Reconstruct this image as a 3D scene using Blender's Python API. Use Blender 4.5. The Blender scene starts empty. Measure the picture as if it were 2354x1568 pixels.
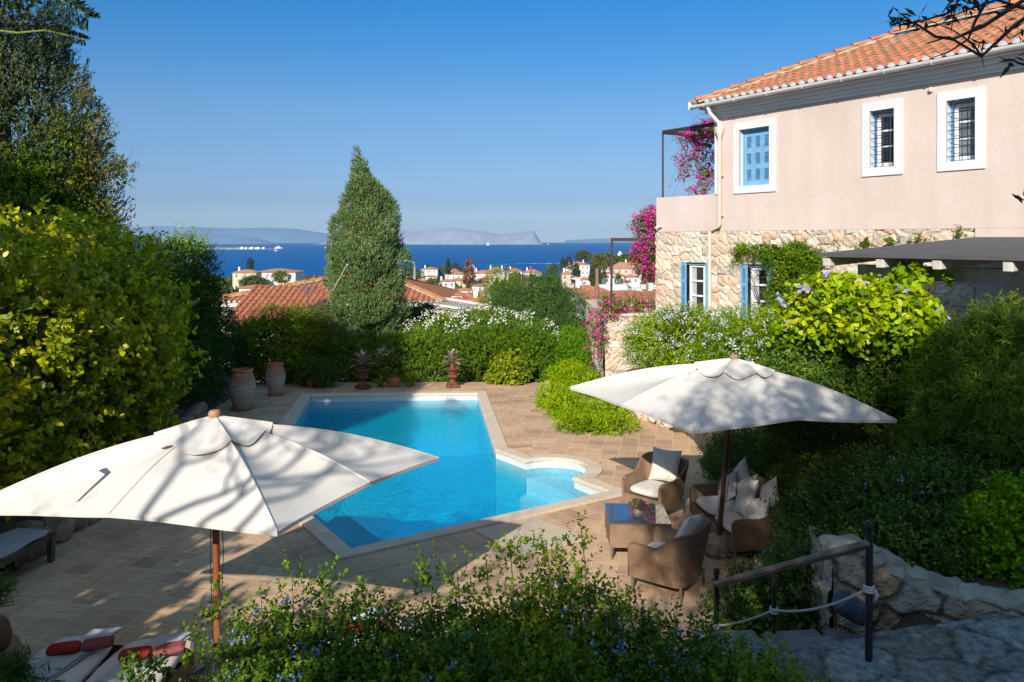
import bpy, math, random
import numpy as np
from mathutils import Vector, Matrix
random.seed(7)
HAZE = 5e-5
S = bpy.context.scene
col = S.collection
PI = math.pi
# ---------------------------------------------------------------- camera, sky, sun, exposure
CAMZ = 4.4
cd = bpy.data.cameras.new('camera'); cam = bpy.data.objects.new('camera', cd); col.objects.link(cam)
cam.location = (0, 0, CAMZ); cam.rotation_euler = (PI / 2, 0, 0)
cd.sensor_width = 36; cd.lens = 27.69; cd.shift_y = -0.0988
cd.clip_start = 0.1; cd.clip_end = 40000
S.camera = cam
SUN_AZ, SUN_EL = math.radians(196.5), math.radians(29.5)     # azimuth measured from +Y towards +X
SUNV = Vector((math.sin(SUN_AZ) * math.cos(SUN_EL), math.cos(SUN_AZ) * math.cos(SUN_EL), math.sin(SUN_EL)))
W = bpy.data.worlds.new('World'); S.world = W; W.use_nodes = True
wn = W.node_tree; wn.nodes.clear()
sky = wn.nodes.new('ShaderNodeTexSky'); sky.sky_type = 'NISHITA'; sky.sun_disc = False
sky.sun_elevation = SUN_EL; sky.sun_rotation = SUN_AZ
sky.altitude = 0; sky.air_density = 1.0; sky.dust_density = 0.35; sky.ozone_density = 3.0
hsv = wn.nodes.new('ShaderNodeHueSaturation'); hsv.inputs['Saturation'].default_value = 1.3
bg = wn.nodes.new('ShaderNodeBackground'); bg.inputs[1].default_value = 0.1125
wo = wn.nodes.new('ShaderNodeOutputWorld')
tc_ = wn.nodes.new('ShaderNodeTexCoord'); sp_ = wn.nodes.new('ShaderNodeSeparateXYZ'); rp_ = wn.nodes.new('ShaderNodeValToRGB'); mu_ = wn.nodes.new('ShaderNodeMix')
# a clear dry sky: less yellow near the horizon than the plain Nishita model gives, deeper blue up to the top of the view
els_ = [(0, (.74, .90, 1.45)), (.02, (.56, .68, 1.14)), (.05, (.48, .55, .88)), (.10, (.62, .67, .86)), (.163, (.80, .81, .92)), (.29, (.42, .90, 1.11)), (.38, (.75, 1.0, 1.1)), (.55, (5.2, 2.6, 1.6))]  # last stops: zenith above the view brightened and warmed, added fill for shade
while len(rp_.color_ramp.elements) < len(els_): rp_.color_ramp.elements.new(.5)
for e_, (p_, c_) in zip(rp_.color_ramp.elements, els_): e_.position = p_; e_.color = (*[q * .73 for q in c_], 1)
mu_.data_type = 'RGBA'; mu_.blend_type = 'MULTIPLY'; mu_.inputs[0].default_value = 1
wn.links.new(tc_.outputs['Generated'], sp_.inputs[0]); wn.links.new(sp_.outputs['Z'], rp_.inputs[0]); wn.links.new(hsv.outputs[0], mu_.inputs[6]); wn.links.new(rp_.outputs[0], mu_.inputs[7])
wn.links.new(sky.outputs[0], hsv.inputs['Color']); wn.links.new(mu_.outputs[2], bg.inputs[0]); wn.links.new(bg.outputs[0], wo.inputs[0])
sl = bpy.data.lights.new('sun', 'SUN'); sun = bpy.data.objects.new('sun', sl); col.objects.link(sun)
sl.energy = 4.9; sl.angle = math.radians(0.53); sl.color = (1.0, 0.91, 0.80)
sun.rotation_euler = SUNV.to_track_quat('Z', 'Y').to_euler(); sun.location = (-5, -20, 25)
S.view_settings.view_transform = 'Standard'; S.view_settings.look = 'None'
S.view_settings.exposure = 0.45; S.view_settings.gamma = 1.0
try:
    S.cycles.max_bounces = 8; S.cycles.transparent_max_bounces = 12; S.cycles.volume_bounces = 0
    S.cycles.diffuse_bounces = 3; S.cycles.glossy_bounces = 3
except Exception: pass

# ---------------------------------------------------------------- helpers
F, CX, HY = 1809.6, 1176.5, 551.5            # measuring the photograph (2353 px wide)
def G(px, py, z=0.0):                         # point of a horizontal plane seen at a pixel
    Y = F * (CAMZ - z) / (py - HY); return Vector(((px - CX) / F * Y, Y, z))
def D(px, py, Y):                             # point at a distance seen at a pixel
    return Vector(((px - CX) / F * Y, Y, CAMZ + (HY - py) / F * Y))

def tag(o, label=None, cat=None, group=None, kind=None):
    if label: o['label'] = label
    if cat: o['category'] = cat
    if group: o['group'] = group
    if kind: o['kind'] = kind
    return o
def thing(name, label, cat, loc=(0, 0, 0), rz=0, group=None):
    o = bpy.data.objects.new(name, None); col.objects.link(o)
    o.empty_display_size = 0.2; o.location = loc; o.rotation_euler = (0, 0, rz)
    return tag(o, label, cat, group)

class MB:
    def __init__(s): s.v = []; s.f = []; s.c = []; s.cur = None; s.smooth = False
    def add(s, verts, faces, c=None):
        n = len(s.v); s.v += [tuple(v) for v in verts]
        s.f += [tuple(i + n for i in f) for f in faces]; s.c += [c or s.cur] * len(faces)
    def box(s, c, d, rz=0, M=None, bev=0):
        x, y, z = d[0] / 2, d[1] / 2, d[2] / 2
        if bev:
            b = min(bev, x * .9, y * .9, z * .9); P = []
            for sx in (-1, 1):
                for sy in (-1, 1):
                    for sz in (-1, 1):
                        P += [(sx * x, sy * (y - b), sz * (z - b)), (sx * (x - b), sy * y, sz * (z - b)), (sx * (x - b), sy * (y - b), sz * z)]
            def id(sx, sy, sz, k): return ((sx > 0) * 4 + (sy > 0) * 2 + (sz > 0)) * 3 + k
            Fc = []
            for k, sg in ((0, (0,)), (1, (1,)), (2, (2,))):
                for sd in (-1, 1):
                    o = [q for q in range(3) if q != k]; q4 = []
                    for a, b2 in ((-1, -1), (1, -1), (1, 1), (-1, 1)):
                        t = [0, 0, 0]; t[k] = sd; t[o[0]] = a; t[o[1]] = b2; q4.append(id(*t, k))
                    Fc.append(q4)
            for k in range(3):
                o = [q for q in range(3) if q != k]
                for a in (-1, 1):
                    for b2 in (-1, 1):
                        t0 = [0, 0, 0]; t0[o[0]] = a; t0[o[1]] = b2; t1 = list(t0); t0[k] = -1; t1[k] = 1
                        Fc.append([id(*t0, o[0]), id(*t1, o[0]), id(*t1, o[1]), id(*t0, o[1])])
            for a in (-1, 1):
                for b2 in (-1, 1):
                    for c2 in (-1, 1): Fc.append([id(a, b2, c2, k) for k in range(3)])
        else:
            P = [(sx * x, sy * y, sz * z) for sx in (-1, 1) for sy in (-1, 1) for sz in (-1, 1)]
            Fc = [(0, 1, 3, 2), (4, 6, 7, 5), (0, 4, 5, 1), (2, 3, 7, 6), (0, 2, 6, 4), (1, 5, 7, 3)]
        T = Matrix.Translation(c) @ Matrix.Rotation(rz, 4, 'Z')
        if M is not None: T = M @ T
        s.add([T @ Vector(p) for p in P], Fc); return s
    def bar(s, a, b, w, h=None, up=(0, 0, 1), bev=0):
        a, b = Vector(a), Vector(b); h = h or w; x = (b - a); L = x.length; x.normalize()
        y = Vector(up).cross(x)
        if y.length < 1e-4: y = Vector((0, 1, 0)).cross(x)
        y.normalize(); z = x.cross(y); T = Matrix((x, y, z)).transposed().to_4x4(); T.translation = (a + b) / 2
        return s.box((0, 0, 0), (L, w, h), M=T, bev=bev)
    def tube(s, pts, r, n=8, caps=True, closed=False):
        pts = [Vector(p) for p in pts]; m = len(pts)
        if not hasattr(r, '__len__'): r = [r] * m
        V = []; prev = None
        for i, p in enumerate(pts):
            d = (pts[min(i + 1, m - 1)] - pts[max(i - 1, 0)]).normalized()
            if prev is None: a = d.cross(Vector((0, 0, 1)) if abs(d.z) < .9 else Vector((1, 0, 0))).normalized()
            else: a = (prev - d * prev.dot(d)).normalized()
            prev = a; b = d.cross(a)
            for k in range(n):
                t = 2 * PI * k / n; V.append(p + (a * math.cos(t) + b * math.sin(t)) * r[i])
        Fc = [(i * n + k, i * n + (k + 1) % n, (i + 1) * n + (k + 1) % n, (i + 1) * n + k) for i in range(m - 1) for k in range(n)]
        if caps: Fc += [tuple(range(n))[::-1], tuple((m - 1) * n + k for k in range(n))]
        s.add(V, Fc); return s
    def lathe(s, prof, c=(0, 0, 0), n=24, caps=True):
        V = []; m = len(prof)
        for r, z in prof:
            for k in range(n): t = 2 * PI * k / n; V.append((c[0] + r * math.cos(t), c[1] + r * math.sin(t), c[2] + z))
        Fc = [(i * n + k, i * n + (k + 1) % n, (i + 1) * n + (k + 1) % n, (i + 1) * n + k) for i in range(m - 1) for k in range(n)]
        if caps: Fc += [tuple(range(n))[::-1], tuple((m - 1) * n + k for k in range(n))]
        s.add(V, Fc); return s
    def prism(s, poly, z0, z1):
        n = len(poly); V = [(p[0], p[1], z0) for p in poly] + [(p[0], p[1], z1) for p in poly]
        s.add(V, [tuple(range(n))[::-1], tuple(range(n, 2 * n))] + [(i, (i + 1) % n, n + (i + 1) % n, n + i) for i in range(n)]); return s
    def grid(s, fn, nu, nv, skip=None):
        n0 = len(s.v); V = [fn(i / nu, j / nv) for j in range(nv + 1) for i in range(nu + 1)]
        s.add(V, [(j * (nu + 1) + i, j * (nu + 1) + i + 1, (j + 1) * (nu + 1) + i + 1, (j + 1) * (nu + 1) + i)
                  for j in range(nv) for i in range(nu) if not (skip and skip((i + .5) / nu, (j + .5) / nv))]); return s
    def xf(s, M):
        s.v = [tuple(M @ Vector(v)) for v in s.v]; return s
    def build(s, name, mat, parent=None, smooth=None, world=False):
        me = bpy.data.meshes.new(name)
        v = s.v
        if world and parent is not None:
            q = Matrix.Translation(parent.location) @ Matrix.Rotation(parent.rotation_euler.z, 4, 'Z'); q = q.inverted()
            v = [tuple(q @ Vector(p)) for p in v]
        me.from_pydata(v, [], s.f)
        if any(s.c):
            at = me.color_attributes.new('Col', 'FLOAT_COLOR', 'CORNER'); arr = []
            for p, c in zip(me.polygons, s.c):
                c = c or (1, 1, 1); arr += [c[0], c[1], c[2], 1.0] * p.loop_total
            at.data.foreach_set('color', arr)
        me.materials.append(mat)
        sm = s.smooth if smooth is None else smooth
        if sm:
            me.polygons.foreach_set('use_smooth', [True] * len(me.polygons))
            try: me.set_sharp_from_angle(angle=math.radians(40))
            except Exception: pass
        me.update()
        o = bpy.data.objects.new(name, me); col.objects.link(o)
        if parent is not None: o.parent = parent
        return o
def clone(o, parent=None, loc=None, rz=None, label=None):
    c = o.copy(); col.objects.link(c)
    if parent is not None: c.parent = parent
    if loc is not None: c.location = loc
    if rz is not None: c.rotation_euler = (0, 0, rz)
    if label: c['label'] = label
    for ch in list(o.children): clone(ch, c)
    return c
def struct(o): o['kind'] = 'structure'; return o

# ---------------------------------------------------------------- materials
def nm(name):
    m = bpy.data.materials.new(name); m.use_nodes = True; nt = m.node_tree; nt.nodes.clear()
    out = nt.nodes.new('ShaderNodeOutputMaterial'); b = nt.nodes.new('ShaderNodeBsdfPrincipled')
    nt.links.new(b.outputs[0], out.inputs[0]); return m, nt, b, out
def N(nt, t, **kw):
    n = nt.nodes.new('ShaderNode' + t)
    for k, v in kw.items():
        if k in n.inputs: n.inputs[k].default_value = v
        else: setattr(n, k, v)
    return n
def ramp(nt, stops, fac=None):
    r = N(nt, 'ValToRGB'); e = r.color_ramp.elements
    while len(e) < len(stops): e.new(.5)
    for el, (p, c) in zip(e, stops): el.position = p; el.color = (*c, 1) if len(c) == 3 else c
    if fac is not None: nt.links.new(fac, r.inputs[0])
    return r
def mul(nt, a, b, f=1.0, mode='MULTIPLY'):
    m = N(nt, 'Mix'); m.data_type = 'RGBA'; m.blend_type = mode; m.inputs[0].default_value = f
    for s_, x in ((6, a), (7, b)):
        if hasattr(x, 'is_linked') or hasattr(x, 'links'): nt.links.new(x, m.inputs[s_])
        else: m.inputs[s_].default_value = (*x, 1)
    return m.outputs[2]
def coords(nt, scale=None, rot=None, kind='Object'):
    t = N(nt, 'TexCoord'); mp = N(nt, 'Mapping')
    if scale: mp.inputs['Scale'].default_value = scale if hasattr(scale, '__len__') else (scale,) * 3
    if rot: mp.inputs['Rotation'].default_value = rot
    nt.links.new(t.outputs[kind], mp.inputs[0]); return mp.outputs[0]
def simple(name, c, rough=.6, noise=.15, nscale=6, bump=0, bscale=60, metal=0, spec=.4, attr=False, c2=None):
    m, nt, b, out = nm(name); v = coords(nt)
    n = N(nt, 'TexNoise', Scale=nscale, Detail=6.0); nt.links.new(v, n.inputs['Vector'])
    lo = c2 or tuple(x * (1 - noise * 1.6) for x in c); hi = tuple(min(1, x * (1 + noise * .7)) for x in c)
    r = ramp(nt, [(.3, lo), (.7, hi)], n.outputs['Fac']); o = r.outputs[0]
    if attr:
        a = N(nt, 'Attribute', attribute_name='Col'); o = mul(nt, o, a.outputs['Color'])
    nt.links.new(o, b.inputs['Base Color'])
    b.inputs['Roughness'].default_value = rough; b.inputs['Metallic'].default_value = metal
    b.inputs['Specular IOR Level'].default_value = spec
    if bump:
        n2 = N(nt, 'TexNoise', Scale=bscale, Detail=4.0); nt.links.new(v, n2.inputs['Vector'])
        bp = N(nt, 'Bump', Strength=bump, Distance=.01); nt.links.new(n2.outputs['Fac'], bp.inputs['Height']); nt.links.new(bp.outputs[0], b.inputs['Normal'])
    return m
def leafmat(name, rough=.45, trans=.3, spec=.35):
    m, nt, b, out = nm(name)
    a = N(nt, 'Attribute', attribute_name='Col'); nt.links.new(a.outputs['Color'], b.inputs['Base Color'])
    b.inputs['Roughness'].default_value = rough; b.inputs['Specular IOR Level'].default_value = spec
    t = N(nt, 'BsdfTranslucent'); g = N(nt, 'Gamma', Gamma=.9); 
    tc = mul(nt, a.outputs['Color'], (1.3, 1.35, .5)); nt.links.new(tc, t.inputs[0])
    mx = N(nt, 'MixShader'); mx.inputs[0].default_value = trans
    nt.links.new(b.outputs[0], mx.inputs[1]); nt.links.new(t.outputs[0], mx.inputs[2]); nt.links.new(mx.outputs[0], out.inputs[0])
    return m
M_leaf = leafmat('leaf_matte', .6, .30, .12)
M_gloss = leafmat('leaf_glossy', .38, .28, .28)
M_conif = leafmat('conifer_needles', .8, .12, .06)
M_petal = leafmat('petals', .7, .35, .15)
M_bark = simple('bark', (.13, .095, .07), .9, .4, 14, .6, 30)
M_white = simple('white_paint', (.66, .67, .69), .55, .06, 2)
M_wframe = simple('window_white', (.75, .76, .77), .45, .04, 3)
def plastermat():
    m, nt, b, out = nm('pink_plaster_wall'); v = coords(nt); mp = N(nt, 'Mapping'); mp.inputs['Scale'].default_value = (2.2, 2.2, .22); nt.links.new(v, mp.inputs[0])
    n1 = N(nt, 'TexNoise', Scale=1.0, Detail=7.0, Roughness=.65); nt.links.new(mp.outputs[0], n1.inputs['Vector']); n2 = N(nt, 'TexNoise', Scale=.8, Detail=8.0); nt.links.new(v, n2.inputs['Vector'])
    o = mul(nt, ramp(nt, [(.30, (.55, .462, .418)), (.55, (.585, .50, .455)), (.75, (.60, .515, .47))], n1.outputs['Fac']).outputs[0], ramp(nt, [(.32, (.93, .92, .90)), (.62, (1.02, 1.02, 1.02))], n2.outputs['Fac']).outputs[0])
    nt.links.new(o, b.inputs['Base Color']); b.inputs['Roughness'].default_value = .9; b.inputs['Specular IOR Level'].default_value = .2
    n3 = N(nt, 'TexNoise', Scale=7.0, Detail=9.0, Roughness=.7); nt.links.new(v, n3.inputs['Vector']); bp = N(nt, 'Bump', Strength=.5, Distance=.02); nt.links.new(n3.outputs['Fac'], bp.inputs['Height']); nt.links.new(bp.outputs[0], b.inputs['Normal']); return m
M_pink = plastermat()
M_pipe = simple('pink_pipe', (.62, .50, .43), .5, .03, 2)
M_blue = simple('blue_shutter_paint', (.17, .38, .60), .5, .12, 5)
M_black = simple('black_iron', (.015, .016, .02), .45, .3, 30, .2, 80, spec=.5)
M_brown_iron = simple('brown_iron', (.05, .03, .025), .5, .3, 20)
M_dark = simple('dark_interior', (.02, .02, .022), .6, .1, 2)
M_terra = simple('terracotta', (.36, .13, .06), .8, .25, 5, .3, 40)
M_rust = simple('rusty_iron', (.17, .06, .035), .85, .35, 9, .4, 40)
M_mortar = simple('lime_render', (.58, .46, .35), .95, .12, 3, .5, 30)
# ---------------------------------------------------------------- pool plan (metres)
FL, FR, PA = Vector((-5.70, 22.2)), Vector((-.98, 22.5)), Vector((-.33, 16.47))
PB, PC, PD = Vector((.28, 15.66)), Vector((1.15, 14.49)), Vector((1.70, 13.72))
PE, PF = Vector((-2.29, 11.14)), Vector((-4.84, 14.97))
cc = (PB + PC) / 2; ax = (PC - PB).normalized(); ay = Vector((-ax.y, ax.x)); rr = (PC - PB).length / 2
ARC = [cc + ax * (-math.cos(a) * rr) + ay * (math.sin(a) * (rr + .06)) for a in np.linspace(0, PI, 15)][1:-1]
POOL = [FL, FR, PA, PB] + ARC + [PC, PD, PE, PF]
def offset(poly, d):
    n = len(poly); A = sum(poly[i].x * poly[(i + 1) % n].y - poly[(i + 1) % n].x * poly[i].y for i in range(n))
    sg = 1 if A > 0 else -1; out = []
    for i in range(n):
        p0, p1, p2 = poly[i - 1], poly[i], poly[(i + 1) % n]
        e1, e2 = (p1 - p0).normalized(), (p2 - p1).normalized()
        n1, n2 = Vector((e1.y, -e1.x)) * sg, Vector((e2.y, -e2.x)) * sg
        b = (n1 + n2); k = max(b.length_squared / 2, .5); out.append(p1 + b * (d / k))
    return out
COP = offset(POOL, .25)
# smooth the border outline round the roman steps
def inpoly(x, y, P):
    c = False; j = len(P) - 1
    for i in range(len(P)):
        if (P[i].y > y) != (P[j].y > y) and x < (P[j].x - P[i].x) * (y - P[i].y) / (P[j].y - P[i].y) + P[i].x: c = not c
        j = i
    return c
# ---------------------------------------------------------------- ground
TY = [20, 24.6, 26, 30, 45, 100, 260, 480, 620, 700, 800, 2000]
TZ = [-.12, -.15, -.6, -2.2, -3.6, -7, -15.5, -21.5, -30, -42, -47, -60]
def edgeX(y): return float(np.interp(y, [0, 6, 8.5, 9.5, 11, 12.5, 14, 15.5, 17.4, 18.4, 20.8, 21.5, 24, 26], [1.0, 1.4, 2.1, 2.75, 3.6, 4.1, 3.9, 3.8, 4.1, 3.7, 2.7, 2.4, 2.0, 2.0]))
def leftX(y): return float(np.interp(y, [0, 9, 11.5, 14, 20, 25], [-6.2, -7.0, -6.7, -6.5, -7.7, -8.0]))
def gz(x, y):
    z = float(np.interp(y, TY, TZ))
    if y > 24: return z
    e = edgeX(y)
    if x > e: 
        z = max(z, min((x - e) * 1.6 + .05, .75 + (x - e) * .16, 2.2))
    l = leftX(y)
    if x < l: z = max(z, min((l - x) * .8, .5))
    if y < 6.4: z = max(z, min(1.45, (6.4 - y) * 1.2))
    if x > 1.7 and y < 8.6: z = min(z, 1.0 if y < 6.3 else max(.0, 1.0 - (y - 6.3) * .45)) if x < 3.2 + (8.6 - y) * .2 or y < 6.9 else z
    return z
mb = MB(); mb.smooth = True
xs = np.linspace(-26, 30, 141); ys = np.linspace(-12, 25, 126)
def cut(u, v):
    x, y = -26 + 56 * u, -12 + 37 * v; return inpoly(x, y, POOLCUT)
POOLCUT = offset(POOL, .05)
mb.grid(lambda u, v: (-26 + 56 * u, -12 + 37 * v, gz(-26 + 56 * u, -12 + 37 * v) if not inpoly(-26 + 56 * u, -12 + 37 * v, COP) else -2.6), 180, 140)
M_soil = simple('garden_soil', (.10, .07, .045), .95, .4, 3, .8, 12)
struct(mb.build('garden_ground', M_soil))
mb = MB(); mb.smooth = True
def far(u, v):
    y = 25 * (2000 / 25) ** v; x = (-1 + 2 * u) * (26 + y * .9)
    return (x, y, float(np.interp(y, TY, TZ)) - (.02 if v == 0 else 0) + (math.sin(x * .02 + y * .013) * 1.2 if y > 60 else 0))
mb.grid(far, 60, 70)
M_hill = simple('dry_hillside', (.12, .12, .06), .95, .4, .05, .5, 2, c2=(.05, .07, .025))
struct(mb.build('hillside', M_hill))

# paving: square sandstone flags, laid as one sheet round the pool
m, nt, b, out = nm('sandstone_paving'); v = coords(nt, rot=(0, 0, math.radians(11.5)))
br = N(nt, 'TexBrick', Scale=1.0); br.offset = 0.0; br.offset_frequency = 2; br.squash = 1
for k, x in (('Mortar Size', .006), ('Brick Width', .36), ('Row Height', .36), ('Mortar Smooth', .2), ('Bias', 0.0)): br.inputs[k].default_value = x
br.inputs['Color1'].default_value = (0, 0, 0, 1); br.inputs['Color2'].default_value = (1, 1, 1, 1); br.inputs['Mortar'].default_value = (.5, .5, .5, 1)
nt.links.new(v, br.inputs['Vector'])
def flagcolour(nt, b, br, v):
    rc = ramp(nt, [(0, (.40, .27, .185)), (.25, (.52, .365, .24)), (.5, (.565, .41, .27)), (.75, (.46, .325, .225)), (1, (.60, .44, .30))], br.outputs['Color'])
    ns = N(nt, 'TexNoise', Scale=2.5, Detail=8.0, Distortion=1.0); mp = N(nt, 'Mapping'); mp.inputs['Scale'].default_value = (1.2, 7, 1)
    nt.links.new(v, mp.inputs[0]); nt.links.new(mp.outputs[0], ns.inputs['Vector'])
    o = mul(nt, rc.outputs[0], ramp(nt, [(.3, (.78, .76, .74)), (.7, (1.12, 1.08, 1.05))], ns.outputs['Fac']).outputs[0])
    n3 = N(nt, 'TexNoise', Scale=.6, Detail=5.0); nt.links.new(v, n3.inputs['Vector'])
    o = mul(nt, o, ramp(nt, [(.35, (.85, .83, .82)), (.65, (1.08, 1.06, 1.02))], n3.outputs['Fac']).outputs[0])
    mx = N(nt, 'Mix'); mx.data_type = 'RGBA'; nt.links.new(br.outputs['Fac'], mx.inputs[0]); nt.links.new(o, mx.inputs[6]); mx.inputs[7].default_value = (.60, .46, .32, 1)
    nt.links.new(mx.outputs[2], b.inputs['Base Color']); b.inputs['Roughness'].default_value = .75; b.inputs['Specular IOR Level'].default_value = .3
    bp = N(nt, 'Bump', Strength=.25, Distance=.01); nt.links.new(ns.outputs['Fac'], bp.inputs['Height']); nt.links.new(bp.outputs[0], b.inputs['Normal'])
flagcolour(nt, b, br, v); M_pave = m
TERR = [Vector(p) for p in ((-9.5, 24.3), (-3, 24.35), (.5, 24.4), (1.35, 24.2), (1.2, 23.4), (1.95, 20.9), (2.75, 20.5), (4.4, 17.7), (5.4, 15.5), (5.2, 12), (3.4, 9.2), (2.3, 6.5), (-12, 5.6), (-12, 12), (-9.5, 18))]
def ring_mesh(mb, outer, inner, z):            # a polygon with a hole, filled through bmesh
    import bmesh
    bm = bmesh.new(); es = []
    for P in (outer, inner):
        vs = [bm.verts.new((p[0], p[1], z)) for p in P]
        es += [bm.edges.new((vs[i], vs[(i + 1) % len(vs)])) for i in range(len(vs))]
    bmesh.ops.triangle_fill(bm, use_beauty=True, edges=es)
    bm.verts.index_update(); mb.add([v.co.copy() for v in bm.verts], [[v.index for v in f.verts] for f in bm.faces]); bm.free()
mb = MB(); ring_mesh(mb, TERR, offset(POOL, .2), 0.0)
o = struct(mb.build('paving', M_pave))
# border flags set square to the pool edge
m, nt, b, out = nm('sandstone_border'); uv = N(nt, 'UVMap', uv_map='UVMap')
br = N(nt, 'TexBrick', Scale=1.0); br.offset = 0
for k, x in (('Mortar Size', .006), ('Brick Width', .27), ('Row Height', .55), ('Mortar Smooth', .2)): br.inputs[k].default_value = x
br.inputs['Color1'].default_value = (0, 0, 0, 1); br.inputs['Color2'].default_value = (1, 1, 1, 1); br.inputs['Mortar'].default_value = (.5, .5, .5, 1)
nt.links.new(uv.outputs[0], br.inputs['Vector']); flagcolour(nt, b, br, uv.outputs[0]); M_border = m
mb = MB(); uvs = []
HEX = [FL, FR, PA, PD, PE, PF]; C6 = offset(HEX, .27); B6 = offset(HEX, .80)
for i in (0, 1, 3, 4, 5):
    j = (i + 1) % 6; e = (C6[j] - C6[i]).normalized()
    mb.add([(p.x, p.y, .004) for p in (C6[i], C6[j], B6[j], B6[i])], [(0, 1, 2, 3)])
    for p in (C6[i], C6[j], B6[j], B6[i]):
        uvs += [(p - C6[i]).dot(e), .01 if p in (C6[i], C6[j]) else .53]
bo = mb.build('pool_border_paving', M_border); bo.data.uv_layers.new(name='UVMap').data.foreach_set('uv', uvs)
struct(bo)
# coping of pale travertine
mb = MB(); n = len(POOL); inn = offset(POOL, -.03)
prof = [(inn, -.03), (inn, .02), (POOL, .035), (COP, .035), (COP, -.06)]
V = [(P[i].x, P[i].y, z) for P, z in prof for i in range(n)]
mb.add(V, [(k * n + i, k * n + (i + 1) % n, (k + 1) * n + (i + 1) % n, (k + 1) * n + i) for k in range(4) for i in range(n)])
mb.add([(P[i].x, P[i].y, -.03) for P in (inn, POOL) for i in range(n)], [(i, (i + 1) % n, n + (i + 1) % n, n + i) for i in range(n)])
m, nt, b, out = nm('travertine_coping'); v = coords(nt)
n1 = N(nt, 'TexNoise', Scale=2.2, Detail=8.0); n2 = N(nt, 'TexNoise', Scale=26.0, Detail=5.0)
nt.links.new(v, n1.inputs['Vector']); nt.links.new(v, n2.inputs['Vector'])
o = mul(nt, ramp(nt, [(.3, (.52, .42, .32)), (.7, (.63, .53, .41))], n1.outputs['Fac']).outputs[0], ramp(nt, [(.34, (.66, .63, .6)), (.50, (1, 1, 1))], n2.outputs['Fac']).outputs[0], .6)
nt.links.new(o, b.inputs['Base Color']); b.inputs['Roughness'].default_value = .8
bp = N(nt, 'Bump', Strength=.3, Distance=.01); nt.links.new(n2.outputs['Fac'], bp.inputs['Height']); nt.links.new(bp.outputs[0], b.inputs['Normal'])
M_cop = m
struct(mb.build('pool_coping', M_cop))
# basin
M_pool = simple('pool_paint', (.16, .76, .93), .6, .05, 1.5)
mb = MB(); DP = 1.75
mb.add([(p.x, p.y, z) for z in (-.03, -DP) for p in POOL], [(i, (i + 1) % n, n + (i + 1) % n, n + i) for i in range(n)] + [tuple(range(n, 2 * n))])
# step platform across the mouth of the roman steps
def stepshape(r): return [cc + ax * (-math.cos(a) * r) + ay * (math.sin(a) * r) for a in np.linspace(0, PI, 15)]
struct(mb.build('pool_basin', M_pool))
mb = MB()
def stepp(r, z, dd): 
    P = [cc + ax * (-math.cos(a) * r) * 1.0 + ay * (-dd) + ay * (math.sin(a) * -r) * .8 for a in np.linspace(0, PI, 17)]
    Q = [PB + ax * .02 + ay * .0, ] 
    base = [PC - ax * .01] + [a_ for a_ in ARC[::-1]] + [PB + ax * .01]
    base = [cc + (q - cc) * .985 for q in base]
    return base
o0 = stepp(0, 0, 0)
for k, (rad, z) in enumerate(((.30, -.34), (.62, -.66), (.95, -1.0))):
    lip = [cc - ay * (-.35 + rad * .9 * math.sin(a)) + ax * (-math.cos(a) * rr * .985) for a in np.linspace(0, PI, 13)]
    lip = [cc + ax * (-math.cos(a) * rr * .98) - ay * (rad * .75 * math.sin(a) - (.30 if k == 0 else .0) * math.sin(a)) for a in np.linspace(0, PI, 13)]
    mb.prism(o0 + lip[1:-1], -DP + .02, z)
struct(mb.build('pool_steps', simple('pale_pool_plaster', (.60, .80, .86), .6, .05, 1.5)))
mb = MB(); wl_ = offset(POOL, -.003); mb.add([(p.x, p.y, z) for z in (-.028, -.30) for p in wl_], [(i, (i + 1) % n, n + (i + 1) % n, n + i) for i in range(n)]); struct(mb.build('pool_waterline_band', simple('waterline_white', (.52, .58, .58), .5, .05, 1.5)))
# water
m, nt, b, out = nm('pool_water'); nt.nodes.remove(b); v = coords(nt)
w1 = N(nt, 'TexNoise', Scale=3.2, Detail=4.0, Distortion=.6); w2 = N(nt, 'TexNoise', Scale=11.0, Detail=4.0, Distortion=1.4)
nt.links.new(v, w1.inputs['Vector']); nt.links.new(v, w2.inputs['Vector'])
ad = N(nt, 'Math', operation='ADD'); nt.links.new(w1.outputs['Fac'], ad.inputs[0]); nt.links.new(w2.outputs['Fac'], ad.inputs[1])
bp = N(nt, 'Bump', Strength=.10, Distance=.05); nt.links.new(ad.outputs[0], bp.inputs['Height'])
bp2 = N(nt, 'Bump', Strength=1.0, Distance=.16); nt.links.new(ad.outputs[0], bp2.inputs['Height'])
tr = N(nt, 'BsdfTransparent', Color=(.97, .99, 1, 1)); gl = N(nt, 'BsdfGlossy', Roughness=.03, Color=(.9, .95, 1, 1)); df = N(nt, 'BsdfDiffuse', Color=(.0, .74, 1.0, 1))
nt.links.new(bp.outputs[0], gl.inputs['Normal']); nt.links.new(bp2.outputs[0], df.inputs['Normal'])
fr = N(nt, 'Fresnel', IOR=1.33); nt.links.new(bp.outputs[0], fr.inputs['Normal'])
mx0 = N(nt, 'MixShader'); mx0.inputs[0].default_value = .38; nt.links.new(tr.outputs[0], mx0.inputs[1]); nt.links.new(df.outputs[0], mx0.inputs[2])
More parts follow.
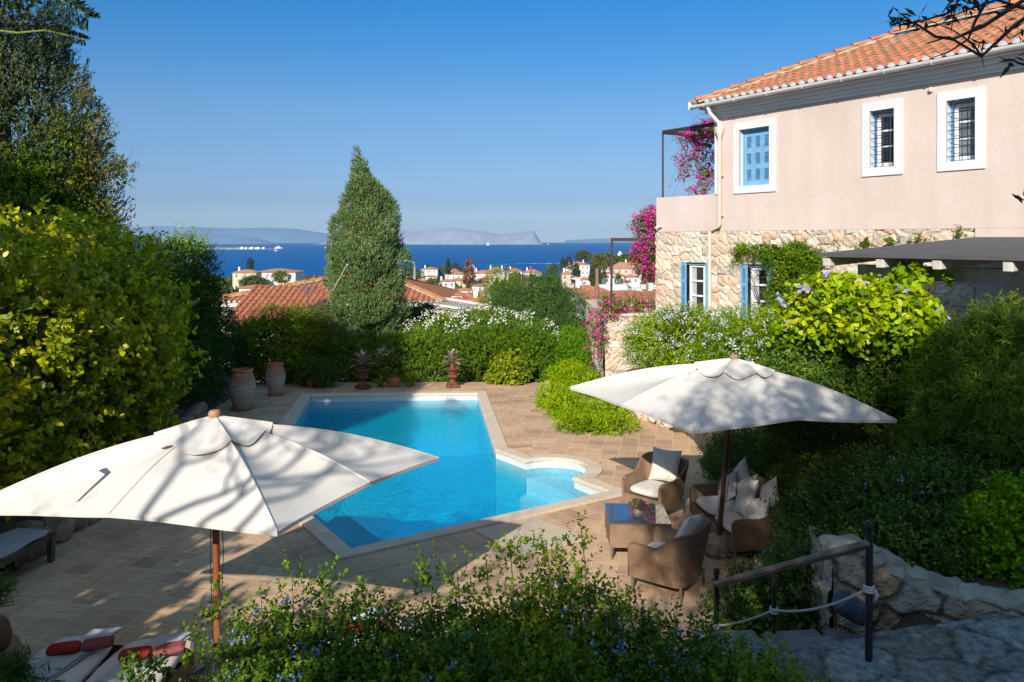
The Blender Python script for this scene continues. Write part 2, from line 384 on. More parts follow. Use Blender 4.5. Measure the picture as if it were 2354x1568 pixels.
mx = N(nt, 'MixShader'); ge = N(nt, 'NewGeometry'); iv = N(nt, 'Math', operation='SUBTRACT'); iv.inputs[0].default_value = 1; nt.links.new(ge.outputs['Backfacing'], iv.inputs[1]); fm = N(nt, 'Math', operation='MULTIPLY'); nt.links.new(fr.outputs[0], fm.inputs[0]); nt.links.new(iv.outputs[0], fm.inputs[1]); nt.links.new(fm.outputs[0], mx.inputs[0]); nt.links.new(mx0.outputs[0], mx.inputs[1]); nt.links.new(gl.outputs[0], mx.inputs[2]); nt.links.new(mx.outputs[0], out.inputs[0])
va = N(nt, 'VolumeAbsorption', Color=(.0, .80, .985, 1), Density=.34); nt.links.new(va.outputs[0], out.inputs['Volume'])
M_water = m
mb = MB(); wp = offset(POOL, -.006); nn = len(wp)
mb.add([(p.x, p.y, z) for z in (-.17, -DP + .006) for p in wp], [tuple(range(nn))[::-1], tuple(range(nn, 2 * nn))] + [(i, nn + i, nn + (i + 1) % nn, (i + 1) % nn) for i in range(nn)])
struct(mb.build('pool_water', M_water))

# ---------------------------------------------------------------- sea and far land
m, nt, b, out = nm('sea_water'); v = coords(nt, scale=(.02, .06, 1))
n1 = N(nt, 'TexNoise', Scale=1.0, Detail=8.0); nt.links.new(v, n1.inputs['Vector'])
v2 = coords(nt, scale=(.0006, .004, 1)); n2 = N(nt, 'TexNoise', Scale=1.0, Detail=5.0); nt.links.new(v2, n2.inputs['Vector'])
o = mul(nt, ramp(nt, [(.35, (.0, .072, .235)), (.65, (.0, .095, .30))], n2.outputs['Fac']).outputs[0], ramp(nt, [(.3, (.8, .85, .9)), (.7, (1.1, 1.1, 1.1))], n1.outputs['Fac']).outputs[0])
nt.links.new(o, b.inputs['Base Color']); b.inputs['Roughness'].default_value = .6; b.inputs['Specular IOR Level'].default_value = .04
M_sea = m
mb = MB(); SEAZ = -45; R0 = 13700
P = [(0, 300, SEAZ)]; A = [(R0 * math.sin(t), R0 * math.cos(t), SEAZ) for t in np.linspace(-.9, .9, 60)]
mb.add(P + A, [(0, i + 1, i) for i in range(1, 60)])
struct(mb.build('sea', M_sea))
def hillrange(name, pts, Y, base_py, depth, mat, amp=6):
    X = [D(px, py, Y) for px, py in pts]; z0 = SEAZ - 1; mb = MB(); mb.smooth = True
    xs = [p.x for p in X]; zs = [p.z for p in X]; x0, x1 = xs[0], xs[-1]
    def fn(u, v):
        x = x0 + (x1 - x0) * u; h = float(np.interp(x, xs, zs)) - z0
        t = v; prof = math.sin(min(t * 1.6, 1) * PI / 2) if t < .62 else max(0, 1 - (t - .62) / .38)
        nz = (math.sin(x * .011 + t * 5) + math.sin(x * .027 - t * 9) * .6 + math.sin(x * .061 + t * 17) * .35) * amp * (1 - prof) * min(1, t * 8)
        return (x, Y + depth * (t - .45) + math.sin(x * .004) * depth * .06, z0 + h * prof + nz)
    mb.grid(fn, 160, 22); return struct(mb.build(name, mat))
M_rock = simple('haze_tinted_limestone', (.27, .30, .37), .95, .1, .01, .2, .02, c2=(.21, .24, .31))  # blue of the distance haze mixed into the rock colour
M_far = simple('haze_tinted_scrub', (.11, .17, .27), .95, .1, .003, .0, 1, c2=(.09, .145, .235))  # scrub colour carries painted haze: shifted to blue for distance
def c3(x, y): return (919.2 + .2562 * x, 488.3 + .2562 * y)
def c2(x, y): return (517 + .2199 * x, 459.6 + .2199 * y)
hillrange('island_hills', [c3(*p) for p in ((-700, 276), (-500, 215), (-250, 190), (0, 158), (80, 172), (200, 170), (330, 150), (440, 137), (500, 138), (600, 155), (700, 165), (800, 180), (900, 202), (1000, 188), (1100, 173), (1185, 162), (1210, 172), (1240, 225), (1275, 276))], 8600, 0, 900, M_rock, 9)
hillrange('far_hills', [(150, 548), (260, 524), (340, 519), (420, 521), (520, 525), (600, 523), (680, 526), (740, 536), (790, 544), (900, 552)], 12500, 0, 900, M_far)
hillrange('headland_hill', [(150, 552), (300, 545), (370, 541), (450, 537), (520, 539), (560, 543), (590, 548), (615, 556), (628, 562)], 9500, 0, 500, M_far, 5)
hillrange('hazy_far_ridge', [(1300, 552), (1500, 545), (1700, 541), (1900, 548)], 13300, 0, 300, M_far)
# spit of land with a white village
mb = MB(); mb.smooth = True
mb.grid(lambda u, v: (-1650 + 520 * u, 4090 + 130 * (v - .5) * (1 - .5 * u), SEAZ - .5 + 11 * math.sin(PI * v) * math.sin(PI * min(1, .08 + u) ** .7)), 40, 8)
struct(mb.build('sand_spit', simple('pale_shore', (.36, .30, .21), .95, .5, .03)))
# ---------------------------------------------------------------- stone walls with real relief
def stones(mb, O, U, V, Nn, w, h, cell=.3, amp=.035, res=.04, holes=(), seed=1, pal=None, edge=None, mortar=(.58, .49, .37), mw=.03, pw=.6, bumpy=.25):
    """a sheet of rubble stonework: each stone a low boss, the mortar between them recessed"""
    rng = np.random.RandomState(seed); U, V, Nn = Vector(U), Vector(V), Vector(Nn); O = Vector(O)
    pal = pal or [tuple(.12 + .92 * q for q in c_) for c_ in [(.56, .46, .34), (.62, .54, .42), (.48, .38, .27), (.60, .44, .30), (.50, .45, .38), (.58, .36, .23), (.66, .60, .50), (.46, .39, .31)]]
    nu, nv = max(2, int(w / res)), max(2, int(h / res)); sx, sy = cell * 1.15, cell * .85
    gx, gy = int(w / sx) + 4, int(h / sy) + 4
    s = np.stack(np.meshgrid(np.arange(gx) - 1.5, np.arange(gy) - 1.5, indexing='ij'), -1).reshape(-1, 2) + rng.uniform(-.38, .38, (gx * gy, 2))
    s = s[rng.rand(len(s)) > .12] * (sx, sy)
    uu, vv = np.meshgrid(np.linspace(0, w, nu + 1), np.linspace(0, h, nv + 1)); P = np.stack([uu.ravel(), vv.ravel()], -1)
    Pw = P + .018 * np.stack([np.sin(P[:, 1] * 23 + P[:, 0] * 9), np.sin(P[:, 0] * 21 + 2)], -1)
    d = np.sqrt((((Pw[:, None] - s[None]) / (1.2, .85)) ** 2).sum(-1)); i1 = d.argmin(1); r = np.arange(len(P)); d1 = d[r, i1].copy(); d[r, i1] = 9
    e = d.min(1) - d1; t = np.clip(e / (mw * 2.2), 0, 1); hgt = amp * (t ** pw) * (1 + .5 * rng.uniform(-1, 1, len(s))[i1]) + .004 * rng.randn(len(P)) + amp * bumpy * np.sin(P[:, 0] * 31) * np.sin(P[:, 1] * 37)
    pc = np.array(pal)[rng.randint(0, len(pal), len(s))] * (1 + .14 * rng.uniform(-1, 1, (len(s), 1)))
    m = (e < mw)[:, None]; C = np.where(m, np.array(mortar), pc[i1]) * (1 + .08 * rng.randn(len(P), 1))
    verts = [O + U * P[k, 0] + V * P[k, 1] + Nn * float(hgt[k] if (edge is None) else hgt[k]) for k in range(len(P))]
    fs, cs = [], []
    for j in range(nv):
        for i in range(nu):
            cu, cv = (i + .5) / nu * w, (j + .5) / nv * h
            if any(a < cu < b and c < cv < e2 for a, b, c, e2 in holes): continue
            if edge is not None and not edge(cu, cv): continue
            k = j * (nu + 1) + i; fs.append((k, k + 1, k + nu + 2, k + nu + 1)); cs.append(tuple(C[[k, k + 1, k + nu + 2, k + nu + 1]].mean(0)))
    n0 = len(mb.v); mb.v += [tuple(v) for v in verts]; mb.f += [tuple(q + n0 for q in f) for f in fs]; mb.c += cs
M_stone = simple('rubble_stone', (1, 1, 1), .92, .16, 9, .5, 45, attr=True, spec=.2)
M_darkstone = M_stone

HD = Vector((.553, -.833, 0)).normalized(); HN = Vector((-.833, -.553, 0)).normalized(); HO = Vector((3.85, 21.0, 0))
def HP(t, n, z): return HO + HD * t + HN * n + Vector((0, 0, z))
def wt(px, n=0):
    a = (px - CX) / F; ox, oy = HO.x + HN.x * n, HO.y + HN.y * n
    return (a * oy - ox) / (HD.x - a * HD.y)
def wz(px, py, n=0):
    Y = HO.y + HN.y * n + HD.y * wt(px, n); return CAMZ + (HY - py) / F * Y
HM = Matrix((HD, -HN, Vector((0, 0, 1)))).transposed().to_4x4(); HM.translation = HO     # local x = along wall, y = into the house, z up
def hbox(mb, t0, t1, y0, y1, z0, z1, bev=0): return mb.box(((t0 + t1) / 2, (y0 + y1) / 2, (z0 + z1) / 2), (t1 - t0, y1 - y0, z1 - z0), M=HM, bev=bev)
ZB, ZE, TC, TEND, HDEP = 4.61, 7.55, 2.06, 13.2, 6.2
house = thing('house', 'large pink plastered house over a rubble stone ground floor, with a tiled roof', 'house', HO)
def hb(mb, name, mat, parent=None, smooth=None): 
    p = parent or house; o = mb.build(name, mat, None, smooth)
    o.parent = p; o.matrix_parent_inverse = Matrix.Translation(-(house.location)) if p is house else Matrix.Translation(-house.location) @ Matrix.Identity(4)
    if p is not house: o.matrix_parent_inverse = Matrix.Identity(4)
    return o
# windows given by their openings in the picture: (left px, right px, top px at left, bottom px at left)
def rect(xl, xr, yt, yb):
    xm = (xl + xr) / 2; return wt(xl), wt(xr), wz(xl, yb), wz(xl, yt)
UP = [(1687, 1783, 285, 446), (1982, 2075, 240, 407), (2155, 2265, 215, 395)]
wins = []
for xl, xr, yt, yb in UP:
    a, b, z0, z1 = rect(xl, xr, yt, yb); wins.append((a, b, z0, z1))
SW = .17
holes = [(a + SW, b - SW, z0 + SW, z1 - SW) for a, b, z0, z1 in wins]
def sheet_with_holes(mb, t0, t1, z0, z1, holes, y, deep):
    T = sorted({t0, t1, *[h[0] for h in holes], *[h[1] for h in holes]}); Z = sorted({z0, z1, *[h[2] for h in holes], *[h[3] for h in holes]})
    for i in range(len(T) - 1):
        for j in range(len(Z) - 1):
            c = ((T[i] + T[i + 1]) / 2, (Z[j] + Z[j + 1]) / 2)
            if any(h[0] < c[0] < h[1] and h[2] < c[1] < h[3] for h in holes): continue
            mb.add([HM @ Vector(p) for p in ((T[i], y, Z[j]), (T[i + 1], y, Z[j]), (T[i + 1], y, Z[j + 1]), (T[i], y, Z[j + 1]))], [(0, 1, 2, 3)])
    for a, b, c, d in holes:
        q = [(a, c), (b, c), (b, d), (a, d)]
        for k in range(4):
            p, r = q[k], q[(k + 1) % 4]
            mb.add([HM @ Vector(v) for v in ((p[0], y, p[1]), (r[0], y, r[1]), (r[0], y + deep, r[1]), (p[0], y + deep, p[1]))], [(0, 1, 2, 3)])
mb = MB(); sheet_with_holes(mb, TC, TEND, ZB, ZE, holes, 0, .02)
mb.add([HM @ Vector(p) for p in ((TC, 0, ZB), (TC, 0, ZE), (TC, HDEP, ZE), (TC, HDEP, ZB))], [(0, 1, 2, 3)])
mb.add([HM @ Vector(p) for p in ((TC, HDEP, ZB - 4), (TC, HDEP, ZE), (TEND, HDEP, ZE), (TEND, HDEP, ZB - 4))], [(0, 1, 2, 3)])
mb.add([HM @ Vector(p) for p in ((TEND, 0, 0), (TEND, 0, ZE), (TEND, HDEP, ZE), (TEND, HDEP, 0))], [(0, 1, 2, 3)])
# the pink plaster runs down past the end of the stonework on the right
tS = wt(2240)
hbox(mb, tS, TEND, .0, .05, .3, ZB - .003)
hb(mb, 'upper_wall', M_pink)
for k, (a, b, z0, z1) in enumerate(wins):
    w = MB(); y0 = -.03
    hbox(w, a, b, y0, .0, z1 - SW, z1); hbox(w, a, b, y0, .0, z0, z0 + SW)
    hbox(w, a, a + SW, y0, .0, z0 + SW, z1 - SW); hbox(w, b - SW, b, y0, .0, z0 + SW, z1 - SW)
    A, B, Z0, Z1 = a + SW, b - SW, z0 + SW, z1 - SW; dp = .26
    for q in (((A, y0), (A, dp)), ((B, y0), (B, dp))):
        w.add([HM @ Vector(v) for v in ((q[0][0], y0, Z0), (q[0][0], dp, Z0), (q[0][0], dp, Z1), (q[0][0], y0, Z1))], [(0, 1, 2, 3)])
    for z in (Z0, Z1): w.add([HM @ Vector(v) for v in ((A, y0, z), (B, y0, z), (B, dp, z), (A, dp, z))], [(0, 1, 2, 3)])
    W_ = hb(w, 'window', M_white)
    if k == 0:
        L = MB(); hbox(L, A, A + .045, .10, .16, Z0, Z1); hbox(L, B - .045, B, .10, .16, Z0, Z1); hbox(L, A, B, .10, .16, Z1 - .05, Z1)
        hb(L, 'shutter_frame', M_blue, W_)
        n = 3; wd = (B - A - .10) / n
        for i in range(n):
            sh = MB(); a0 = A + .05 + i * wd + .004; b0 = a0 + wd - .008; zz0, zz1 = Z0 + .01, Z1 - .055
            hbox(sh, a0, a0 + .055, .115, .145, zz0, zz1); hbox(sh, b0 - .055, b0, .115, .145, zz0, zz1)
            hh = (zz1 - zz0); st = [0, .30, .36, .63, .69, .93]
            for u0, u1 in ((0, .10), (.30, .40), (.60, .70), (.91, 1)): hbox(sh, a0 + .055, b0 - .055, .117, .143, zz0 + hh * u0, zz0 + hh * u1)
            for u0, u1 in ((.10, .30), (.40, .60), (.70, .91)):
                m_ = 9
                for q in range(m_):
                    z = zz0 + hh * (u0 + (u1 - u0) * (q + .5) / m_)
                    sh.box(((a0 + b0) / 2, .132, z), (b0 - a0 - .11, .03, .008), M=HM @ Matrix.Translation((0, 0, 0)))
            hb(sh, 'shutter', M_blue, W_)
        bb_ = MB(); hbox(bb_, A + .05, B - .05, .138, .142, Z0 + .01, Z1 - .05); hb(bb_, 'shutter_backing', M_blue, W_)
        bk = MB(); hbox(bk, A, B, .17, .2, Z0, Z1); hb(bk, 'blind', M_dark, W_)
    else:
        fb = MB(); hbox(fb, A, A + .05, .12, .2, Z0, Z1); hbox(fb, B - .05, B, .12, .2, Z0, Z1); hbox(fb, A + .05, B - .05, .12, .2, Z1 - .06, Z1); hbox(fb, A + .05, B - .05, .12, .2, Z0, Z0 + .03)
        hb(fb, 'blue_frame', M_blue, W_)
        fr_ = MB(); a0, b0, c0, d0 = A + .055, B - .055, Z0 + .035, Z1 - .065
        hbox(fr_, a0, a0 + .07, .16, .2, c0, d0); hbox(fr_, b0 - .04, b0, .16, .2, c0, d0); hbox(fr_, a0 + .07, b0 - .04, .16, .2, c0, c0 + .06); hbox(fr_, a0 + .07, b0 - .04, .16, .2, d0 - .06, d0)
        for u in (.36, .66): hbox(fr_, a0 + .07, b0 - .04, .165, .195, c0 + (d0 - c0) * u, c0 + (d0 - c0) * u + .035)
        hb(fr_, 'sash', M_wframe, W_)
        gl_ = MB(); gl_.add([HM @ Vector(v) for v in ((A, .19, Z0), (B, .19, Z0), (B, .19, Z1), (A, .19, Z1))], [(0, 1, 2, 3)])
        hb(gl_, 'pane', simple('window_glass%d' % k, (.02, .025, .03) if k == 1 else (.20, .25, .28), .08, .5, 1.1, spec=.8), W_)
        g_ = MB(); nb = 3
        for q in range(nb): x = A + (B - A) * (q + .7) / (nb + .4); g_.tube([HM @ Vector((x, .03, Z0)), HM @ Vector((x, .03, Z1))], .008, 6)
        for q in range(7): z = Z0 + (Z1 - Z0) * (q + .6) / 7; g_.tube([HM @ Vector((A, .03, z)), HM @ Vector((B, .03, z))], .008, 6)
        hb(g_, 'grille', M_black, W_)
# white corner pilaster, cornice, gutter
p = MB(); hbox(p, TC - .012, TC + .17, -.03, .2, ZB + .9, ZE); hb(p, 'corner_pilaster', M_white)
p = MB()
for (dz0, dz1, o_) in ((-.195, -.13, .05), (-.13, -.05, .10), (-.05, .04, .18), (.04, .10, .28)):
    hbox(p, TC - o_, TEND, -o_, .2, ZE + dz0, ZE + dz1 - .002); hbox(p, TC - o_ - .0015, TC, .2, HDEP, ZE + dz0 + .001, ZE + dz1 - .003)
hb(p, 'cornice', M_white)
p = MB(); gy, gzv = -.42, ZE + .135; g0 = TC - .42
for i in range(0, 12):
    pass
ang = [PI + k * PI / 10 for k in range(11)]
V = []; 
for x in (g0, TEND):
    for a in ang: V.append(HM @ Vector((x, gy + .078 * math.cos(a), gzv + .078 * math.sin(a))))
    for a in ang[::-1]: V.append(HM @ Vector((x, gy + .068 * math.cos(a), gzv + .068 * math.sin(a))))
nq = 22; p.add(V, [(k, (k + 1) % nq, nq + (k + 1) % nq, nq + k) for k in range(nq)] + [tuple(range(11)), tuple(nq + k for k in range(11))])
hbox(p, g0 - .012, g0, gy - .08, gy + .08, gzv - .085, gzv + .10)
for i in range(12):
    x = g0 + .45 + i * .92
    p.tube([HM @ Vector((x, gy + .086 * math.cos(a), gzv + .086 * math.sin(a))) for a in ang], .008, 5)
    p.bar(HM @ Vector((x, gy + .02, gzv - .088)), HM @ Vector((x, gy + .17, gzv - .06)), .03, .008)
hb(p, 'gutter', M_white, smooth=True)
xd = wt(1654)
p = MB(); p.tube([HM @ Vector(q) for q in ((xd - .02, gy + .02, gzv - .07), (xd - .02, gy + .08, gzv - .22), (xd + .04, -.10, ZE - .30), (xd + .07, -.09, ZE - .42))], [.05, .05, .045, .045], 12)
hb(p, 'gutter_outlet', M_white, smooth=True)
xe = wt(1637)
p = MB(); zk = wz(1650, 520)
p.tube([HM @ Vector(q) for q in ((xd + .07, -.09, ZE - .42), (xd + .07, -.09, ZE - .47), (xd + .07, -.09, ZE - .66), (xd + .07, -.09, ZE - .70))], [.10, .12, .055, .052], 14)
p.tube([HM @ Vector(q) for q in ((xd + .07, -.09, ZE - .68), (xd + .07, -.09, zk + .05), (xd + .05, -.09, zk), (xe + .02, -.10, zk - .1), (xe, -.10, zk - .16), (xe, -.10, 1.9))], .048, 12)
for z in (ZE - 1.6, zk + .25, 3.9, 3.2): p.box((xd + .07 if z > zk else xe, -.05, z), (.13, .10, .03), M=HM)
hb(p, 'downpipe', M_pipe, smooth=True)
# roof of barrel tiles
def tileroof(mb, O, U, Vs, umax, vmax, clip, sp=.222, course=.34, r=.078, base=(.48, .20, .105), whiteend=True, seed=3, ends=None, fine=6):
    rng = random.Random(seed); O, U, Vs = Vector(O), Vector(U).normalized(), Vector(Vs).normalized(); Nn = U.cross(Vs).normalized()
    if Nn.z < 0: Nn = -Nn
    nc = int(umax / sp)
    for i in range(nc):
        u0 = (i + .5) * sp; nr = int(vmax / course) + 1
        for j in range(nr):
            v0 = j * course; v1 = v0 + course * 1.12
            if not clip(u0, v0 + course * .5): continue
            k = .88 + rng.random() * .25; c = tuple(b * k * (1 + rng.uniform(-.08, .08)) for b in base)
            if rng.random() < .04: c = (.42, .27, .15)
            ju = rng.uniform(-.006, .006); V = []
            for v, rad, lift in ((v0 - .02, r * 1.08, .030), (v1, r * .92, .0)):
                for q in range(fine + 1):
                    a = PI * q / fine; V.append(O + U * (u0 + ju - math.cos(a) * rad) + Vs * v + Nn * (math.sin(a) * rad * .9 + lift))
            n = fine + 1; mb.add(V, [(q, q + 1, n + q + 1, n + q) for q in range(fine)], c)
            # mortar-grey lip that closes the open mouth of each tile
            lip = (.36, .25, .17) if j else None
            if j: mb.add([V[q] for q in range(n)] + [O + U * (u0 + ju - math.cos(PI * q / fine) * r * .8) + Vs * (v0 - .018) + Nn * (math.sin(PI * q / fine) * r * .6 + .012) for q in range(n)], [(q, q + 1, n + q + 1, n + q) for q in range(fine)], lip)
            # pan tile
            uu = u0 + sp / 2; k2 = k * .8; V = []
            for v, lift in ((v0, .018), (v1, .0)):
                for q in range(4):
                    a = -.7 + 1.4 * q / 3; V.append(O + U * (uu + a * .11) + Vs * v + Nn * (.02 + .045 * a * a + lift - .01))
            mb.add(V, [(q, q + 1, 4 + q + 1, 4 + q) for q in range(3)], tuple(b * k2 for b in base))
        if ends is not None and clip(u0, course * .5):
            V = [O + U * (u0 - math.cos(PI * q / 8) * r * 1.0) - Vs * .028 + Nn * (math.sin(PI * q / 8) * r * .95 + .028) for q in range(9)]
            V.append(O + U * u0 - Vs * .034 + Nn * .012); V[0] = V[0] + Nn * -.01; V[8] = V[8] + Nn * -.01
            ends.add(V, [(q, q + 1, 9) for q in range(8)])
    # under-board
    mb.add([O + Nn * -.02, O + U * umax + Nn * -.02], [])
wR = 3.216; rise = 1.42; ze = 7.72; t0r = 1.82 - .02; EO = HP(t0r, .35, ze)
slope = (-HN * wR + Vector((0, 0, rise))); VL = slope.length; vs = slope.normalized()
roofM = simple('clay_roof_tile', (1.0, 1.0, 1.0), .85, .22, 4, .4, 30, attr=True, spec=.2)
mb = MB(); ends = MB(); UM = 11.6
tileroof(mb, EO, HD, vs, UM, VL, lambda u, v: u > v * wR / VL * 1.0 - .02 and v < VL - .05, ends=ends)
R0_ = EO + HD * wR + slope
# deck under the tiles and the hidden faces of the roof
b4 = HP(t0r, -(2 * wR - .35), ze); dn = Vector((0, 0, -.03))
mb.add([EO + dn, EO + HD * UM + dn, R0_ + HD * (UM - wR) + dn, R0_ + dn, b4 + dn, b4 + HD * UM + dn], [(0, 1, 2, 3), (0, 3, 4), (3, 2, 5, 4)], (.30, .12, .06))
roof = hb(mb, 'roof', roofM)
RO = mb
# ridge and hip caps: overlapping half-round tiles
def caps(mb, A, B, r=.11, step=.42, base=(.50, .20, .085), seed=2):
    rng = random.Random(seed); A, B = Vector(A), Vector(B); d = (B - A); L = d.length; d.normalize(); s = d.cross(Vector((0, 0, 1))).normalized(); up = s.cross(d).normalized()
    n = int(L / step)
    for i in range(n + 1):
        k = .85 + .3 * rng.random(); V = []
        for t, rad, lf in ((i * step - .03, r * 1.12, .035), (min((i + 1) * step + .03, L), r * .95, 0)):
            for q in range(7): a = PI * q / 6; V.append(A + d * t + s * (math.cos(a) * rad) + up * (math.sin(a) * rad * .8 + lf))
        mb.add(V, [(q, q + 1, 7 + q + 1, 7 + q) for q in range(6)], tuple(b * k for b in base))
        V2 = [A + d * (i * step - .03) + s * (math.cos(PI * q / 6) * r * 1.12) + up * (math.sin(PI * q / 6) * r * .9 + .035) for q in range(7)] + [A + d * (i * step - .02) + up * -.02]
        mb.add(V2, [(q, q + 1, 7) for q in range(6)], (.46, .42, .36))
        mb.box(A + d * (i + .5) * step + up * -.03, (.01, .01, .01))
    # mortar bed
    for sgn in (-1, 1): mb.add([A + s * sgn * r * 1.0 + up * .01, B + s * sgn * r * 1.0 + up * .01, B + s * sgn * r * 1.45 - up * .045, A + s * sgn * r * 1.45 - up * .045], [(0, 1, 2, 3)], (.46, .40, .28))
mb = MB(); caps(mb, EO + Vector((0, 0, .06)), R0_ + Vector((0, 0, .08))); caps(mb, R0_ + Vector((0, 0, .09)), R0_ + HD * (UM - wR) + Vector((0, 0, .09)), .14)
hb(mb, 'ridge_tiles', roofM, roof)
mb = MB(); tip = EO + Vector((0, 0, .05)); mb.tube([tip, tip - HD * .12 + HN * .06 + Vector((0, 0, .02)), tip - HD * .22 + HN * .1 + Vector((0, 0, .1))], [.06, .035, .004], 8); mb.c = [(.5, .2, .09)] * len(mb.f)
hb(mb, 'corner_tile', roofM, roof)
hb(ends, 'whitewashed_tile_ends', M_white, roof)
# lower stone storey with two windows
low = []
for xl, xr, yt, yb in ((1567, 1632, 603, 718), (1705, 1776, 608, 734)):
    a, b, z0, z1 = rect(xl, xr, yt, yb); low.append((a + .02, b, z0, z1))
mb = MB(); zb0 = .6
stones(mb, HP(0, 0, zb0), HD, (0, 0, 1), HN, tS, ZB - zb0 - .005, .27, .04, .035, holes=[(a, b, z0 - zb0, z1 - zb0) for a, b, z0, z1 in low], seed=5)
stones(mb, HP(0, 0, zb0), -HN, (0, 0, 1), -HD, 6, ZB - zb0, .3, .04, .09, seed=6)
for a, b, z0, z1 in low:
    for (p1, p2) in (((a, z0), (b, z0)), ((b, z0), (b, z1)), ((b, z1), (a, z1)), ((a, z1), (a, z0))):
        mb.add([HM @ Vector((p1[0], -.03, p1[1])), HM @ Vector((p2[0], -.03, p2[1])), HM @ Vector((p2[0], .45, p2[1])), HM @ Vector((p1[0], .45, p1[1]))], [(0, 1, 2, 3)], (.50, .42, .31))
hb(mb, 'stone_wall', M_stone)
for k, (a, b, z0, z1) in enumerate(low):
    w = MB(); hbox(w, a, b, .02, .10, z1 - .055, z1); hbox(w, a, b, .02, .10, z0, z0 + .05); hbox(w, a, a + .04, .02, .10, z0 + .05, z1 - .055); hbox(w, b - .04, b, .02, .10, z0 + .05, z1 - .055)
    W_ = hb(w, 'window', M_blue); W_['label'] = 'blue framed stone-floor window'
    s_ = MB(); a0, b0, c0, d0 = a + .20, b - .10, z0 + .055, z1 - .06
    hbox(s_, a0, a0 + .05, .05, .09, c0, d0); hbox(s_, b0 - .05, b0, .05, .09, c0, d0); mid = (a0 + b0) / 2; 
    if k == 0: hbox(s_, b0 - .17, b0 - .10, .05, .092, c0, d0)
    for u in (0, .32, .64, .955): hbox(s_, a0 + .05, b0 - .05, .055, .085, c0 + (d0 - c0) * u, c0 + (d0 - c0) * u + .045)
    hb(s_, 'sash', M_wframe, W_)
    g_ = MB(); hbox(g_, a, b, .095, .10, z0, z1); hb(g_, 'pane', simple('stone_floor_glass%d' % k, (.035, .04, .045), .06, .5, 1.4, spec=.8), W_)
    g_ = MB(); hbox(g_, a0 + .055, a0 + .20, .088, .094, c0 + .05, d0 - .01); hb(g_, 'curtain', simple('curtain%d' % k, (.42, .43, .42), .8, .1, 8), W_)
    for side, aa in (('l', a), ('r', b)):
        sh = MB(); Lw = .30 if side == 'l' else .2; dirx = math.cos(math.radians(62)) if side == 'l' else -math.cos(math.radians(80)); diry = -math.sin(math.radians(62)) if side == 'l' else -math.sin(math.radians(80))
        if side == 'l': dirx = .9; diry = -.12
        else: dirx = -.75; diry = -.10
        ln = math.hypot(dirx, diry); dirx /= ln; diry /= ln
        Mx = HM @ Matrix.Translation((aa, -.045, z0 - .03)) @ Matrix(((dirx, -diry, 0, 0), (diry, dirx, 0, 0), (0, 0, 1, 0), (0, 0, 0, 1)))
        H = z1 - z0 + .03; Lw = .19 if side == 'l' else .10
        sh.box((.022, 0, H / 2), (.044, .035, H), M=Mx); sh.box((Lw - .022, 0, H / 2), (.044, .035, H), M=Mx)
        for u0, u1 in ((0, .08), (.32, .38), (.62, .68), (.93, 1)): sh.box((Lw / 2, 0, H * (u0 + u1) / 2), (Lw - .088, .03, H * (u1 - u0)), M=Mx)
        for u0, u1 in ((.08, .32), (.38, .62), (.68, .93)):
            for q in range(11): sh.box((Lw / 2, .002, H * (u0 + (u1 - u0) * (q + .5) / 11)), (Lw - .088, .024, .012), M=Mx)
            sh.box((Lw / 2, .014, H * (u0 + u1) / 2), (Lw - .088, .002, H * (u1 - u0)), M=Mx)
        hb(sh, 'shutter', M_blue, W_)
# upstairs balcony parapet
mb = MB(); pz1 = 5.52
hbox(mb, 0, TC - .014, 0, .22, ZB - .0, pz1); hbox(mb, 0, .22, .22, 5.2, ZB, pz1 - .001)
hb(mb, 'balcony_parapet', M_pink)
mb = MB(); hbox(mb, .22, TC, .22, 5.2, ZB, ZB + .06); hb(mb, 'balcony_floor', M_mortar)
mb = MB(); pt = wt(1515); zz = wz(1515, 521)
mb.tube([HM @ Vector((pt + .12, -.0, wz(1530, 522))), HM @ Vector((pt + .06, -.1, wz(1530, 522) + .02)), HM @ Vector((pt + .0, -.16, wz(1530, 522) - .03))], [.028, .03, .024], 10)
hb(mb, 'drain_spout', M_pipe, smooth=True)
mb = MB(); q = HM @ Vector((wt(2140), -.03, wz(2140, 213))); mb.lathe([(.0, .0), (.035, .01), (.045, .05), (.03, .09), (0, .1)], q, 12, False); hb(mb, 'vent_cap', M_pipe, smooth=True)
# balcony pergola of black square tube
perg = thing('balcony_pergola', 'black metal frame standing on the upstairs balcony parapet', 'pergola', HP(.12, -.1, pz1))
mb = MB(); c0 = HP(.13, -.11, pz1); zt = 7.26; mb.bar(c0, Vector((c0.x, c0.y, zt + .03)), .045, .045, up=(1, 0, 0)); mb.build('post', M_brown_iron, perg, world=True)
mb = MB(); up = Vector((0, 0, zt))
def B2(t, n): return HP(t, n, zt)
for a, b in ((B2(.13, -.11), B2(TC, -.11)), (B2(.13, -.11), B2(.13, -2.9)), (B2(.15, -1.5), B2(TC, -1.5)), (B2(.13, -2.9), B2(TC, -2.9)), (B2(1.0, -.13), B2(1.0, -2.88))): mb.bar(a, b, .05, .09)
mb.build('top_frame', M_brown_iron, perg, world=True)

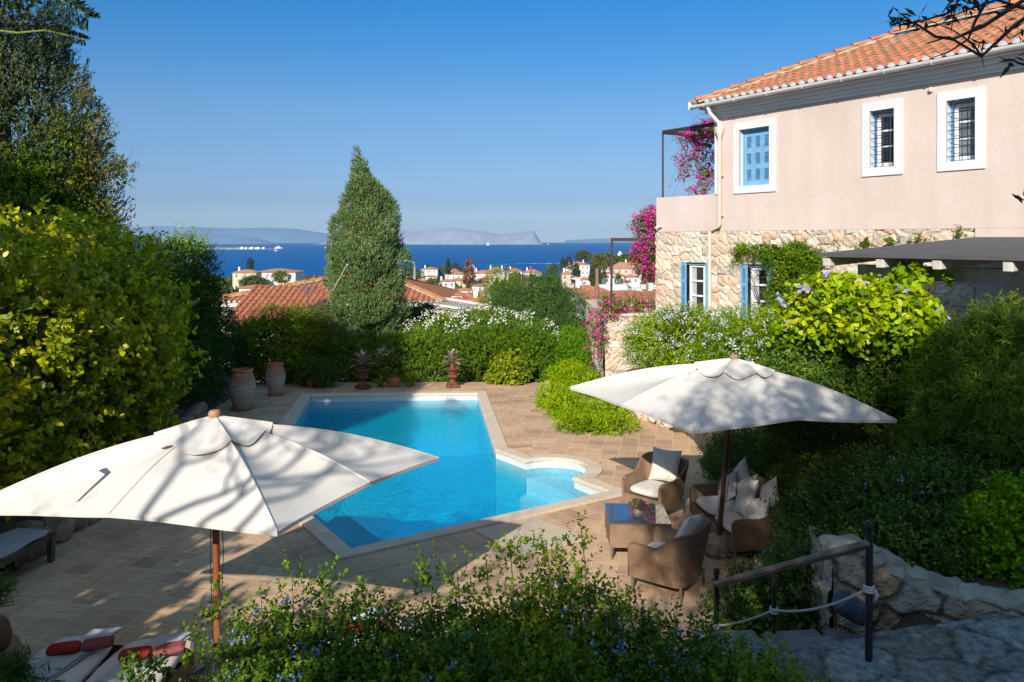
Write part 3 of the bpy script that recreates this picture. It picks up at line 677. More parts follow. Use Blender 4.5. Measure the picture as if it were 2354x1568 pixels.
# ---------------------------------------------------------------- raised stone terrace beside the house with its own frame
tx0 = (1390 - CX) / F * 21.5; zt2 = 2.34
terr = thing('stone_terrace_wall', 'pale rubble stone retaining wall below the pink bougainvillea, left of the house', 'wall', (tx0, 21.5, 0))
mb = MB(); stones(mb, (tx0, 21.5, -.2), (1, 0, 0), (0, 0, 1), (0, -1, 0), 3.2, zt2 + .14, .28, .045, .04, seed=11)
stones(mb, (tx0, 26.5, -.2), (0, -1, 0), (0, 0, 1), (-1, 0, 0), 5.0, zt2 + .14, .3, .04, .07, seed=12)
mb.build('wall', M_stone, terr, world=True)
mb = MB(); mb.box((tx0 + 1.6, 24.0, zt2), (3.3, 5.1, .10), bev=.03); mb.build('rendered_top', M_mortar, terr, world=True)
fr2 = thing('terrace_frame', 'dark metal post and beam rising from the stone retaining wall beside the bougainvillea', 'pergola', (tx0 + .2, 21.7, zt2))
xp = (1404 - CX) / F * 21.7; mb = MB(); mb.bar((xp, 21.7, zt2), (xp + .03, 21.7, 4.37), .06, .06, up=(1, 0, 0)); mb.build('post', M_brown_iron, fr2, world=True)
mb = MB(); mb.bar((xp - .0, 21.7, 4.41), (4.25, 21.7, 4.41), .07, .085); mb.build('beam', M_brown_iron, fr2, world=True)
# low rubble wall edging the paving
lw = MB(); A = [Vector((2.62, 20.85, 0)), Vector((3.65, 18.35, 0)), Vector((4.35, 17.6, 0)), Vector((5.6, 16.9, 0))]
for i in range(3):
    u = (A[i + 1] - A[i]); L = u.length; u.normalize(); stones(lw, A[i], u, (0, 0, 1), u.cross(Vector((0, 0, 1))), L, (.95, .75, .7)[i], .26, .06, .05, seed=20 + i)
    lw.prism([A[i], A[i + 1], A[i + 1] - u.cross(Vector((0, 0, 1))) * .3, A[i] - u.cross(Vector((0, 0, 1))) * .3], (.9, .7, .65)[i], (.95, .75, .7)[i]); lw.c[-6:] = [(.5, .43, .33)] * 6
tag(lw.build('low_stone_wall', M_stone), 'low rubble stone wall edging the paving behind the right umbrella', 'wall')
# broken paving kerb at the corner beyond the pool
kb = MB(); pts = [Vector((1.25, 24.0, 0)), Vector((1.35, 23.2, 0)), Vector((1.75, 21.9, 0)), Vector((2.2, 21.0, 0)), Vector((2.55, 20.6, 0))]
rng = random.Random(4)
for i in range(len(pts) - 1):
    for k in range(4):
        p = pts[i].lerp(pts[i + 1], (k + .5) / 4); kb.cur = tuple(x * (.85 + .3 * rng.random()) for x in (.56, .48, .37)); kb.box((p.x + rng.uniform(-.08, .08), p.y, .02), (.42 + .15 * rng.random(), .27, .16 + .05 * rng.random()), rz=rng.random() * 3, bev=.05)
tag(kb.build('rubble_kerb', M_stone), 'rough pale stone kerb where the paving ends beyond the pool', 'kerb')

# ---------------------------------------------------------------- pergola with a dark felt roof
pg = thing('pergola', 'white timber pergola with a dark grey felt roof against the pink house', 'pergola', (4.5, 11.6, 0))
tW = 8.14; wd = 4.58
Wt = HP(tW, 0, 4.45); Cr = HP(tW, wd, 4.2); Cr2 = HP(tW + 5.2, wd, 4.2); Wt2 = HP(tW + 5.2, 0, 4.45)
felt = simple('dark_roof_felt', (.085, .085, .09), .9, .12, 3, .6, 60)
mb = MB(); th = .05
mb.add([p + Vector((0, 0, dz)) for dz in (0, -th) for p in (Wt, Cr, Cr2, Wt2)], [(0, 1, 2, 3), (4, 7, 6, 5), (0, 4, 5, 1), (1, 5, 6, 2), (2, 6, 7, 3), (3, 7, 4, 0)])
mb.build('roof', felt, pg, world=True)
M_whwood = simple('weathered_white_wood', (.55, .54, .51), .75, .18, 8, .3, 50)
for i, u in enumerate((.117, .954, 1.74, 2.6, 3.4, 4.2, 5.0)):
    mb = MB(); a = HP(tW + u, 0, 4.45 - .14); b = HP(tW + u, wd - .03, 4.2 - .125)
    mb.bar(a, b, .12, .13, bev=.01); mb.build('rafter', M_whwood, pg, world=True)
mb = MB(); mb.bar(HP(tW + .2, wd - .75, 3.93), HP(tW + 5.2, wd - .75, 3.93), .14, .2, bev=.012); mb.build('beam', M_whwood, pg, world=True)
for u in (.35, 2.7, 5.0):
    mb = MB(); q = HP(tW + u, wd - .75, 0); mb.bar((q.x, q.y, .8), (q.x, q.y, 3.83), .1, .1, up=(1, 0, 0)); mb.build('post', M_whwood, pg, world=True)
# ---------------------------------------------------------------- parasols
def canvasmat():
    m, nt, b, out = nm('cream_canvas'); v = coords(nt)
    n1 = N(nt, 'TexNoise', Scale=1.6, Detail=5.0); nt.links.new(v, n1.inputs['Vector'])
    n2 = N(nt, 'TexNoise', Scale=180.0, Detail=2.0); nt.links.new(v, n2.inputs['Vector'])
    r = ramp(nt, [(.3, (.62, .60, .555)), (.7, (.67, .655, .62))], n1.outputs['Fac']); nt.links.new(r.outputs[0], b.inputs['Base Color'])
    b.inputs['Roughness'].default_value = .9; b.inputs['Specular IOR Level'].default_value = .1
    ad = N(nt, 'Math', operation='MULTIPLY_ADD'); nt.links.new(n1.outputs['Fac'], ad.inputs[0]); ad.inputs[1].default_value = 3; nt.links.new(n2.outputs['Fac'], ad.inputs[2])
    bp = N(nt, 'Bump', Strength=.25, Distance=.01); nt.links.new(ad.outputs[0], bp.inputs['Height']); nt.links.new(bp.outputs[0], b.inputs['Normal'])
    t = N(nt, 'BsdfTranslucent', Color=(.62, .55, .44, 1)); mx = N(nt, 'MixShader'); mx.inputs[0].default_value = .13
    nt.links.new(b.outputs[0], mx.inputs[1]); nt.links.new(t.outputs[0], mx.inputs[2]); nt.links.new(mx.outputs[0], out.inputs[0]); return m
M_canvas = canvasmat()
M_pole = simple('varnished_wood_pole', (.26, .085, .035), .45, .25, 4, .1, 40)
M_stake = simple('grey_stone_base', (.28, .24, .20), .9, .3, 8, .5, 20)
def parasol(label, base, apex, corners, mids, cap_r=.62, rope=True, polemat=None):
    """corners: four points in order round the canopy, mids: the four points between them"""
    t = thing('parasol', label, 'parasol', base)
    base, apex = Vector(base), Vector(apex); rim = []
    for i in range(4): rim += [Vector(corners[i]), Vector(mids[i])]
    mb = MB(); mb.smooth = True; nr, na = 18, 14; rng = random.Random(3)
    def pt(a, r):                          # a: 0..8 round the canopy, r: 0..1 from the crown
        k = int(a) % 8; f = a - int(a); A, B = rim[k], rim[(k + 1) % 8]; q = A.lerp(B, f); bow = math.sin(PI * f)
        q = q + (apex - q) * (.035 * bow)                                   # edge pulled in between two ribs
        p = apex.lerp(q, r); 
        sag = .10 * bow * math.sin(PI * min(r, 1)) * .9 + .03 * bow * r
        dome = .10 * math.sin(PI * r) * (1 if r < 1 else 0)
        wr = .010 * math.sin(a * PI * 2 + r * 5 + a) * r * (1 - r * .6)
        return p + Vector((0, 0, dome - sag + wr))
    m = 8 * na; V = [pt(8 * i / m, max(.02, j / nr)) for j in range(nr + 1) for i in range(m)]
    mb.add(V, [(j * m + i, j * m + (i + 1) % m, (j + 1) * m + (i + 1) % m, (j + 1) * m + i) for j in range(nr) for i in range(m)])
    # hem turned down
    V = [pt(8 * i / m, 1) for i in range(m)]; V2 = [v + Vector((0, 0, -.035)) for v in V]
    mb.add(V + V2, [(i, (i + 1) % m, m + (i + 1) % m, m + i) for i in range(m)])
    mb.build('canopy', M_canvas, t, world=True)
    # seams along the ribs
    sm = MB(); sm.smooth = True
    for k in range(8): sm.tube([pt(k, r) + Vector((0, 0, .004)) for r in np.linspace(.12, 1, 16)], .010, 6)
    sm.build('seam', M_canvas, t, world=True)
    vt = MB(); vt.smooth = True
    def vp(a, r):
        k_ = int(a) % 8; f_ = a - int(a); e_ = rim[k_].lerp(rim[(k_ + 1) % 8], f_) - apex; q = pt(a, .56 / e_.length * r + .01); return q + Vector((0, 0, .035 + .045 * (1 - r) + (.008 * math.sin(a * PI * 3) if r > .9 else 0)))
    V = [vp(8 * i / m, j / 6) for j in range(7) for i in range(m)]
    vt.add(V, [(j * m + i, j * m + (i + 1) % m, (j + 1) * m + (i + 1) % m, (j + 1) * m + i) for j in range(6) for i in range(m)])
    vt.build('vent_cap', M_canvas, t, world=True)
    f = MB(); f.lathe([(0, .05), (.045, .05), (.06, .07), (.062, .10), (.05, .125), (0, .13)], apex, 16, False); f.build('finial', simple('turned_wood', (.42, .22, .14), .6, .1, 6), t, smooth=True, world=True)
    pm = polemat or M_pole; p = MB(); p.tube([base, apex + Vector((0, 0, .02))], .034, 16); p.build('pole', pm, t, smooth=True, world=True)
    hubp = base.lerp(apex, .80)
    h = MB(); h.tube([base.lerp(apex, .79), base.lerp(apex, .82)], .06, 12); h.build('hub', pm, t, world=True); h = MB(); h.tube([base.lerp(apex, .965), base.lerp(apex, .985)], .06, 12); h.build('hub', pm, t, world=True)
    for k in range(8):
        r_ = MB(); pts_ = [pt(k, r) + Vector((0, 0, -.03)) for r in np.linspace(.03, .985, 8)]
        for i in range(7): r_.bar(pts_[i], pts_[i + 1], .018, .028)
        r_.bar(hubp, pts_[4], .014, .02); r_.build('rib', pm, t, world=True)
    if rope:
        o = MB(); off = Vector((-.045, .0, 0)); o.tube([base.lerp(apex, .8) + off, base.lerp(apex, .45) + off + Vector((-.012, 0, 0)), base.lerp(apex, .13) + off], .0045, 5); o.build('cord', M_black, t, world=True)
        o = MB(); off = Vector((.05, -.02, 0)); o.tube([base.lerp(apex, .8) + off, base.lerp(apex, .5) + off + Vector((.03, 0, 0)), base.lerp(apex, .30) + off], .0045, 5); o.build('cord', M_black, t, world=True)
    return t
def dz(px, py, z): return G(px, py, z)
L_, N_, R_ = G(-100, 1176, 1.92), G(637, 1224, 1.98), G(1008, 1053, 1.96); F_ = L_ + R_ - N_
mid = lambda a, b, z: (a + b) / 2 + Vector((0, 0, z))
u1 = parasol('large cream canvas parasol nearest the camera, with branch shadows across it, at lower left', (-2.93, 7.85, 0), D(493, 972, 7.95), [L_, N_, R_, F_], [mid(L_, N_, .07), mid(N_, R_, .07), mid(R_, F_, .03), mid(F_, L_, .03)])
# tie strap lying on the far left panel
mb = MB(); a = G(96, 1131, 2.24); b = G(180, 1068, 2.37); q = G(175, 1063, 2.40)
for k in range(2):
    d = Vector((.025, .01, 0)); 
mb.add([a, a + Vector((.03, .01, .01)), b + Vector((.05, .0, .02)), b], [(0, 1, 2, 3)]); mb.add([b, b + Vector((.05, 0, .02)), b + Vector((-.03, .06, .05)), b + Vector((-.09, .05, .02))], [(0, 1, 2, 3)])
mb.build('strap', M_canvas, u1, world=True)
L_, N_, R_ = G(1310, 890, 2.1), G(1592, 992, 2.12), G(2061, 967, 2.1); F_ = L_ + R_ - N_ - Vector((0, 0, .1))
pb = Vector((2.87, 11.0, 0))
u2 = parasol('cream canvas parasol standing over the wicker sofa, its left half in full sun', pb, (3.13, 11.1, 2.66), [L_, N_, R_, F_], [mid(L_, N_, .02), mid(N_, R_, .10), mid(R_, F_, .0), mid(F_, L_, .0)], polemat=simple('dark_wood_pole', (.11, .035, .022), .5, .25, 4, .1, 40))
mb = MB(); mb.lathe([(0, 0), (.17, 0), (.2, .06), (.19, .2), (.13, .27), (.05, .28), (0, .28)], (pb.x, pb.y, 0), 14, False); mb.build('stone_base', M_stake, u2, smooth=False, world=True)
mb = MB(); mb.lathe([(0, 0), (.26, 0), (.26, .06), (.1, .09), (.05, .3), (0, .3)], (-2.93, 7.85, 0), 18, False); mb.build('base', M_black, u1, world=True)

# ---------------------------------------------------------------- wicker furniture
def wickermat(name, c1, c2):
    m, nt, b, out = nm(name); uv = N(nt, 'UVMap', uv_map='UVMap'); sp = N(nt, 'SeparateXYZ'); nt.links.new(uv.outputs[0], sp.inputs[0])
    def sn(src, fr, ph=0):
        a = N(nt, 'Math', operation='MULTIPLY_ADD'); nt.links.new(src, a.inputs[0]); a.inputs[1].default_value = fr; a.inputs[2].default_value = ph
        s = N(nt, 'Math', operation='SINE'); nt.links.new(a.outputs[0], s.inputs[0]); return s.outputs[0]
    su, sv = sn(sp.outputs['X'], 2 * PI / .030), sn(sp.outputs['Y'], 2 * PI / .022)
    w = N(nt, 'Math', operation='MULTIPLY'); nt.links.new(su, w.inputs[0]); nt.links.new(sv, w.inputs[1])
    fine = sn(sp.outputs['Y'], 2 * PI / .013); q = N(nt, 'Math', operation='MULTIPLY_ADD'); nt.links.new(fine, q.inputs[0]); q.inputs[1].default_value = .35; nt.links.new(w.outputs[0], q.inputs[2])
    h = N(nt, 'Math', operation='MULTIPLY_ADD'); nt.links.new(q.outputs[0], h.inputs[0]); h.inputs[1].default_value = .38; h.inputs[2].default_value = .5; h.use_clamp = True
    ns = N(nt, 'TexNoise', Scale=5.0, Detail=5.0); v = coords(nt); nt.links.new(v, ns.inputs['Vector'])
    r = ramp(nt, [(0, c1), (1, c2)], h.outputs[0]); o = mul(nt, r.outputs[0], ramp(nt, [(.3, (.8, .78, .76)), (.7, (1.15, 1.12, 1.1))], ns.outputs['Fac']).outputs[0])
    nt.links.new(o, b.inputs['Base Color']); b.inputs['Roughness'].default_value = .55; b.inputs['Specular IOR Level'].default_value = .35
    bp = N(nt, 'Bump', Strength=.8, Distance=.006); nt.links.new(h.outputs[0], bp.inputs['Height']); nt.links.new(bp.outputs[0], b.inputs['Normal']); return m
M_wick = wickermat('brown_wicker', (.06, .04, .026), (.40, .265, .165))
M_cush = simple('cream_cushion', (.63, .60, .55), .95, .05, 3, .35, 9, spec=.1)
M_leg = simple('grey_brown_leg', (.16, .12, .09), .5, .2, 8)
def uvgrid(name, fn, nu, nv, lu, lv, mat, parent, closed=False, skipsm=False):
    """a grid surface with metric UVs so that the weave keeps its size"""
    mb = MB(); mb.smooth = True; mb.grid(fn, nu, nv); o = mb.build(name, mat, parent); uvl = o.data.uv_layers.new(name='UVMap'); arr = []
    for p in o.data.polygons:
        k = p.index; j, i = divmod(k, nu)
        for a, b in ((0, 0), (1, 0), (1, 1), (0, 1)): arr += [(i + a) / nu * lu, (j + b) / nv * lv]
    uvl.data.foreach_set('uv', arr); return o
def cushion(mb, c, d, rz=0, puff=.35, M=None, n=10):
    """soft rounded box: superellipsoid"""
    V = []; e = .45
    sg = lambda x, p: math.copysign(abs(x) ** p, x)
    for j in range(n + 1):
        ph = -PI / 2 + PI * j / n
        for i in range(2 * n):
            th = 2 * PI * i / (2 * n)
            V.append(Vector((sg(math.cos(ph), .55) * sg(math.cos(th), e) * d[0] / 2, sg(math.cos(ph), .55) * sg(math.sin(th), e) * d[1] / 2, sg(math.sin(ph), .8) * d[2] / 2)))
    T = Matrix.Translation(c) @ Matrix.Rotation(rz, 4, 'Z')
    if M is not None: T = M if M is not None else T
    m = 2 * n; mb.add([T @ v for v in V], [(j * m + i, j * m + (i + 1) % m, (j + 1) * m + (i + 1) % m, (j + 1) * m + i) for j in range(n) for i in range(m)])
def pillow(mb, M, w=.48, h=.48, t=.17, n=12):
    """scatter cushion: square outline with pulled-in edges and pointed corners"""
    for s in (-1, 1):
        V = []
        for j in range(n + 1):
            for i in range(n + 1):
                u, v = -1 + 2 * i / n, -1 + 2 * j / n; k = (1 - u * u) * (1 - v * v); pin = 1 - .10 * (1 - v * v) * abs(u) ** 3; pin2 = 1 - .10 * (1 - u * u) * abs(v) ** 3
                V.append(M @ Vector((u * w / 2 * pin, v * h / 2 * pin2, s * t / 2 * (k ** .42) + .012 * math.sin(u * 7 + v * 5) * k)))
        mb.add(V, [(j * (n + 1) + i, j * (n + 1) + i + 1, (j + 1) * (n + 1) + i + 1, (j + 1) * (n + 1) + i) for j in range(n) for i in range(n)])
def tub(name, label, loc, rz, W, Dp, cat, arm=.60, back=.84, seats=1, group=None):
    """wicker tub seat: faces local -Y; W wide, Dp deep"""
    t = thing(name, label, cat, loc, rz, group)
    r = .17; zb = .17
    # outline from the front left corner round the back to the front right
    path = []; w, d = W / 2, Dp / 2
    def arc(cx, cy, a0, a1, rad, n=6): return [(cx + rad * math.cos(a), cy + rad * math.sin(a)) for a in np.linspace(a0, a1, n)]
    path = [(-w, -d), (-w, -d * .3)] + arc(-w + r, d - r, PI, PI / 2, r) + [(0, d)] + arc(w - r, d - r, PI / 2, 0, r) + [(w, -d * .3), (w, -d)]
    P = [Vector((*p, 0)) for p in path]; Ls = [0]
    for a, b in zip(P, P[1:]): Ls.append(Ls[-1] + (b - a).length)
    TL = Ls[-1]
    def at(s):
        x = s * TL
        for k in range(len(P) - 1):
            if x <= Ls[k + 1] + 1e-9: f = (x - Ls[k]) / max(1e-9, Ls[k + 1] - Ls[k]); return P[k].lerp(P[k + 1], f)
        return P[-1]
    side = (Dp) / TL
    def top(s):
        q = min(s, 1 - s) / side         # 0 at the front, 1 at the back corner
        q2 = max(0, min(1, (q - .45) / .55)); sm = q2 * q2 * (3 - 2 * q2); z = arm + (back - arm) * sm
        fr_ = max(0, 1 - q / .10); return z - .05 * fr_ ** 2 
    def outn(s):
        a, b = at(max(0, s - .004)), at(min(1, s + .004)); d_ = (b - a).normalized(); return Vector((-d_.y, d_.x, 0))
    th = .055; nu = 64
    prof = [(0, 0), (0, .25), (0, .5), (0, .75), (0, .97), (.012, 1.0), (.5, 1.02), (.985, 1.0), (1, .97), (1, .6), (1, .3)]
    def fn(u, v):
        k = v * (len(prof) - 1); i = min(int(k), len(prof) - 2); f = k - i; a = prof[i][0] + (prof[i + 1][0] - prof[i][0]) * f; h = prof[i][1] + (prof[i + 1][1] - prof[i][1]) * f
        p = at(u); n_ = outn(u); q = min(u, 1 - u) / side; lean = .10 * max(0, min(1, (q - .3) / .7)) * h ** 1.3 * (1 if True else 0)
        base_in = -.03 * (1 - min(1, h))
        z = zb + (top(u) - zb) * h; pp = p + n_ * (lean + base_in - a * th); return (pp.x, pp.y, z)
    uvgrid('shell', fn, nu, len(prof) - 1, TL, 1.35, M_wick, t)
    # front panel and front ends of the arms
    zf = .34
    uvgrid('seat_front', lambda u, v: (-w + .02 + (W - .04) * u, -d + .004 - .0 * v, zb + (zf - zb) * v), 6, 2, W, zf - zb, M_wick, t)
    for s in (-1, 1):
        def fe(u, v, s=s): return (s * (w - .002 - th * 1.0 * u), -d - .003, zb + (arm - .055 - zb) * v)
        uvgrid('arm_front', fe, 2, 6, th, arm - zb, M_wick, t)
    mb = MB(); mb.box((0, .0, zf - .02), (W - .1, Dp - .08, .03)); mb.build('seat_base', M_leg, t)
    for sx in (-1, 1):
        for sy in (-1, 1):
            mb = MB(); mb.tube([(sx * (w - .05), sy * (d - .05), zb + .05), (sx * (w - .045), sy * (d - .04), 0)], [.024, .014], 10); mb.build('leg', M_leg, t, smooth=True)
    sw = (W - .13) / seats
    for k in range(seats):
        mb = MB(); cushion(mb, (-(W - .13) / 2 + sw * (k + .5), -.025, zf + .06), (sw - .004, Dp - .08, .13), n=12); mb.build('seat_cushion', M_cush, t, smooth=True)
    return t
def facing(dx, dy): return math.atan2(dy, dx) + PI / 2         # rotation that turns local -Y towards (dx, dy)
c_far = tub('wicker_armchair', 'brown wicker armchair between the pool steps and the glass-topped table', (2.30, 12.68, 0), facing(-.7, -.7), .76, .74, 'armchair', group='wicker armchairs round the glass-topped table')
c_near = clone(c_far, loc=(1.98, 9.98, 0), rz=facing(-.80, .60), label='brown wicker armchair seen from behind, nearest the blue-flowering shrub')
c_near['category'] = 'armchair'
sofa = tub('wicker_sofa', 'brown wicker two-seat sofa heaped with cream scatter cushions, under the right parasol', (3.28, 11.5, 0), facing(-.99, -.14), 1.62, .82, 'sofa', seats=2)
def loose(label, M, w=.5, h=.5, t=.18, cat='cushion', group='cream scatter cushions'):
    mb = MB(); mb.smooth = True; pillow(mb, Matrix.Identity(4), w, h, t); o = mb.build('scatter_cushion', M_cush); o.matrix_world = M; return tag(o, label, cat, group)
def lean(x, y, z, face, tilt, roll=0):            # cushion standing, its face turned towards `face`
    return Matrix.Translation((x, y, z)) @ Matrix.Rotation(face, 4, 'Z') @ Matrix.Rotation(math.radians(90 - tilt), 4, 'X') @ Matrix.Rotation(roll, 4, 'Z')
fa = facing(-.7, -.7)
loose('square cream cushion propped against the back of the armchair by the pool steps', lean(2.50, 12.86, .72, fa, 20, .06), .56, .54, .17)
loose('cream piped cushion leaning on the back of the nearest wicker armchair', lean(2.19, 9.80, .76, facing(-.80, .60), 24, .2), .54, .50, .18)
fs = facing(-.99, -.14)
loose('cream scatter cushion at the far end of the sofa, lowest of the heap', lean(3.28, 11.98, .62, fs, 26, .75), .44, .44, .17)
loose('cream scatter cushion standing upright behind the others at the far end of the sofa', lean(3.50, 12.02, .80, fs, 15, .9), .42, .42, .15)
loose('bent cream cushion in the middle of the sofa back', lean(3.48, 11.65, .70, fs, 26, .5), .40, .42, .2)
loose('tall narrow cream cushion with a tied top, in the middle of the sofa', lean(3.36, 11.30, .72, fs, 26, .12), .32, .56, .2)
loose('cream cushion at the near end of the sofa, pressed against the arm', lean(3.42, 10.98, .62, fs, 28, .4), .46, .40, .2)
loose('small cream cushion partly behind leaves at the near end of the sofa', lean(3.60, 11.0, .84, fs, 18, .7), .4, .4, .16)
# coffee table
tb = thing('coffee_table', 'square brown wicker coffee table with a glass top reflecting the sky', 'table', (1.78, 11.22, 0), math.radians(-2))
TWx, TWy = .84, .82
def ring(u, v):
    q = u * 4; k = int(q) % 4; f = q - int(q); c = [(-1, -1), (1, -1), (1, 1), (-1, 1), (-1, -1)]
    x = c[k][0] + (c[k + 1][0] - c[k][0]) * f; y = c[k][1] + (c[k + 1][1] - c[k][1]) * f; return (x * TWx / 2, y * TWy / 2, .17 + .32 * v)
uvgrid('wicker_body', ring, 16, 4, 3.3, .32, M_wick, tb)
m, nt, b, out = nm('table_glass'); b.inputs['Base Color'].default_value = (.05, .08, .10, 1); b.inputs['Roughness'].default_value = .03; b.inputs['Specular IOR Level'].default_value = 1.0; b.inputs['IOR'].default_value = 2.6
mb = MB(); mb.box((0, 0, .501), (TWx + .01, TWy + .01, .012), bev=.004); mb.build('glass_top', m, tb)
for sx in (-1, 1):
    for sy in (-1, 1): mb = MB(); mb.tube([(sx * .385, sy * .375, .2), (sx * .39, sy * .38, 0)], [.022, .014], 10); mb.build('leg', M_leg, tb, smooth=True)
# carved agave ornament on the table
mb = MB(); rng = random.Random(8); c = Vector((1.80, 11.27, .507))
mb.lathe([(0, 0), (.07, 0), (.06, .04), (.03, .06), (0, .06)], c, 12, False)
for k in range(30):
    a = k * 2.399; el = .15 + 1.25 * (k / 30); L = .16 - .04 * k / 30; d = Vector((math.cos(a) * math.cos(el), math.sin(a) * math.cos(el), math.sin(el)))
    s = d.cross(Vector((0, 0, 1))).normalized(); u = s.cross(d); w = .028; p0 = c + Vector((0, 0, .05)); p1 = p0 + d * L * .6; p2 = p0 + d * L + u * .02
    mb.add([p0 - s * .01, p0 + s * .01, p1 + s * w, p1 - s * w, p2 + s * w * .8, p2 - s * w * .8, p2 + d * .02, p1 - u * .015, p0 - u * .01], [(0, 1, 2, 3), (3, 2, 4, 5), (5, 4, 6), (0, 8, 7, 3), (8, 1, 2, 7), (7, 2, 4), (7, 4, 6), (7, 6, 5), (3, 7, 5)])
tag(mb.build('agave_ornament', simple('bronzed_ornament', (.16, .13, .075), .55, .3, 20, .3, 30)), 'brown carved agave ornament in the middle of the glass table', 'ornament')

# ---------------------------------------------------------------- jars, pots, urns
def pithos(label, x, y, R, H, seed):
    t = thing('terracotta_jar', label, 'jar', (x, y, 0), seed * 1.3, 'tall terracotta jars in the far left corner')
    prof = [(.62, 0), (.66, .02), (.72, .12), (.80, .22), (.93, .38), (1.0, .54), (.99, .66), (.92, .76), (.80, .87), (.76, .93), (.82, .955), (.84, .975), (.80, 1.0), (.70, 1.0), (.68, .9), (.6, .7)]
    m, nt, b, out = nm('jar_clay%d' % seed); v = coords(nt); sp = N(nt, 'SeparateXYZ'); nt.links.new(v, sp.inputs[0])
    ns = N(nt, 'TexNoise', Scale=3.0, Detail=6.0); mp = N(nt, 'Mapping'); mp.inputs['Scale'].default_value = (1, 1, 2.5); nt.links.new(v, mp.inputs[0]); nt.links.new(mp.outputs[0], ns.inputs['Vector'])
    a = N(nt, 'Math', operation='MULTIPLY_ADD'); nt.links.new(ns.outputs['Fac'], a.inputs[0]); a.inputs[1].default_value = .45; nt.links.new(sp.outputs['Z'], a.inputs[2])
    r = ramp(nt, [(.0, (.22, .15, .11)), (.3, (.36, .28, .23)), (.62, (.40, .33, .28)), (.80, (.34, .19, .11)), (.92, (.42, .16, .07))]); q = N(nt, 'Math', operation='MULTIPLY'); nt.links.new(a.outputs[0], q.inputs[0]); q.inputs[1].default_value = .78 / H
    nt.links.new(q.outputs[0], r.inputs[0]); nt.links.new(r.outputs[0], b.inputs['Base Color']); b.inputs['Roughness'].default_value = .85
    P = [(R * q_, H * z) for q_, z in prof]
    mb = MB(); mb.lathe(P, (0, 0, 0), 40, False); mb.build('body', m, t, smooth=True)
    for z, rr_ in ((.22, .80), (.38, .935), (.54, 1.005), (.66, .995), (.76, .925)):
        mb = MB(); mb.lathe([(R * rr_ - .004, H * z - .014), (R * rr_ + .014, H * z), (R * rr_ - .004, H * z + .014)], (0, 0, 0), 40, False); mb.build('band', m, t, smooth=True)
    mb = MB(); mb.lathe([(0, -.0), (R * .85, 0), (R * .88, .03), (R * .6, .035)], (0, 0, 0.001), 30, False); mb.build('saucer', M_terra, t)
    return t
g1 = G(557, 941); pithos('larger greyish terracotta jar at the foot of the tall left hedge', g1.x, g1.y, 29.5 / F * g1.y, 82 / F * g1.y + .12, 1)
g2 = G(633, 908); pithos('smaller terracotta jar below the bougainvillea, with a plant spilling over its rim', g2.x, g2.y, 22 / F * g2.y, 74 / F * g2.y, 2)
def bowl(label, x, y, R, H):
    t = thing('plant_pot', label, 'plant pot', (x, y, 0))
    mb = MB(); mb.lathe([(.0, 0), (R * .55, 0), (R * .85, H * .3), (R, H * .6), (R * .93, H * .85), (R * .80, H * .95), (R * .84, H), (R * .72, H), (R * .7, H * .8), (0, H * .8)], (0, 0, 0), 28, False); mb.build('body', M_terra, t, smooth=True)
    mb = MB(); mb.lathe([(0, H * .86), (R * .72, H * .86)], (0, 0, 0), 20, False); mb.build('earth', M_soil, t); return t
g3 = G(904, 892); bowl('round orange terracotta pot between the two rusty urns', g3.x, g3.y + .15, .19, .31)
g4 = G(713, 893); bowl('small dark terracotta pot in the shade beside the smaller jar', g4.x, g4.y + .15, .15, .26)
def urn(label, px, py, sx=1):
    g = G(px, py); t = thing('urn', label, 'urn', (g.x, g.y + .12, 0), .2, 'rusty urns holding metal agaves'); k = .56 / .56
    mb = MB(); mb.box((0, 0, .05), (.36, .36, .10), bev=.01); mb.box((0, 0, .12), (.27, .27, .05), bev=.02); mb.build('plinth', M_rust, t)
    mb = MB(); mb.lathe([(.12, .14), (.10, .17), (.065, .20), (.055, .24), (.07, .26), (.13, .29), (.155, .33), (.14, .37), (.10, .385), (.11, .40), (.13, .46), (.17, .52), (.235, .55), (.24, .575), (.20, .59), (.15, .575), (0, .56)], (0, 0, 0), 28, False); mb.build('bowl', M_rust, t, smooth=True)
    mb = MB(); mb.tube([(0, 0, .55), (0, 0, .72)], [.06, .035], 10); mb.build('stem', M_rust, t)
    M_ag = simple('weathered_sheet_metal', (.36, .34, .35), .45, .3, 7, .2, 30, metal=.5, c2=(.34, .13, .06)); rng = random.Random(5); c = Vector((0, 0, .70))
    for q in range(17):
        a = q * 2.399 + .4; lv = q / 17; el = -.1 + 1.35 * lv; L = .44 - .10 * lv; d = Vector((math.cos(a) * math.cos(el), math.sin(a) * math.cos(el), math.sin(el))); s = d.cross(Vector((0, 0, 1)))
        s.normalize(); u = s.cross(d); w = .062; z0 = c + Vector((0, 0, .14 * lv)); V = []
        for f, ww in ((.05, .35), (.35, .9), (.6, 1), (.82, .62), (1, .03)):
            p = z0 + d * L * f + u * (.03 - .09 * (f - .5) ** 2) - Vector((0, 0, .05 * f * f * (1 - lv)));
            V += [p - s * w * ww + u * .018 * ww, p - u * .012 * ww, p + s * w * ww + u * .018 * ww]
        mb = MB(); mb.add(V, [(3 * i + j, 3 * i + j + 1, 3 * i + j + 4, 3 * i + j + 3) for i in range(4) for j in range(2)]); mb.build('metal_leaf', M_ag, t)
    return t
ua = urn('rusty urn with a metal agave, in full sun before the right part of the hedge', 1039, 892)
g = G(832, 895); ub = clone(ua, loc=(g.x, g.y + .12, 0), rz=1.1, label='rusty urn with a metal agave, in deep shade before the dark part of the hedge'); ub['category'] = 'urn'

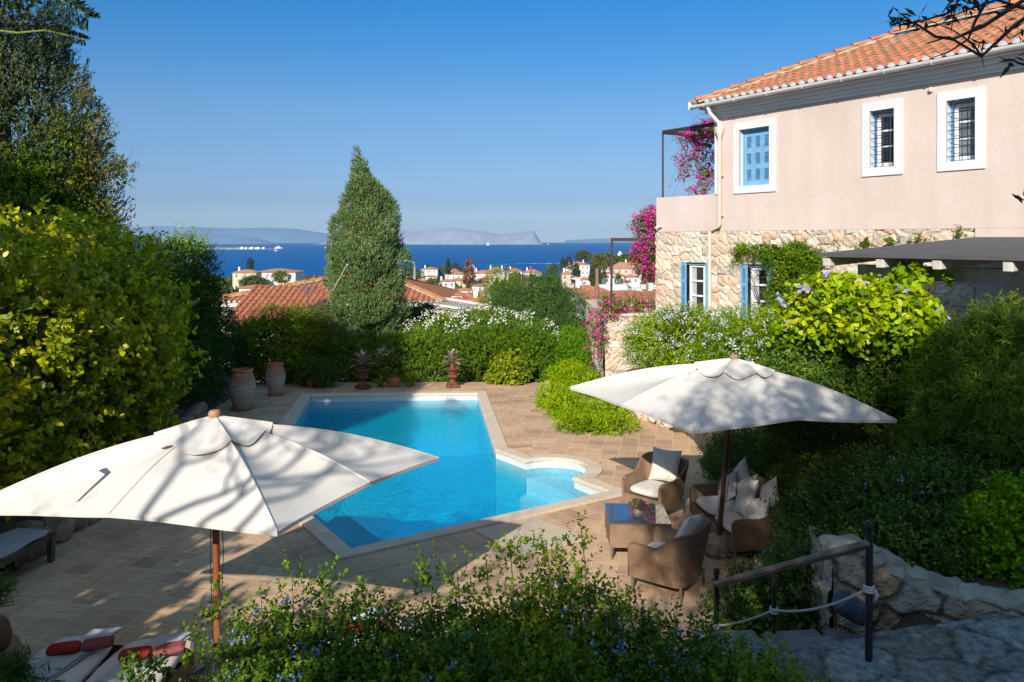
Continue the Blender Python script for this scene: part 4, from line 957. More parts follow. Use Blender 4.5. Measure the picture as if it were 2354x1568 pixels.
# ---------------------------------------------------------------- sun loungers, towels
M_matt = simple('white_mattress', (.66, .62, .59), .95, .05, 3, .3, 6, spec=.1)
M_slate = simple('dark_teak', (.075, .055, .045), .7, .3, 9, .3, 30)
def daybed(label, x, yf, rz=0, W=.70, L=1.95):
    t = thing('daybed', label, 'sun lounger', (x, yf, 0), rz, 'wicker daybeds below the flowering shrub')
    uvgrid('wicker_body', lambda u, v: [(-W / 2 + W * min(1, max(0, (u * 4 - 0))), -.03, .04 + .22 * v), (W / 2, -.03 - (L - .05) * (u * 4 - 1), .04 + .22 * v), (W / 2 - W * (u * 4 - 2), -L + .02, .04 + .22 * v), (-W / 2, -L + .02 + (L - .05) * (u * 4 - 3), .04 + .22 * v)][min(3, int(u * 4 - 1e-6))], 16, 3, 5.2, .24, M_wick, t)
    mb = MB(); cushion(mb, (0, -L / 2, .325), (W, L, .14), n=14); mb.build('mattress', M_matt, t, smooth=True); 
    for sx in (-1, 1):
        for sy in (-.06, -L + .1): mb = MB(); mb.box((sx * (W / 2 - .05), sy, .02), (.05, .05, .04)); mb.build('leg', M_leg, t)
    return t
d1 = daybed('white daybed in the bottom left corner, carrying the red towel nearest the left edge', -4.32, 8.08)
d2 = clone(d1, loc=(-3.57, 8.02, 0), label='white daybed second from the left edge, partly behind flowering stems'); d2['category'] = 'sun lounger'
d3 = clone(d1, loc=(-1.62, 8.42, 0), rz=.05, label='white daybed seen through the shrub, carrying the blue striped cloth'); d3['category'] = 'sun lounger'
d4 = clone(d1, loc=(-.87, 8.36, 0), rz=.02, label='white daybed mostly hidden behind the shrub, right of the striped cloth'); d4['category'] = 'sun lounger'
M_red = simple('red_towel', (.30, .035, .03), .95, .15, 20, .5, 60, spec=.1); M_rose = simple('rose_towel', (.25, .085, .09), .95, .15, 20, .5, 60, spec=.1)
M_tow = simple('pale_towel', (.43, .47, .52), .95, .06, 30, .5, 60, spec=.1); M_fringe = simple('fringe', (.5, .42, .3), .95, .1, 20)
def towelset(x, y, lab, lab2, rz=.32):
    mb = MB(); mb.smooth = True
    mb.grid(lambda u, v: (-.17 + .34 * u + .22 * (v - .5), -.50 + .92 * v, .012 * math.sin(u * 6 + v * 3) + .016), 8, 14)
    mb.grid(lambda u, v: (-.15 + .30 * u + .22 * (v - .5), -.46 + .90 * v, .012 * math.sin(u * 5 + v * 4) + .034), 8, 14)
    o = mb.build('folded_towel', M_tow); o.location = (x, y, .395); tag(o, lab, 'towel', 'pale towels spread on the daybeds')
    t = thing('rolled_towel', lab2, 'towel', (x + .06, y + .02, .435), rz, 'red towels folded on the daybeds')
    for nm_, m_, a, b in (('red_half', M_red, -.30, .0), ('rose_half', M_rose, .0, .30)):
        q = MB(); cushion(q, ((a + b) / 2, 0, .03), (b - a, .17, .075), n=8); q.box(((a + b) / 2, 0, .03), (b - a - .03, .150, .066), bev=.02); q.build(nm_, m_, t, smooth=True)
    q = MB(); rg = random.Random(2)
    for k in range(22): yy = -.07 + .14 * k / 21; q.tube([(.295, yy, .05), (.33, yy + rg.uniform(-.01, .01), .035), (.36, yy + rg.uniform(-.02, .02), .01)], .003, 4)
    q.build('fringe', M_fringe, t)
towelset(-4.24, 7.62, 'pale blue towel spread across the leftmost daybed', 'red and rose folded towel with a fringe on the leftmost daybed')
towelset(-3.50, 7.52, 'pale blue towel spread across the second daybed from the left', 'red and rose folded towel behind the stems on the second daybed from the left')
towelset(-1.55, 8.02, 'pale towel on the daybed below the striped cloth', 'red and rose folded towel beside the blue striped cloth', .12)
m, nt, b, out = nm('striped_cloth'); v = coords(nt); wv = N(nt, 'TexWave', Scale=22.0, Distortion=.6); nt.links.new(v, wv.inputs['Vector']); r = ramp(nt, [(.45, (.10, .20, .42)), (.55, (.62, .66, .70))], wv.outputs['Fac']); nt.links.new(r.outputs[0], b.inputs['Base Color']); b.inputs['Roughness'].default_value = .9
mb = MB(); mb.smooth = True
mb.grid(lambda u, v: (-.22 + .44 * u, -.12 + .26 * v, .14 * math.sin(PI * u) ** .6 * math.sin(PI * v) ** .6 + .02 * math.sin(u * 17 + v * 5)), 24, 16)
o = mb.build('striped_cloth', m); o.location = (-1.52, 8.22, .42); o.rotation_euler = (0, 0, -.2); tag(o, 'blue and white striped cloth heaped beside the red towel', 'cloth')
# teak lounger in the shade at the left edge
t = thing('teak_lounger', 'dark teak lounger with a grey pad, cut by the left edge in the shade', 'sun lounger', (-6.62, 10.85, 0), math.radians(-8))
mb = MB(); 
for sx in (-1, 1): mb.box((sx * .32, -1.0, .33), (.05, 2.0, .09))
for k in range(12): mb.box((0, -.05 - k * .165, .365), (.60, .11, .02))
mb.box((0, -.02, .33), (.60, .05, .09)); mb.build('frame', M_slate, t)
for sx in (-1, 1):
    for y in (-.04, -1.7): mb = MB(); mb.box((sx * .33, y, .2), (.07, .07, .40)); mb.build('leg', M_slate, t)
mb = MB(); mb.box((0, -.6, .14), (.60, .05, .05)); mb.box((-.25, -.6, .22), (.05, .05, .2)); mb.box((.25, -.6, .22), (.05, .05, .2)); mb.bar((.3, -.04, .14), (.3, -.6, .14), .04, .04); mb.build('stretcher', M_slate, t)
mb = MB(); mb.smooth = True; mb.grid(lambda u, v: (-.30 + .60 * u, -2.0 + 2.0 * v, .385 + .05 * min(1, 8 * u * (1 - u)) ** .5 + .012 * math.sin(v * 17)), 12, 24); mb.build('pad', simple('grey_pad', (.30, .31, .33), .95, .06, 4), t)
# access cover let into the paving beside the pool
h = thing('pool_cover_hatch', 'cream slatted hatch cover let into the paving in front of the pool', 'hatch', G(1170, 1250))
hp = [G(1085, 1219), G(1208, 1193), G(1330, 1243), G(1240, 1290)]
hp = [G(1087, 1219, .01), G(1230, 1190, .01), G(1352, 1240, .01), G(1200, 1278, .01)]
m, nt, b, out = nm('cream_slats'); v = coords(nt, rot=(0, 0, .5)); wv = N(nt, 'TexWave', Scale=12.0, Distortion=0.0); nt.links.new(v, wv.inputs['Vector']); r = ramp(nt, [(.4, (.40, .34, .25)), (.6, (.56, .49, .37))], wv.outputs['Fac']); nt.links.new(r.outputs[0], b.inputs['Base Color']); b.inputs['Roughness'].default_value = .8
def quadslab(P, name, inset=.0):
    mb = MB(); c = sum(P, Vector()) / 4; Q = [p.lerp(c, inset) for p in P]; mb.add([Vector((p.x, p.y, z)) for z in (.006, .022) for p in Q], [(4, 5, 6, 7), (0, 1, 5, 4), (1, 2, 6, 5), (2, 3, 7, 6), (3, 0, 4, 7)]); mb.build(name, m, h, world=True)
e01 = [hp[0].lerp(hp[3], .48), hp[1].lerp(hp[2], .48)]; e02 = [hp[0].lerp(hp[3], .52), hp[1].lerp(hp[2], .52)]
quadslab([hp[0], hp[1], e01[1], e01[0]], 'panel'); quadslab([e02[0], e02[1], hp[2], hp[3]], 'panel')

# ---------------------------------------------------------------- stair railing, landing, boulder wall
rl = thing('stair_railing', 'black iron railing with a weathered wooden handrail and a slack white rope, by the steps', 'railing', (2.72, 6.0, 1.1))
T1 = D(1997, 1232, 6.0); B1 = D(1996, 1515, 6.0); T0 = D(1646, 1336, 8.3); B0 = Vector((T0.x, T0.y, -.05)); Tm = D(1803, 1300, 7.1); Bm = D(1800, 1545, 6.9)
w1 = T1 - Vector((0, 0, .02)); w0 = T0 + Vector((0, 0, -.02))
mb = MB(); mb.tube([B1 - Vector((0, 0, .05)), T1 + Vector((0, 0, .02))], .028, 12); mb.lathe([(0, -.03), (.02, -.03), (.022, 0), (.033, .02), (.033, .045), (.02, .065), (0, .07)], T1 + Vector((0, 0, .05)), 14, False); mb.build('post', M_black, rl, smooth=True, world=True)
mb = MB(); mb.tube([B0, T0 + Vector((0, 0, .04))], .028, 12); mb.lathe([(0, -.03), (.02, -.03), (.033, .02), (.033, .045), (.02, .065), (0, .07)], T0 + Vector((0, 0, .07)), 14, False); mb.build('post', M_black, rl, smooth=True, world=True)
f = .455; Pm = w0.lerp(w1, f); mb = MB(); mb.tube([Vector((Pm.x, Pm.y, Bm.z - .1)), Pm], .018, 10); mb.build('post', M_black, rl, smooth=True, world=True)
M_oldw = simple('weathered_handrail', (.27, .22, .18), .75, .3, 5, .5, 40)
mb = MB(); mb.bar(w0, w1 - Vector((0, .02, .02)), .065, .05, bev=.012); mb.build('handrail', M_oldw, rl, world=True)
mb = MB(); mb.bar(w0 - Vector((0, 0, .04)), w1 - Vector((0, .02, .06)), .03, .015); mb.build('rail_bracket', M_black, rl, world=True)
mb = MB(); mb.bar(D(1870, 1543, 6.45), B1 + Vector((0, 0, -.0)), .03, .02); mb.build('bottom_bar', M_black, rl, world=True)
ra = D(1997, 1352, 6.0) + Vector((0, 0, 0)); rm = Vector((Pm.x, Pm.y, D(1800, 1402, Pm.y).z)); rb = Vector((B0.x, B0.y, D(1645, 1438, B0.y).z))
mb = MB()
def catn(a, b, s, n=10): return [a.lerp(b, i / n) - Vector((0, 0, s * 4 * (i / n) * (1 - i / n))) for i in range(n + 1)]
mb.tube(catn(ra, rm, .07), .011, 7); mb.tube(catn(rm, rb, .03), .011, 7); 
for p in (ra, rm, rb):
    for k in range(3): mb.tube([p + Vector((.034 * math.cos(a), .034 * math.sin(a), -.02 + .018 * k)) for a in np.linspace(0, 2 * PI, 9)], .010, 6)
mb.tube([ra + Vector((.03, -.03, 0)), ra + Vector((.045, -.035, -.04)), ra + Vector((.03, -.04, -.075))], [.016, .018, .006], 7); mb.tube([rb + Vector((0, -.03, 0)), rb + Vector((-.06, -.035, .01)), rb + Vector((-.09, -.035, .005))], [.014, .016, .006], 7)
mb.build('rope', simple('white_rope', (.55, .54, .52), .9, .15, 60, .4, 120), rl, smooth=True, world=True)
# stone landing and steps
stp = thing('stone_steps', 'worn grey stone landing and steps in the bottom right corner', 'steps', (3.5, 5.8, 1.1))
lz = B1.z - .01
def slabs(P0, Uv, Vv, w, h, z, seed, thick=.14, cell=(.55, .38)):
    rng = random.Random(seed); mb = MB(); Uv, Vv = Vector(Uv).normalized(), Vector(Vv).normalized(); rz = math.atan2(Uv.y, Uv.x); y = 0
    while y < h:
        d = cell[1] * rng.uniform(.75, 1.3); x = -rng.random() * .3
        while x < w:
            L = cell[0] * rng.uniform(.6, 1.4); p = Vector(P0) + Uv * (x + L / 2) + Vv * (y + d / 2); k = rng.uniform(.75, 1.15)
            mb.cur = (.30 * k, .28 * k * rng.uniform(.97, 1.03), .26 * k); mb.box((p.x, p.y, z - thick / 2 + rng.uniform(-.03, .03)), (L - rng.uniform(.02, .06), d - rng.uniform(.02, .05), thick), rz=rz + rng.uniform(-.06, .06), bev=.03); x += L
        y += d
    return mb
M_flag = simple('grey_flagstone', (1, 1, 1), .8, .3, 5, .8, 14, attr=True, spec=.3)
q = MB(); stones(q, (2.15, 3.2, lz - .035), Vector((1, .30, 0)).normalized(), Vector((-.30, 1, 0)).normalized(), (0, 0, 1), 7.2, 2.85, .46, .030, .024, seed=41, pw=.22, bumpy=.08, pal=[(.30, .28, .26), (.36, .34, .32), (.25, .23, .21), (.33, .29, .25), (.40, .38, .36), (.28, .27, .27)], mortar=(.16, .13, .10), mw=.03); q.build('landing', simple('rough_flagstone', (1, 1, 1), .9, .40, 16, .9, 40, attr=True, spec=.2), stp, world=True)
mb = MB(); mb.box((6.3, 4.6, lz - .30), (6.6, 3.0, .2)); mb.build('landing_base', M_mortar, stp, world=True)
for k in range(5):
    y0 = 6.35 + k * .36; z = lz - .2 * (k + 1) ; q = slabs((1.75 + k * .12, y0, 0), (1, .05, 0), (0, 1, 0), 1.6 - .05 * k, .34, z, 10 + k, .2, (.6, .34)); q.build('step', M_flag, stp, world=True)
# boulder retaining wall
bw = thing('boulder_wall', 'rough boulder retaining wall behind the iron railing, at the side of the stone steps', 'wall', (3.0, 7.2, 1))
W0 = D(1915, 1400, 7.35); ptop = [(1915, 1268), (1960, 1268), (2040, 1300), (2110, 1345), (2200, 1375), (2353, 1400), (2700, 1440)]
Bx = [D(px, py, 7.35 - .55 * (px - 1915) / 440) for px, py in ptop]
Ud = (Vector((Bx[-1].x, Bx[-1].y, 0)) - Vector((Bx[0].x, Bx[0].y, 0))); wl = Ud.length; Ud.normalize(); Nw = Ud.cross(Vector((0, 0, 1))); zz0 = .1
tops = [((Vector((b_.x, b_.y, 0)) - Vector((Bx[0].x, Bx[0].y, 0))).dot(Ud), b_.z) for b_ in Bx]
mb = MB(); stones(mb, (Bx[0].x, Bx[0].y, zz0), Ud, (0, 0, 1), Nw, wl, 1.75, .27, .065, .020, seed=31, pw=.35, bumpy=.12, pal=[(.46, .38, .28), (.55, .46, .34), (.38, .30, .22), (.48, .34, .22), (.60, .53, .43), (.42, .37, .30)], mortar=(.20, .15, .10), mw=.035,
    edge=lambda u, v: zz0 + v < np.interp(u, [t_[0] for t_ in tops], [t_[1] for t_ in tops]) + .03 * math.sin(u * 9))
stones(mb, (Bx[0].x + .012, Bx[0].y + .5, zz0), (0, -1, 0), (0, 0, 1), (-1, 0, 0), .5, Bx[0].z - zz0 + .02, .25, .05, .03, seed=32, pal=[(.40, .36, .30), (.50, .45, .37), (.34, .29, .23)], mortar=(.25, .20, .15))
n_ = 60; V = []
for i in range(n_ + 1):
    u = wl * i / n_; zt_ = float(np.interp(u, [t_[0] for t_ in tops], [t_[1] for t_ in tops])) + .02
    for k in range(5): p = Vector((Bx[0].x, Bx[0].y, 0)) + Ud * u - Nw * (.0 + .13 * k - .03); V.append((p.x, p.y, zt_ + .035 * math.sin(u * 13 + k * 2) * math.sin(u * 5) + (.0 if 0 < k < 4 else -.06)))
k0 = len(mb.v); mb.v += V; rgb = random.Random(3); f_ = [(k0 + i * 5 + k, k0 + (i + 1) * 5 + k, k0 + (i + 1) * 5 + k + 1, k0 + i * 5 + k + 1) for i in range(n_) for k in range(4)]; mb.f += f_; mb.c += [tuple(q * (.8 + .3 * rgb.random()) for q in (.36, .31, .24)) for _ in f_]
mb.build('stonework', M_stone, bw, world=True)
rg = random.Random(14)
for k in range(40):
    u = wl * (k + .5) / 40; zt_ = float(np.interp(u, [t_[0] for t_ in tops], [t_[1] for t_ in tops])); p = Vector((Bx[0].x, Bx[0].y, 0)) + Ud * (u + rg.uniform(-.05, .05)) - Nw * rg.uniform(.02, .3)
    mb = MB(); q = MB(); cushion(q, (0, 0, 0), (rg.uniform(.16, .27), rg.uniform(.14, .22), rg.uniform(.08, .12)), n=7); sd_ = rg.random() * 9
    Mx = Matrix.Translation((p.x, p.y, zt_ + rg.uniform(-.02, .02))) @ Matrix.Rotation(rg.random() * 3, 4, 'Z') @ Matrix.Rotation(rg.uniform(-.2, .2), 4, 'X')
    mb.add([Mx @ (Vector(v) * (1 + .13 * math.sin(v[0] * 27 + sd_) * math.cos(v[1] * 31 + sd_) + .07 * math.sin(v[2] * 60 + v[0] * 50))) for v in q.v], q.f, [tuple(c_ * k9 for c_ in (.40, .35, .28)) for k9 in [rg.uniform(.75, 1.2)]][0]); mb.build('capstone', M_stone, bw, smooth=True, world=True)
mb = MB(); c = D(1958, 1398, 7.0); cushion(mb, (0, 0, 0), (.34, .2, .2), M=Matrix.Translation(c) @ Matrix.Rotation(.5, 4, 'Y')); mb.build('dark_stone', simple('slate_boulder', (.05, .075, .10), .7, .3, 10, .5, 20), bw, smooth=True, world=True)
# stones edging the left bed
def rocks(name, label, cat, pts, s, pal, seed=1):
    rng = random.Random(seed); mb = MB()
    for p in pts:
        k = rng.uniform(.7, 1.25); c = pal[rng.randrange(len(pal))]; n0 = len(mb.f)
        q = MB(); cushion(q, (0, 0, 0), (s * k * 1.2, s * k, s * k * .9), n=6); M = Matrix.Translation(Vector(p) + Vector((0, 0, s * .3))) @ Matrix.Rotation(rng.random() * 6, 4, 'Z') @ Matrix.Rotation(rng.uniform(-.4, .4), 4, 'X')
        mb.add([M @ (Vector(v) * (1 + .12 * math.sin(v[0] * 31 + v[1] * 23 + rng.random()))) for v in q.v], q.f, c)
    return tag(mb.build(name, M_stone, smooth=True), label, cat)
rp = random.Random(6); pts = []
for i in range(46):
    y = 9.6 + i * .215; pts.append((leftX(y) + .03 + rp.uniform(-.1, .06), y, .03))
    if i % 2: pts.append((leftX(y) - .12, y + .1, .2))
rocks('bed_edging', 'rough stone edging along the foot of the left hedge', 'stone edging', pts, .28, [(.30, .22, .15), (.36, .28, .2), (.26, .2, .15)])
rocks('corner_rocks', 'weathered brown rock pile at the left edge beside the white daybeds', 'rocks', [(-4.95 + .1 * math.sin(k * 3), 7.55 - .09 * k, .15 + .16 * (k % 4)) for k in range(10)], .32, [(.24, .16, .10), (.34, .25, .16), (.18, .12, .08)], 3)

# dry leaves blown about the paving
rg = random.Random(77); mb = MB()
for _ in range(420):
    x, y = rg.uniform(-8, 3.2), rg.uniform(6.6, 24)
    if inpoly(x, y, COP) or not inpoly(x, y, TERR): continue
    a = rg.random() * 6.3; L = rg.uniform(.03, .06); w = L * .35; d = Vector((math.cos(a), math.sin(a), 0)); s_ = Vector((-d.y, d.x, 0)); c = Vector((x, y, .012))
    mb.add([c, c + d * L * .5 + s_ * w + Vector((0, 0, .008)), c + d * L, c + d * L * .5 - s_ * w], [(0, 1, 2, 3)], rg.choice(((.20, .10, .04), (.28, .17, .06), (.12, .12, .04), (.34, .22, .10))))
tag(mb.build('fallen_leaves', M_stone), 'dry leaves scattered over the paving', 'leaves', kind='stuff')
# ---------------------------------------------------------------- neighbours below the garden
M_tw = simple('town_white', (.74, .73, .71), .9, .08, .3)
M_tc = simple('town_cream', (.58, .50, .36), .9, .08, .3)
M_ty = simple('town_yellow', (.62, .47, .26), .9, .08, .3)
M_tp = simple('town_pink', (.58, .46, .38), .9, .08, .3)
def rtile(name, c):
    m, nt, b, out = nm(name); v = coords(nt); sp = N(nt, 'TexNoise', Scale=.8, Detail=6.0); nt.links.new(v, sp.inputs['Vector'])
    wv = N(nt, 'TexWave', Scale=.9, Distortion=.3); nt.links.new(v, wv.inputs['Vector'])
    r = ramp(nt, [(.3, tuple(x * .78 for x in c)), (.7, tuple(min(1, x * 1.15) for x in c))], sp.outputs['Fac']); o = mul(nt, r.outputs[0], ramp(nt, [(.2, (.82, .8, .78)), (.8, (1.1, 1.1, 1.1))], wv.outputs['Fac']).outputs[0])
    nt.links.new(o, b.inputs['Base Color']); b.inputs['Roughness'].default_value = .9; return m
M_ro, M_rt, M_rr = rtile('orange_tiles', (.46, .17, .08)), rtile('tan_tiles', (.36, .20, .12)), rtile('red_tiles', (.40, .13, .075))
M_tg = simple('shutter_grey', (.16, .20, .22), .6, .1, 1); M_tb = simple('shutter_blue', (.10, .22, .5), .6, .1, 1)
def terr_z(y): return float(np.interp(y, TY, TZ))
def townhouse(label, xl, xr, ye, ya, yb, Y, wall=M_tw, roof=M_ro, rot=0.0, nwin=3, chim=1, flat=False, rows=1, dep=None, shut=None, group=None):
    a, b = D(xl, ye, Y), D(xr, ye, Y); w = b.x - a.x; dep = dep or max(6, w * .75); ze = a.z; za = D(xl, ya, Y + dep / 2).z; zb = min(D(xl, yb, Y).z, terr_z(Y) + 1.0) - 2.5
    t = thing('town_house', label, 'house', ((a.x + b.x) / 2, Y + dep / 2, zb), rot)
    mb = MB(); mb.box((0, 0, (ze - zb) / 2), (w, dep, ze - zb)); mb.build('wall', wall, t)
    H = ze - zb; R = za - ze
    if flat:
        mb = MB(); mb.box((0, 0, H + .12), (w + .3, dep + .3, .25)); mb.build('roof', wall, t)
    else:
        o = .35; x, y = w / 2 + o, dep / 2 + o; rg = max(.15, x - y) if x > y else 0; ry = max(0, y - x)
        V = [(-x, -y, H), (x, -y, H), (x, y, H), (-x, y, H), (-rg, -ry, H + R), (rg, -ry if rg == 0 else 0, H + R)]
        if rg: V[4] = (-rg, 0, H + R); V[5] = (rg, 0, H + R)
        else: V[4] = (0, -ry, H + R); V[5] = (0, ry + .01, H + R)
        mb = MB()
        if rg: mb.add(V, [(0, 1, 5, 4), (2, 3, 4, 5), (1, 2, 5), (3, 0, 4)])
        else: mb.add(V, [(0, 1, 4), (1, 2, 5, 4), (2, 3, 5), (3, 0, 4, 5)])
        V2 = [(v[0], v[1], v[2] - .14) for v in V[:4]]; mb.add(V[:4] + V2, [(0, 4, 5, 1), (1, 5, 6, 2), (2, 6, 7, 3), (3, 7, 4, 0), (4, 7, 6, 5)])
        rf = mb.build('roof', roof, t)
        for q in range(chim):
            mb = MB(); cx_ = (-.3 + .62 * q + .08 * math.sin(Y)) * w; mb.box((cx_, -dep * .12, H + R * .55 + .5), (.65, .65, R * .8 + 1.0)); mb.box((cx_, -dep * .12, H + R * .95 + 1.05), (.85, .85, .15)); mb.build('chimney', M_tw, rf)
    hv = 1.25
    for r_ in range(rows):
        for i in range(nwin):
            wx = -w / 2 + w * (i + .5) / nwin + .2 * math.sin(i * 5 + Y); wz_ = H - 1.35 - r_ * 2.9
            if wz_ < 1.2: continue
            mb = MB(); mb.box((wx, -dep / 2 - .02, wz_), (.85, .05, hv)); f = mb.build('window', shut or M_tg, t)
    return t
T = townhouse
def H3(label, xl, xr, ye, ya, yb, Y, **k):
    X0, _ = c3(xl, 0); X1, _ = c3(xr, 0); return T(label, X0, X1, c3(0, ye)[1], c3(0, ya)[1], c3(0, yb)[1], Y, **k)
def H2(label, xl, xr, ye, ya, yb, Y, **k):
    X0, _ = c2(xl, 0); X1, _ = c2(xr, 0); return T(label, X0, X1, c2(0, ye)[1], c2(0, ya)[1], c2(0, yb)[1], Y, **k)
H2('cream house with a tan hipped roof left of the long white building', 80, 325, 760, 727, 870, 330, wall=M_tc, roof=M_rt, nwin=3, chim=1)
H2('long white two-window building with a brown ridged roof beside the sea', 278, 735, 757, 716, 850, 345, roof=M_rt, nwin=4, chim=0, dep=16)
H2('small red-roofed shed peeping between the left hedge and the big tiled roof', 150, 330, 912, 888, 960, 150, roof=M_ro, nwin=1, chim=0)
H3('white two-storey house with red roof and a chimney, right of the lamp post', 187, 335, 510, 489, 610, 440, roof=M_ro, rows=2, dep=9)
H3('low white annex with a red roof in front of the two-storey white house', 208, 330, 576, 562, 615, 425, roof=M_ro, chim=0)
H3('cream house with an orange roof just right of the lamp post', 105, 238, 628, 597, 672, 300, wall=M_ty, roof=M_ro, nwin=2)
H3('small house with a steep red roof behind the wide tan-roofed house', 445, 527, 526, 501, 545, 480, roof=M_rr, chim=0, nwin=1)
H3('wide white house with a tan roof left of the bare brown cypress', 405, 597, 557, 529, 605, 430, roof=M_rt, nwin=4)
H3('white house with a long awning and a tall chimney', 342, 490, 620, 597, 700, 320, roof=M_rt, nwin=3, rows=2)
H3('pale yellow house with a tan roof behind the awning house', 440, 588, 611, 586, 680, 350, wall=M_ty, roof=M_rt, nwin=2, rows=2)
H3('large white house with a red roof right of the domed church', 655, 850, 549, 517, 625, 400, roof=M_ro, nwin=4, rows=2)
H3('tan-roofed house with a pointed roof on the waterfront behind the large white house', 772, 938, 531, 492, 550, 430, roof=M_rt, chim=2)
H3('red-roofed house row below the large white house', 695, 832, 601, 573, 625, 340, roof=M_rr, chim=2, nwin=2)
H3('tan-roofed house just below the red-roofed row', 672, 782, 628, 597, 652, 310, roof=M_rt, chim=0, nwin=2)
H3('low white house with a flat tan roof above the leaning street light', 645, 782, 660, 640, 700, 280, roof=M_rt, nwin=3, chim=0)
H3('white waterfront house with a red roof and a round gable', 957, 1095, 529, 502, 590, 430, roof=M_ro, nwin=3)
H3('long low waterfront house with a flat red roof left of the cypress pair', 1105, 1268, 541, 510, 565, 440, roof=M_ro, nwin=3)
H3('white gabled house with an orange roof in the middle of the town', 490, 645, 700, 674, 745, 250, roof=M_ro, chim=0, nwin=3)
H3('nearest orange hipped roof right of the big tiled roof', 340, 562, 741, 694, 790, 190, roof=M_ro, chim=0, nwin=3)
H3('small house with a steep dark red roof beside the orange hipped one', 562, 657, 753, 714, 780, 215, roof=M_rr, chim=0, nwin=1)
H3('low orange roof lying in front of the orange hipped house', 400, 615, 792, 760, 815, 140, roof=M_ro, chim=0, nwin=0)
H3('small orange-roofed house left of the yellow-green tree', 690, 785, 728, 700, 765, 260, roof=M_ro, chim=0, nwin=2)
th_ = H3('white house with an orange roof and white tile ends below the yellow-green tree', 625, 820, 792, 748, 840, 120, roof=M_ro, chim=2, nwin=1)
H3('white house half hidden behind the tops of the dark feathery tree', 1085, 1240, 640, 618, 700, 300, roof=M_ro, chim=0, nwin=3)
H3('cream two-storey house with a tan roof left of the tall cypress', 1452, 1562, 551, 522, 640, 330, wall=M_tp, roof=M_rt, nwin=2, rows=2)
H3('grand white mansion with a red roof near the pines', 1490, 1700, 471, 442, 590, 420, roof=M_ro, nwin=5, rows=2, chim=2)
H3('small white gabled house right of the tall cypress', 1610, 1712, 604, 574, 655, 330, roof=M_ro, nwin=1, chim=0)
H3('wide red tiled roof behind the feathery tree and the leaning lamp', 1545, 1860, 707, 650, 880, 110, roof=M_ro, nwin=3, chim=1)
H3('white house with an orange roof and blue shutters beside the terrace frame', 1700, 2560, 800, 708, 900, 62, roof=M_ro, nwin=7, chim=0, shut=M_tb, dep=11)
H3('pink house with a big brown hipped roof below the white mill', 1892, 2106, 504, 446, 575, 370, wall=M_tp, roof=M_rt, nwin=4, chim=0)
H3('red roof just behind the big brown hipped one', 2010, 2165, 476, 441, 500, 400, roof=M_ro, nwin=2)
H3('white house with a thin red roof left of the pink one', 1788, 1940, 549, 531, 600, 330, roof=M_ro, nwin=3, chim=1)
H3('white house with two dark windows near the hanging bougainvillea', 2030, 2142, 579, 555, 655, 290, roof=M_ro, nwin=2, chim=0)
H3('small house with a red roof left of the two-window white house', 1968, 2034, 572, 553, 625, 300, roof=M_ro, nwin=1, chim=0)
H3('tiny red-roofed annex in front of the two-window white house', 2003, 2075, 622, 603, 655, 270, roof=M_rr, nwin=1, chim=0)
H3('flat-roofed white building with grey panels across the middle right of the town', 1780, 2110, 668, 655, 720, 180, flat=True, nwin=4)
H3('flat-roofed white building behind the orange roof with blue shutters', 2080, 2330, 672, 660, 730, 150, flat=True, nwin=3)
H3('small white gabled house between the flat roofs', 2135, 2215, 700, 683, 745, 140, roof=M_tw, nwin=1, chim=0)
H3('red-roofed cream house cut by the corner of the big house', 2243, 2420, 712, 690, 760, 130, wall=M_tc, roof=M_ro, nwin=2, chim=1)
H3('pale flat-roofed house below the grand mansion', 1815, 1905, 500, 492, 530, 380, flat=True, nwin=2)
H3('white cottage near the water under the left pines', 20, 62, 548, 540, 640, 380, flat=True, nwin=1)
# domed church
p = D(*c3(640, 516), 450); t = thing('church', 'white church with a pale blue dome on the waterfront', 'church', (p.x, p.y, p.z - 8))
mb = MB(); mb.box((0, 0, 3.2), (8, 8, 8)); mb.build('wall', M_tw, t)
mb = MB(); mb.lathe([(2.3, 7), (2.3, 8.6), (2.2, 9.3), (1.8, 10.4), (1.1, 11.2), (.3, 11.6), (0, 11.65)], (0, 0, 0), 28); mb.build('dome', simple('dome_blue', (.50, .60, .68), .7, .06, 1), t, smooth=True)
mb = MB(); mb.box((0, 0, 12.1), (.18, .18, 1.2)); mb.box((0, 0, 12.2), (.7, .15, .18)); mb.build('cross_and_belfry', M_tw, t)
# white mill tower
p = D(*c3(1973, 405), 640); t = thing('mill_tower', 'white tapered tower of an old windmill above the pines', 'tower', (p.x, p.y, p.z - 6))
mb = MB(); mb.lathe([(2.6, 0), (2.3, 6), (1.75, 9.6), (1.9, 9.8), (0, 9.8)], (0, 0, 0), 24); mb.lathe([(.9, 9.8), (.9, 10.9), (0, 11.2)], (0, 0, 0), 16); mb.build('tower_wall', M_tw, t, smooth=True)
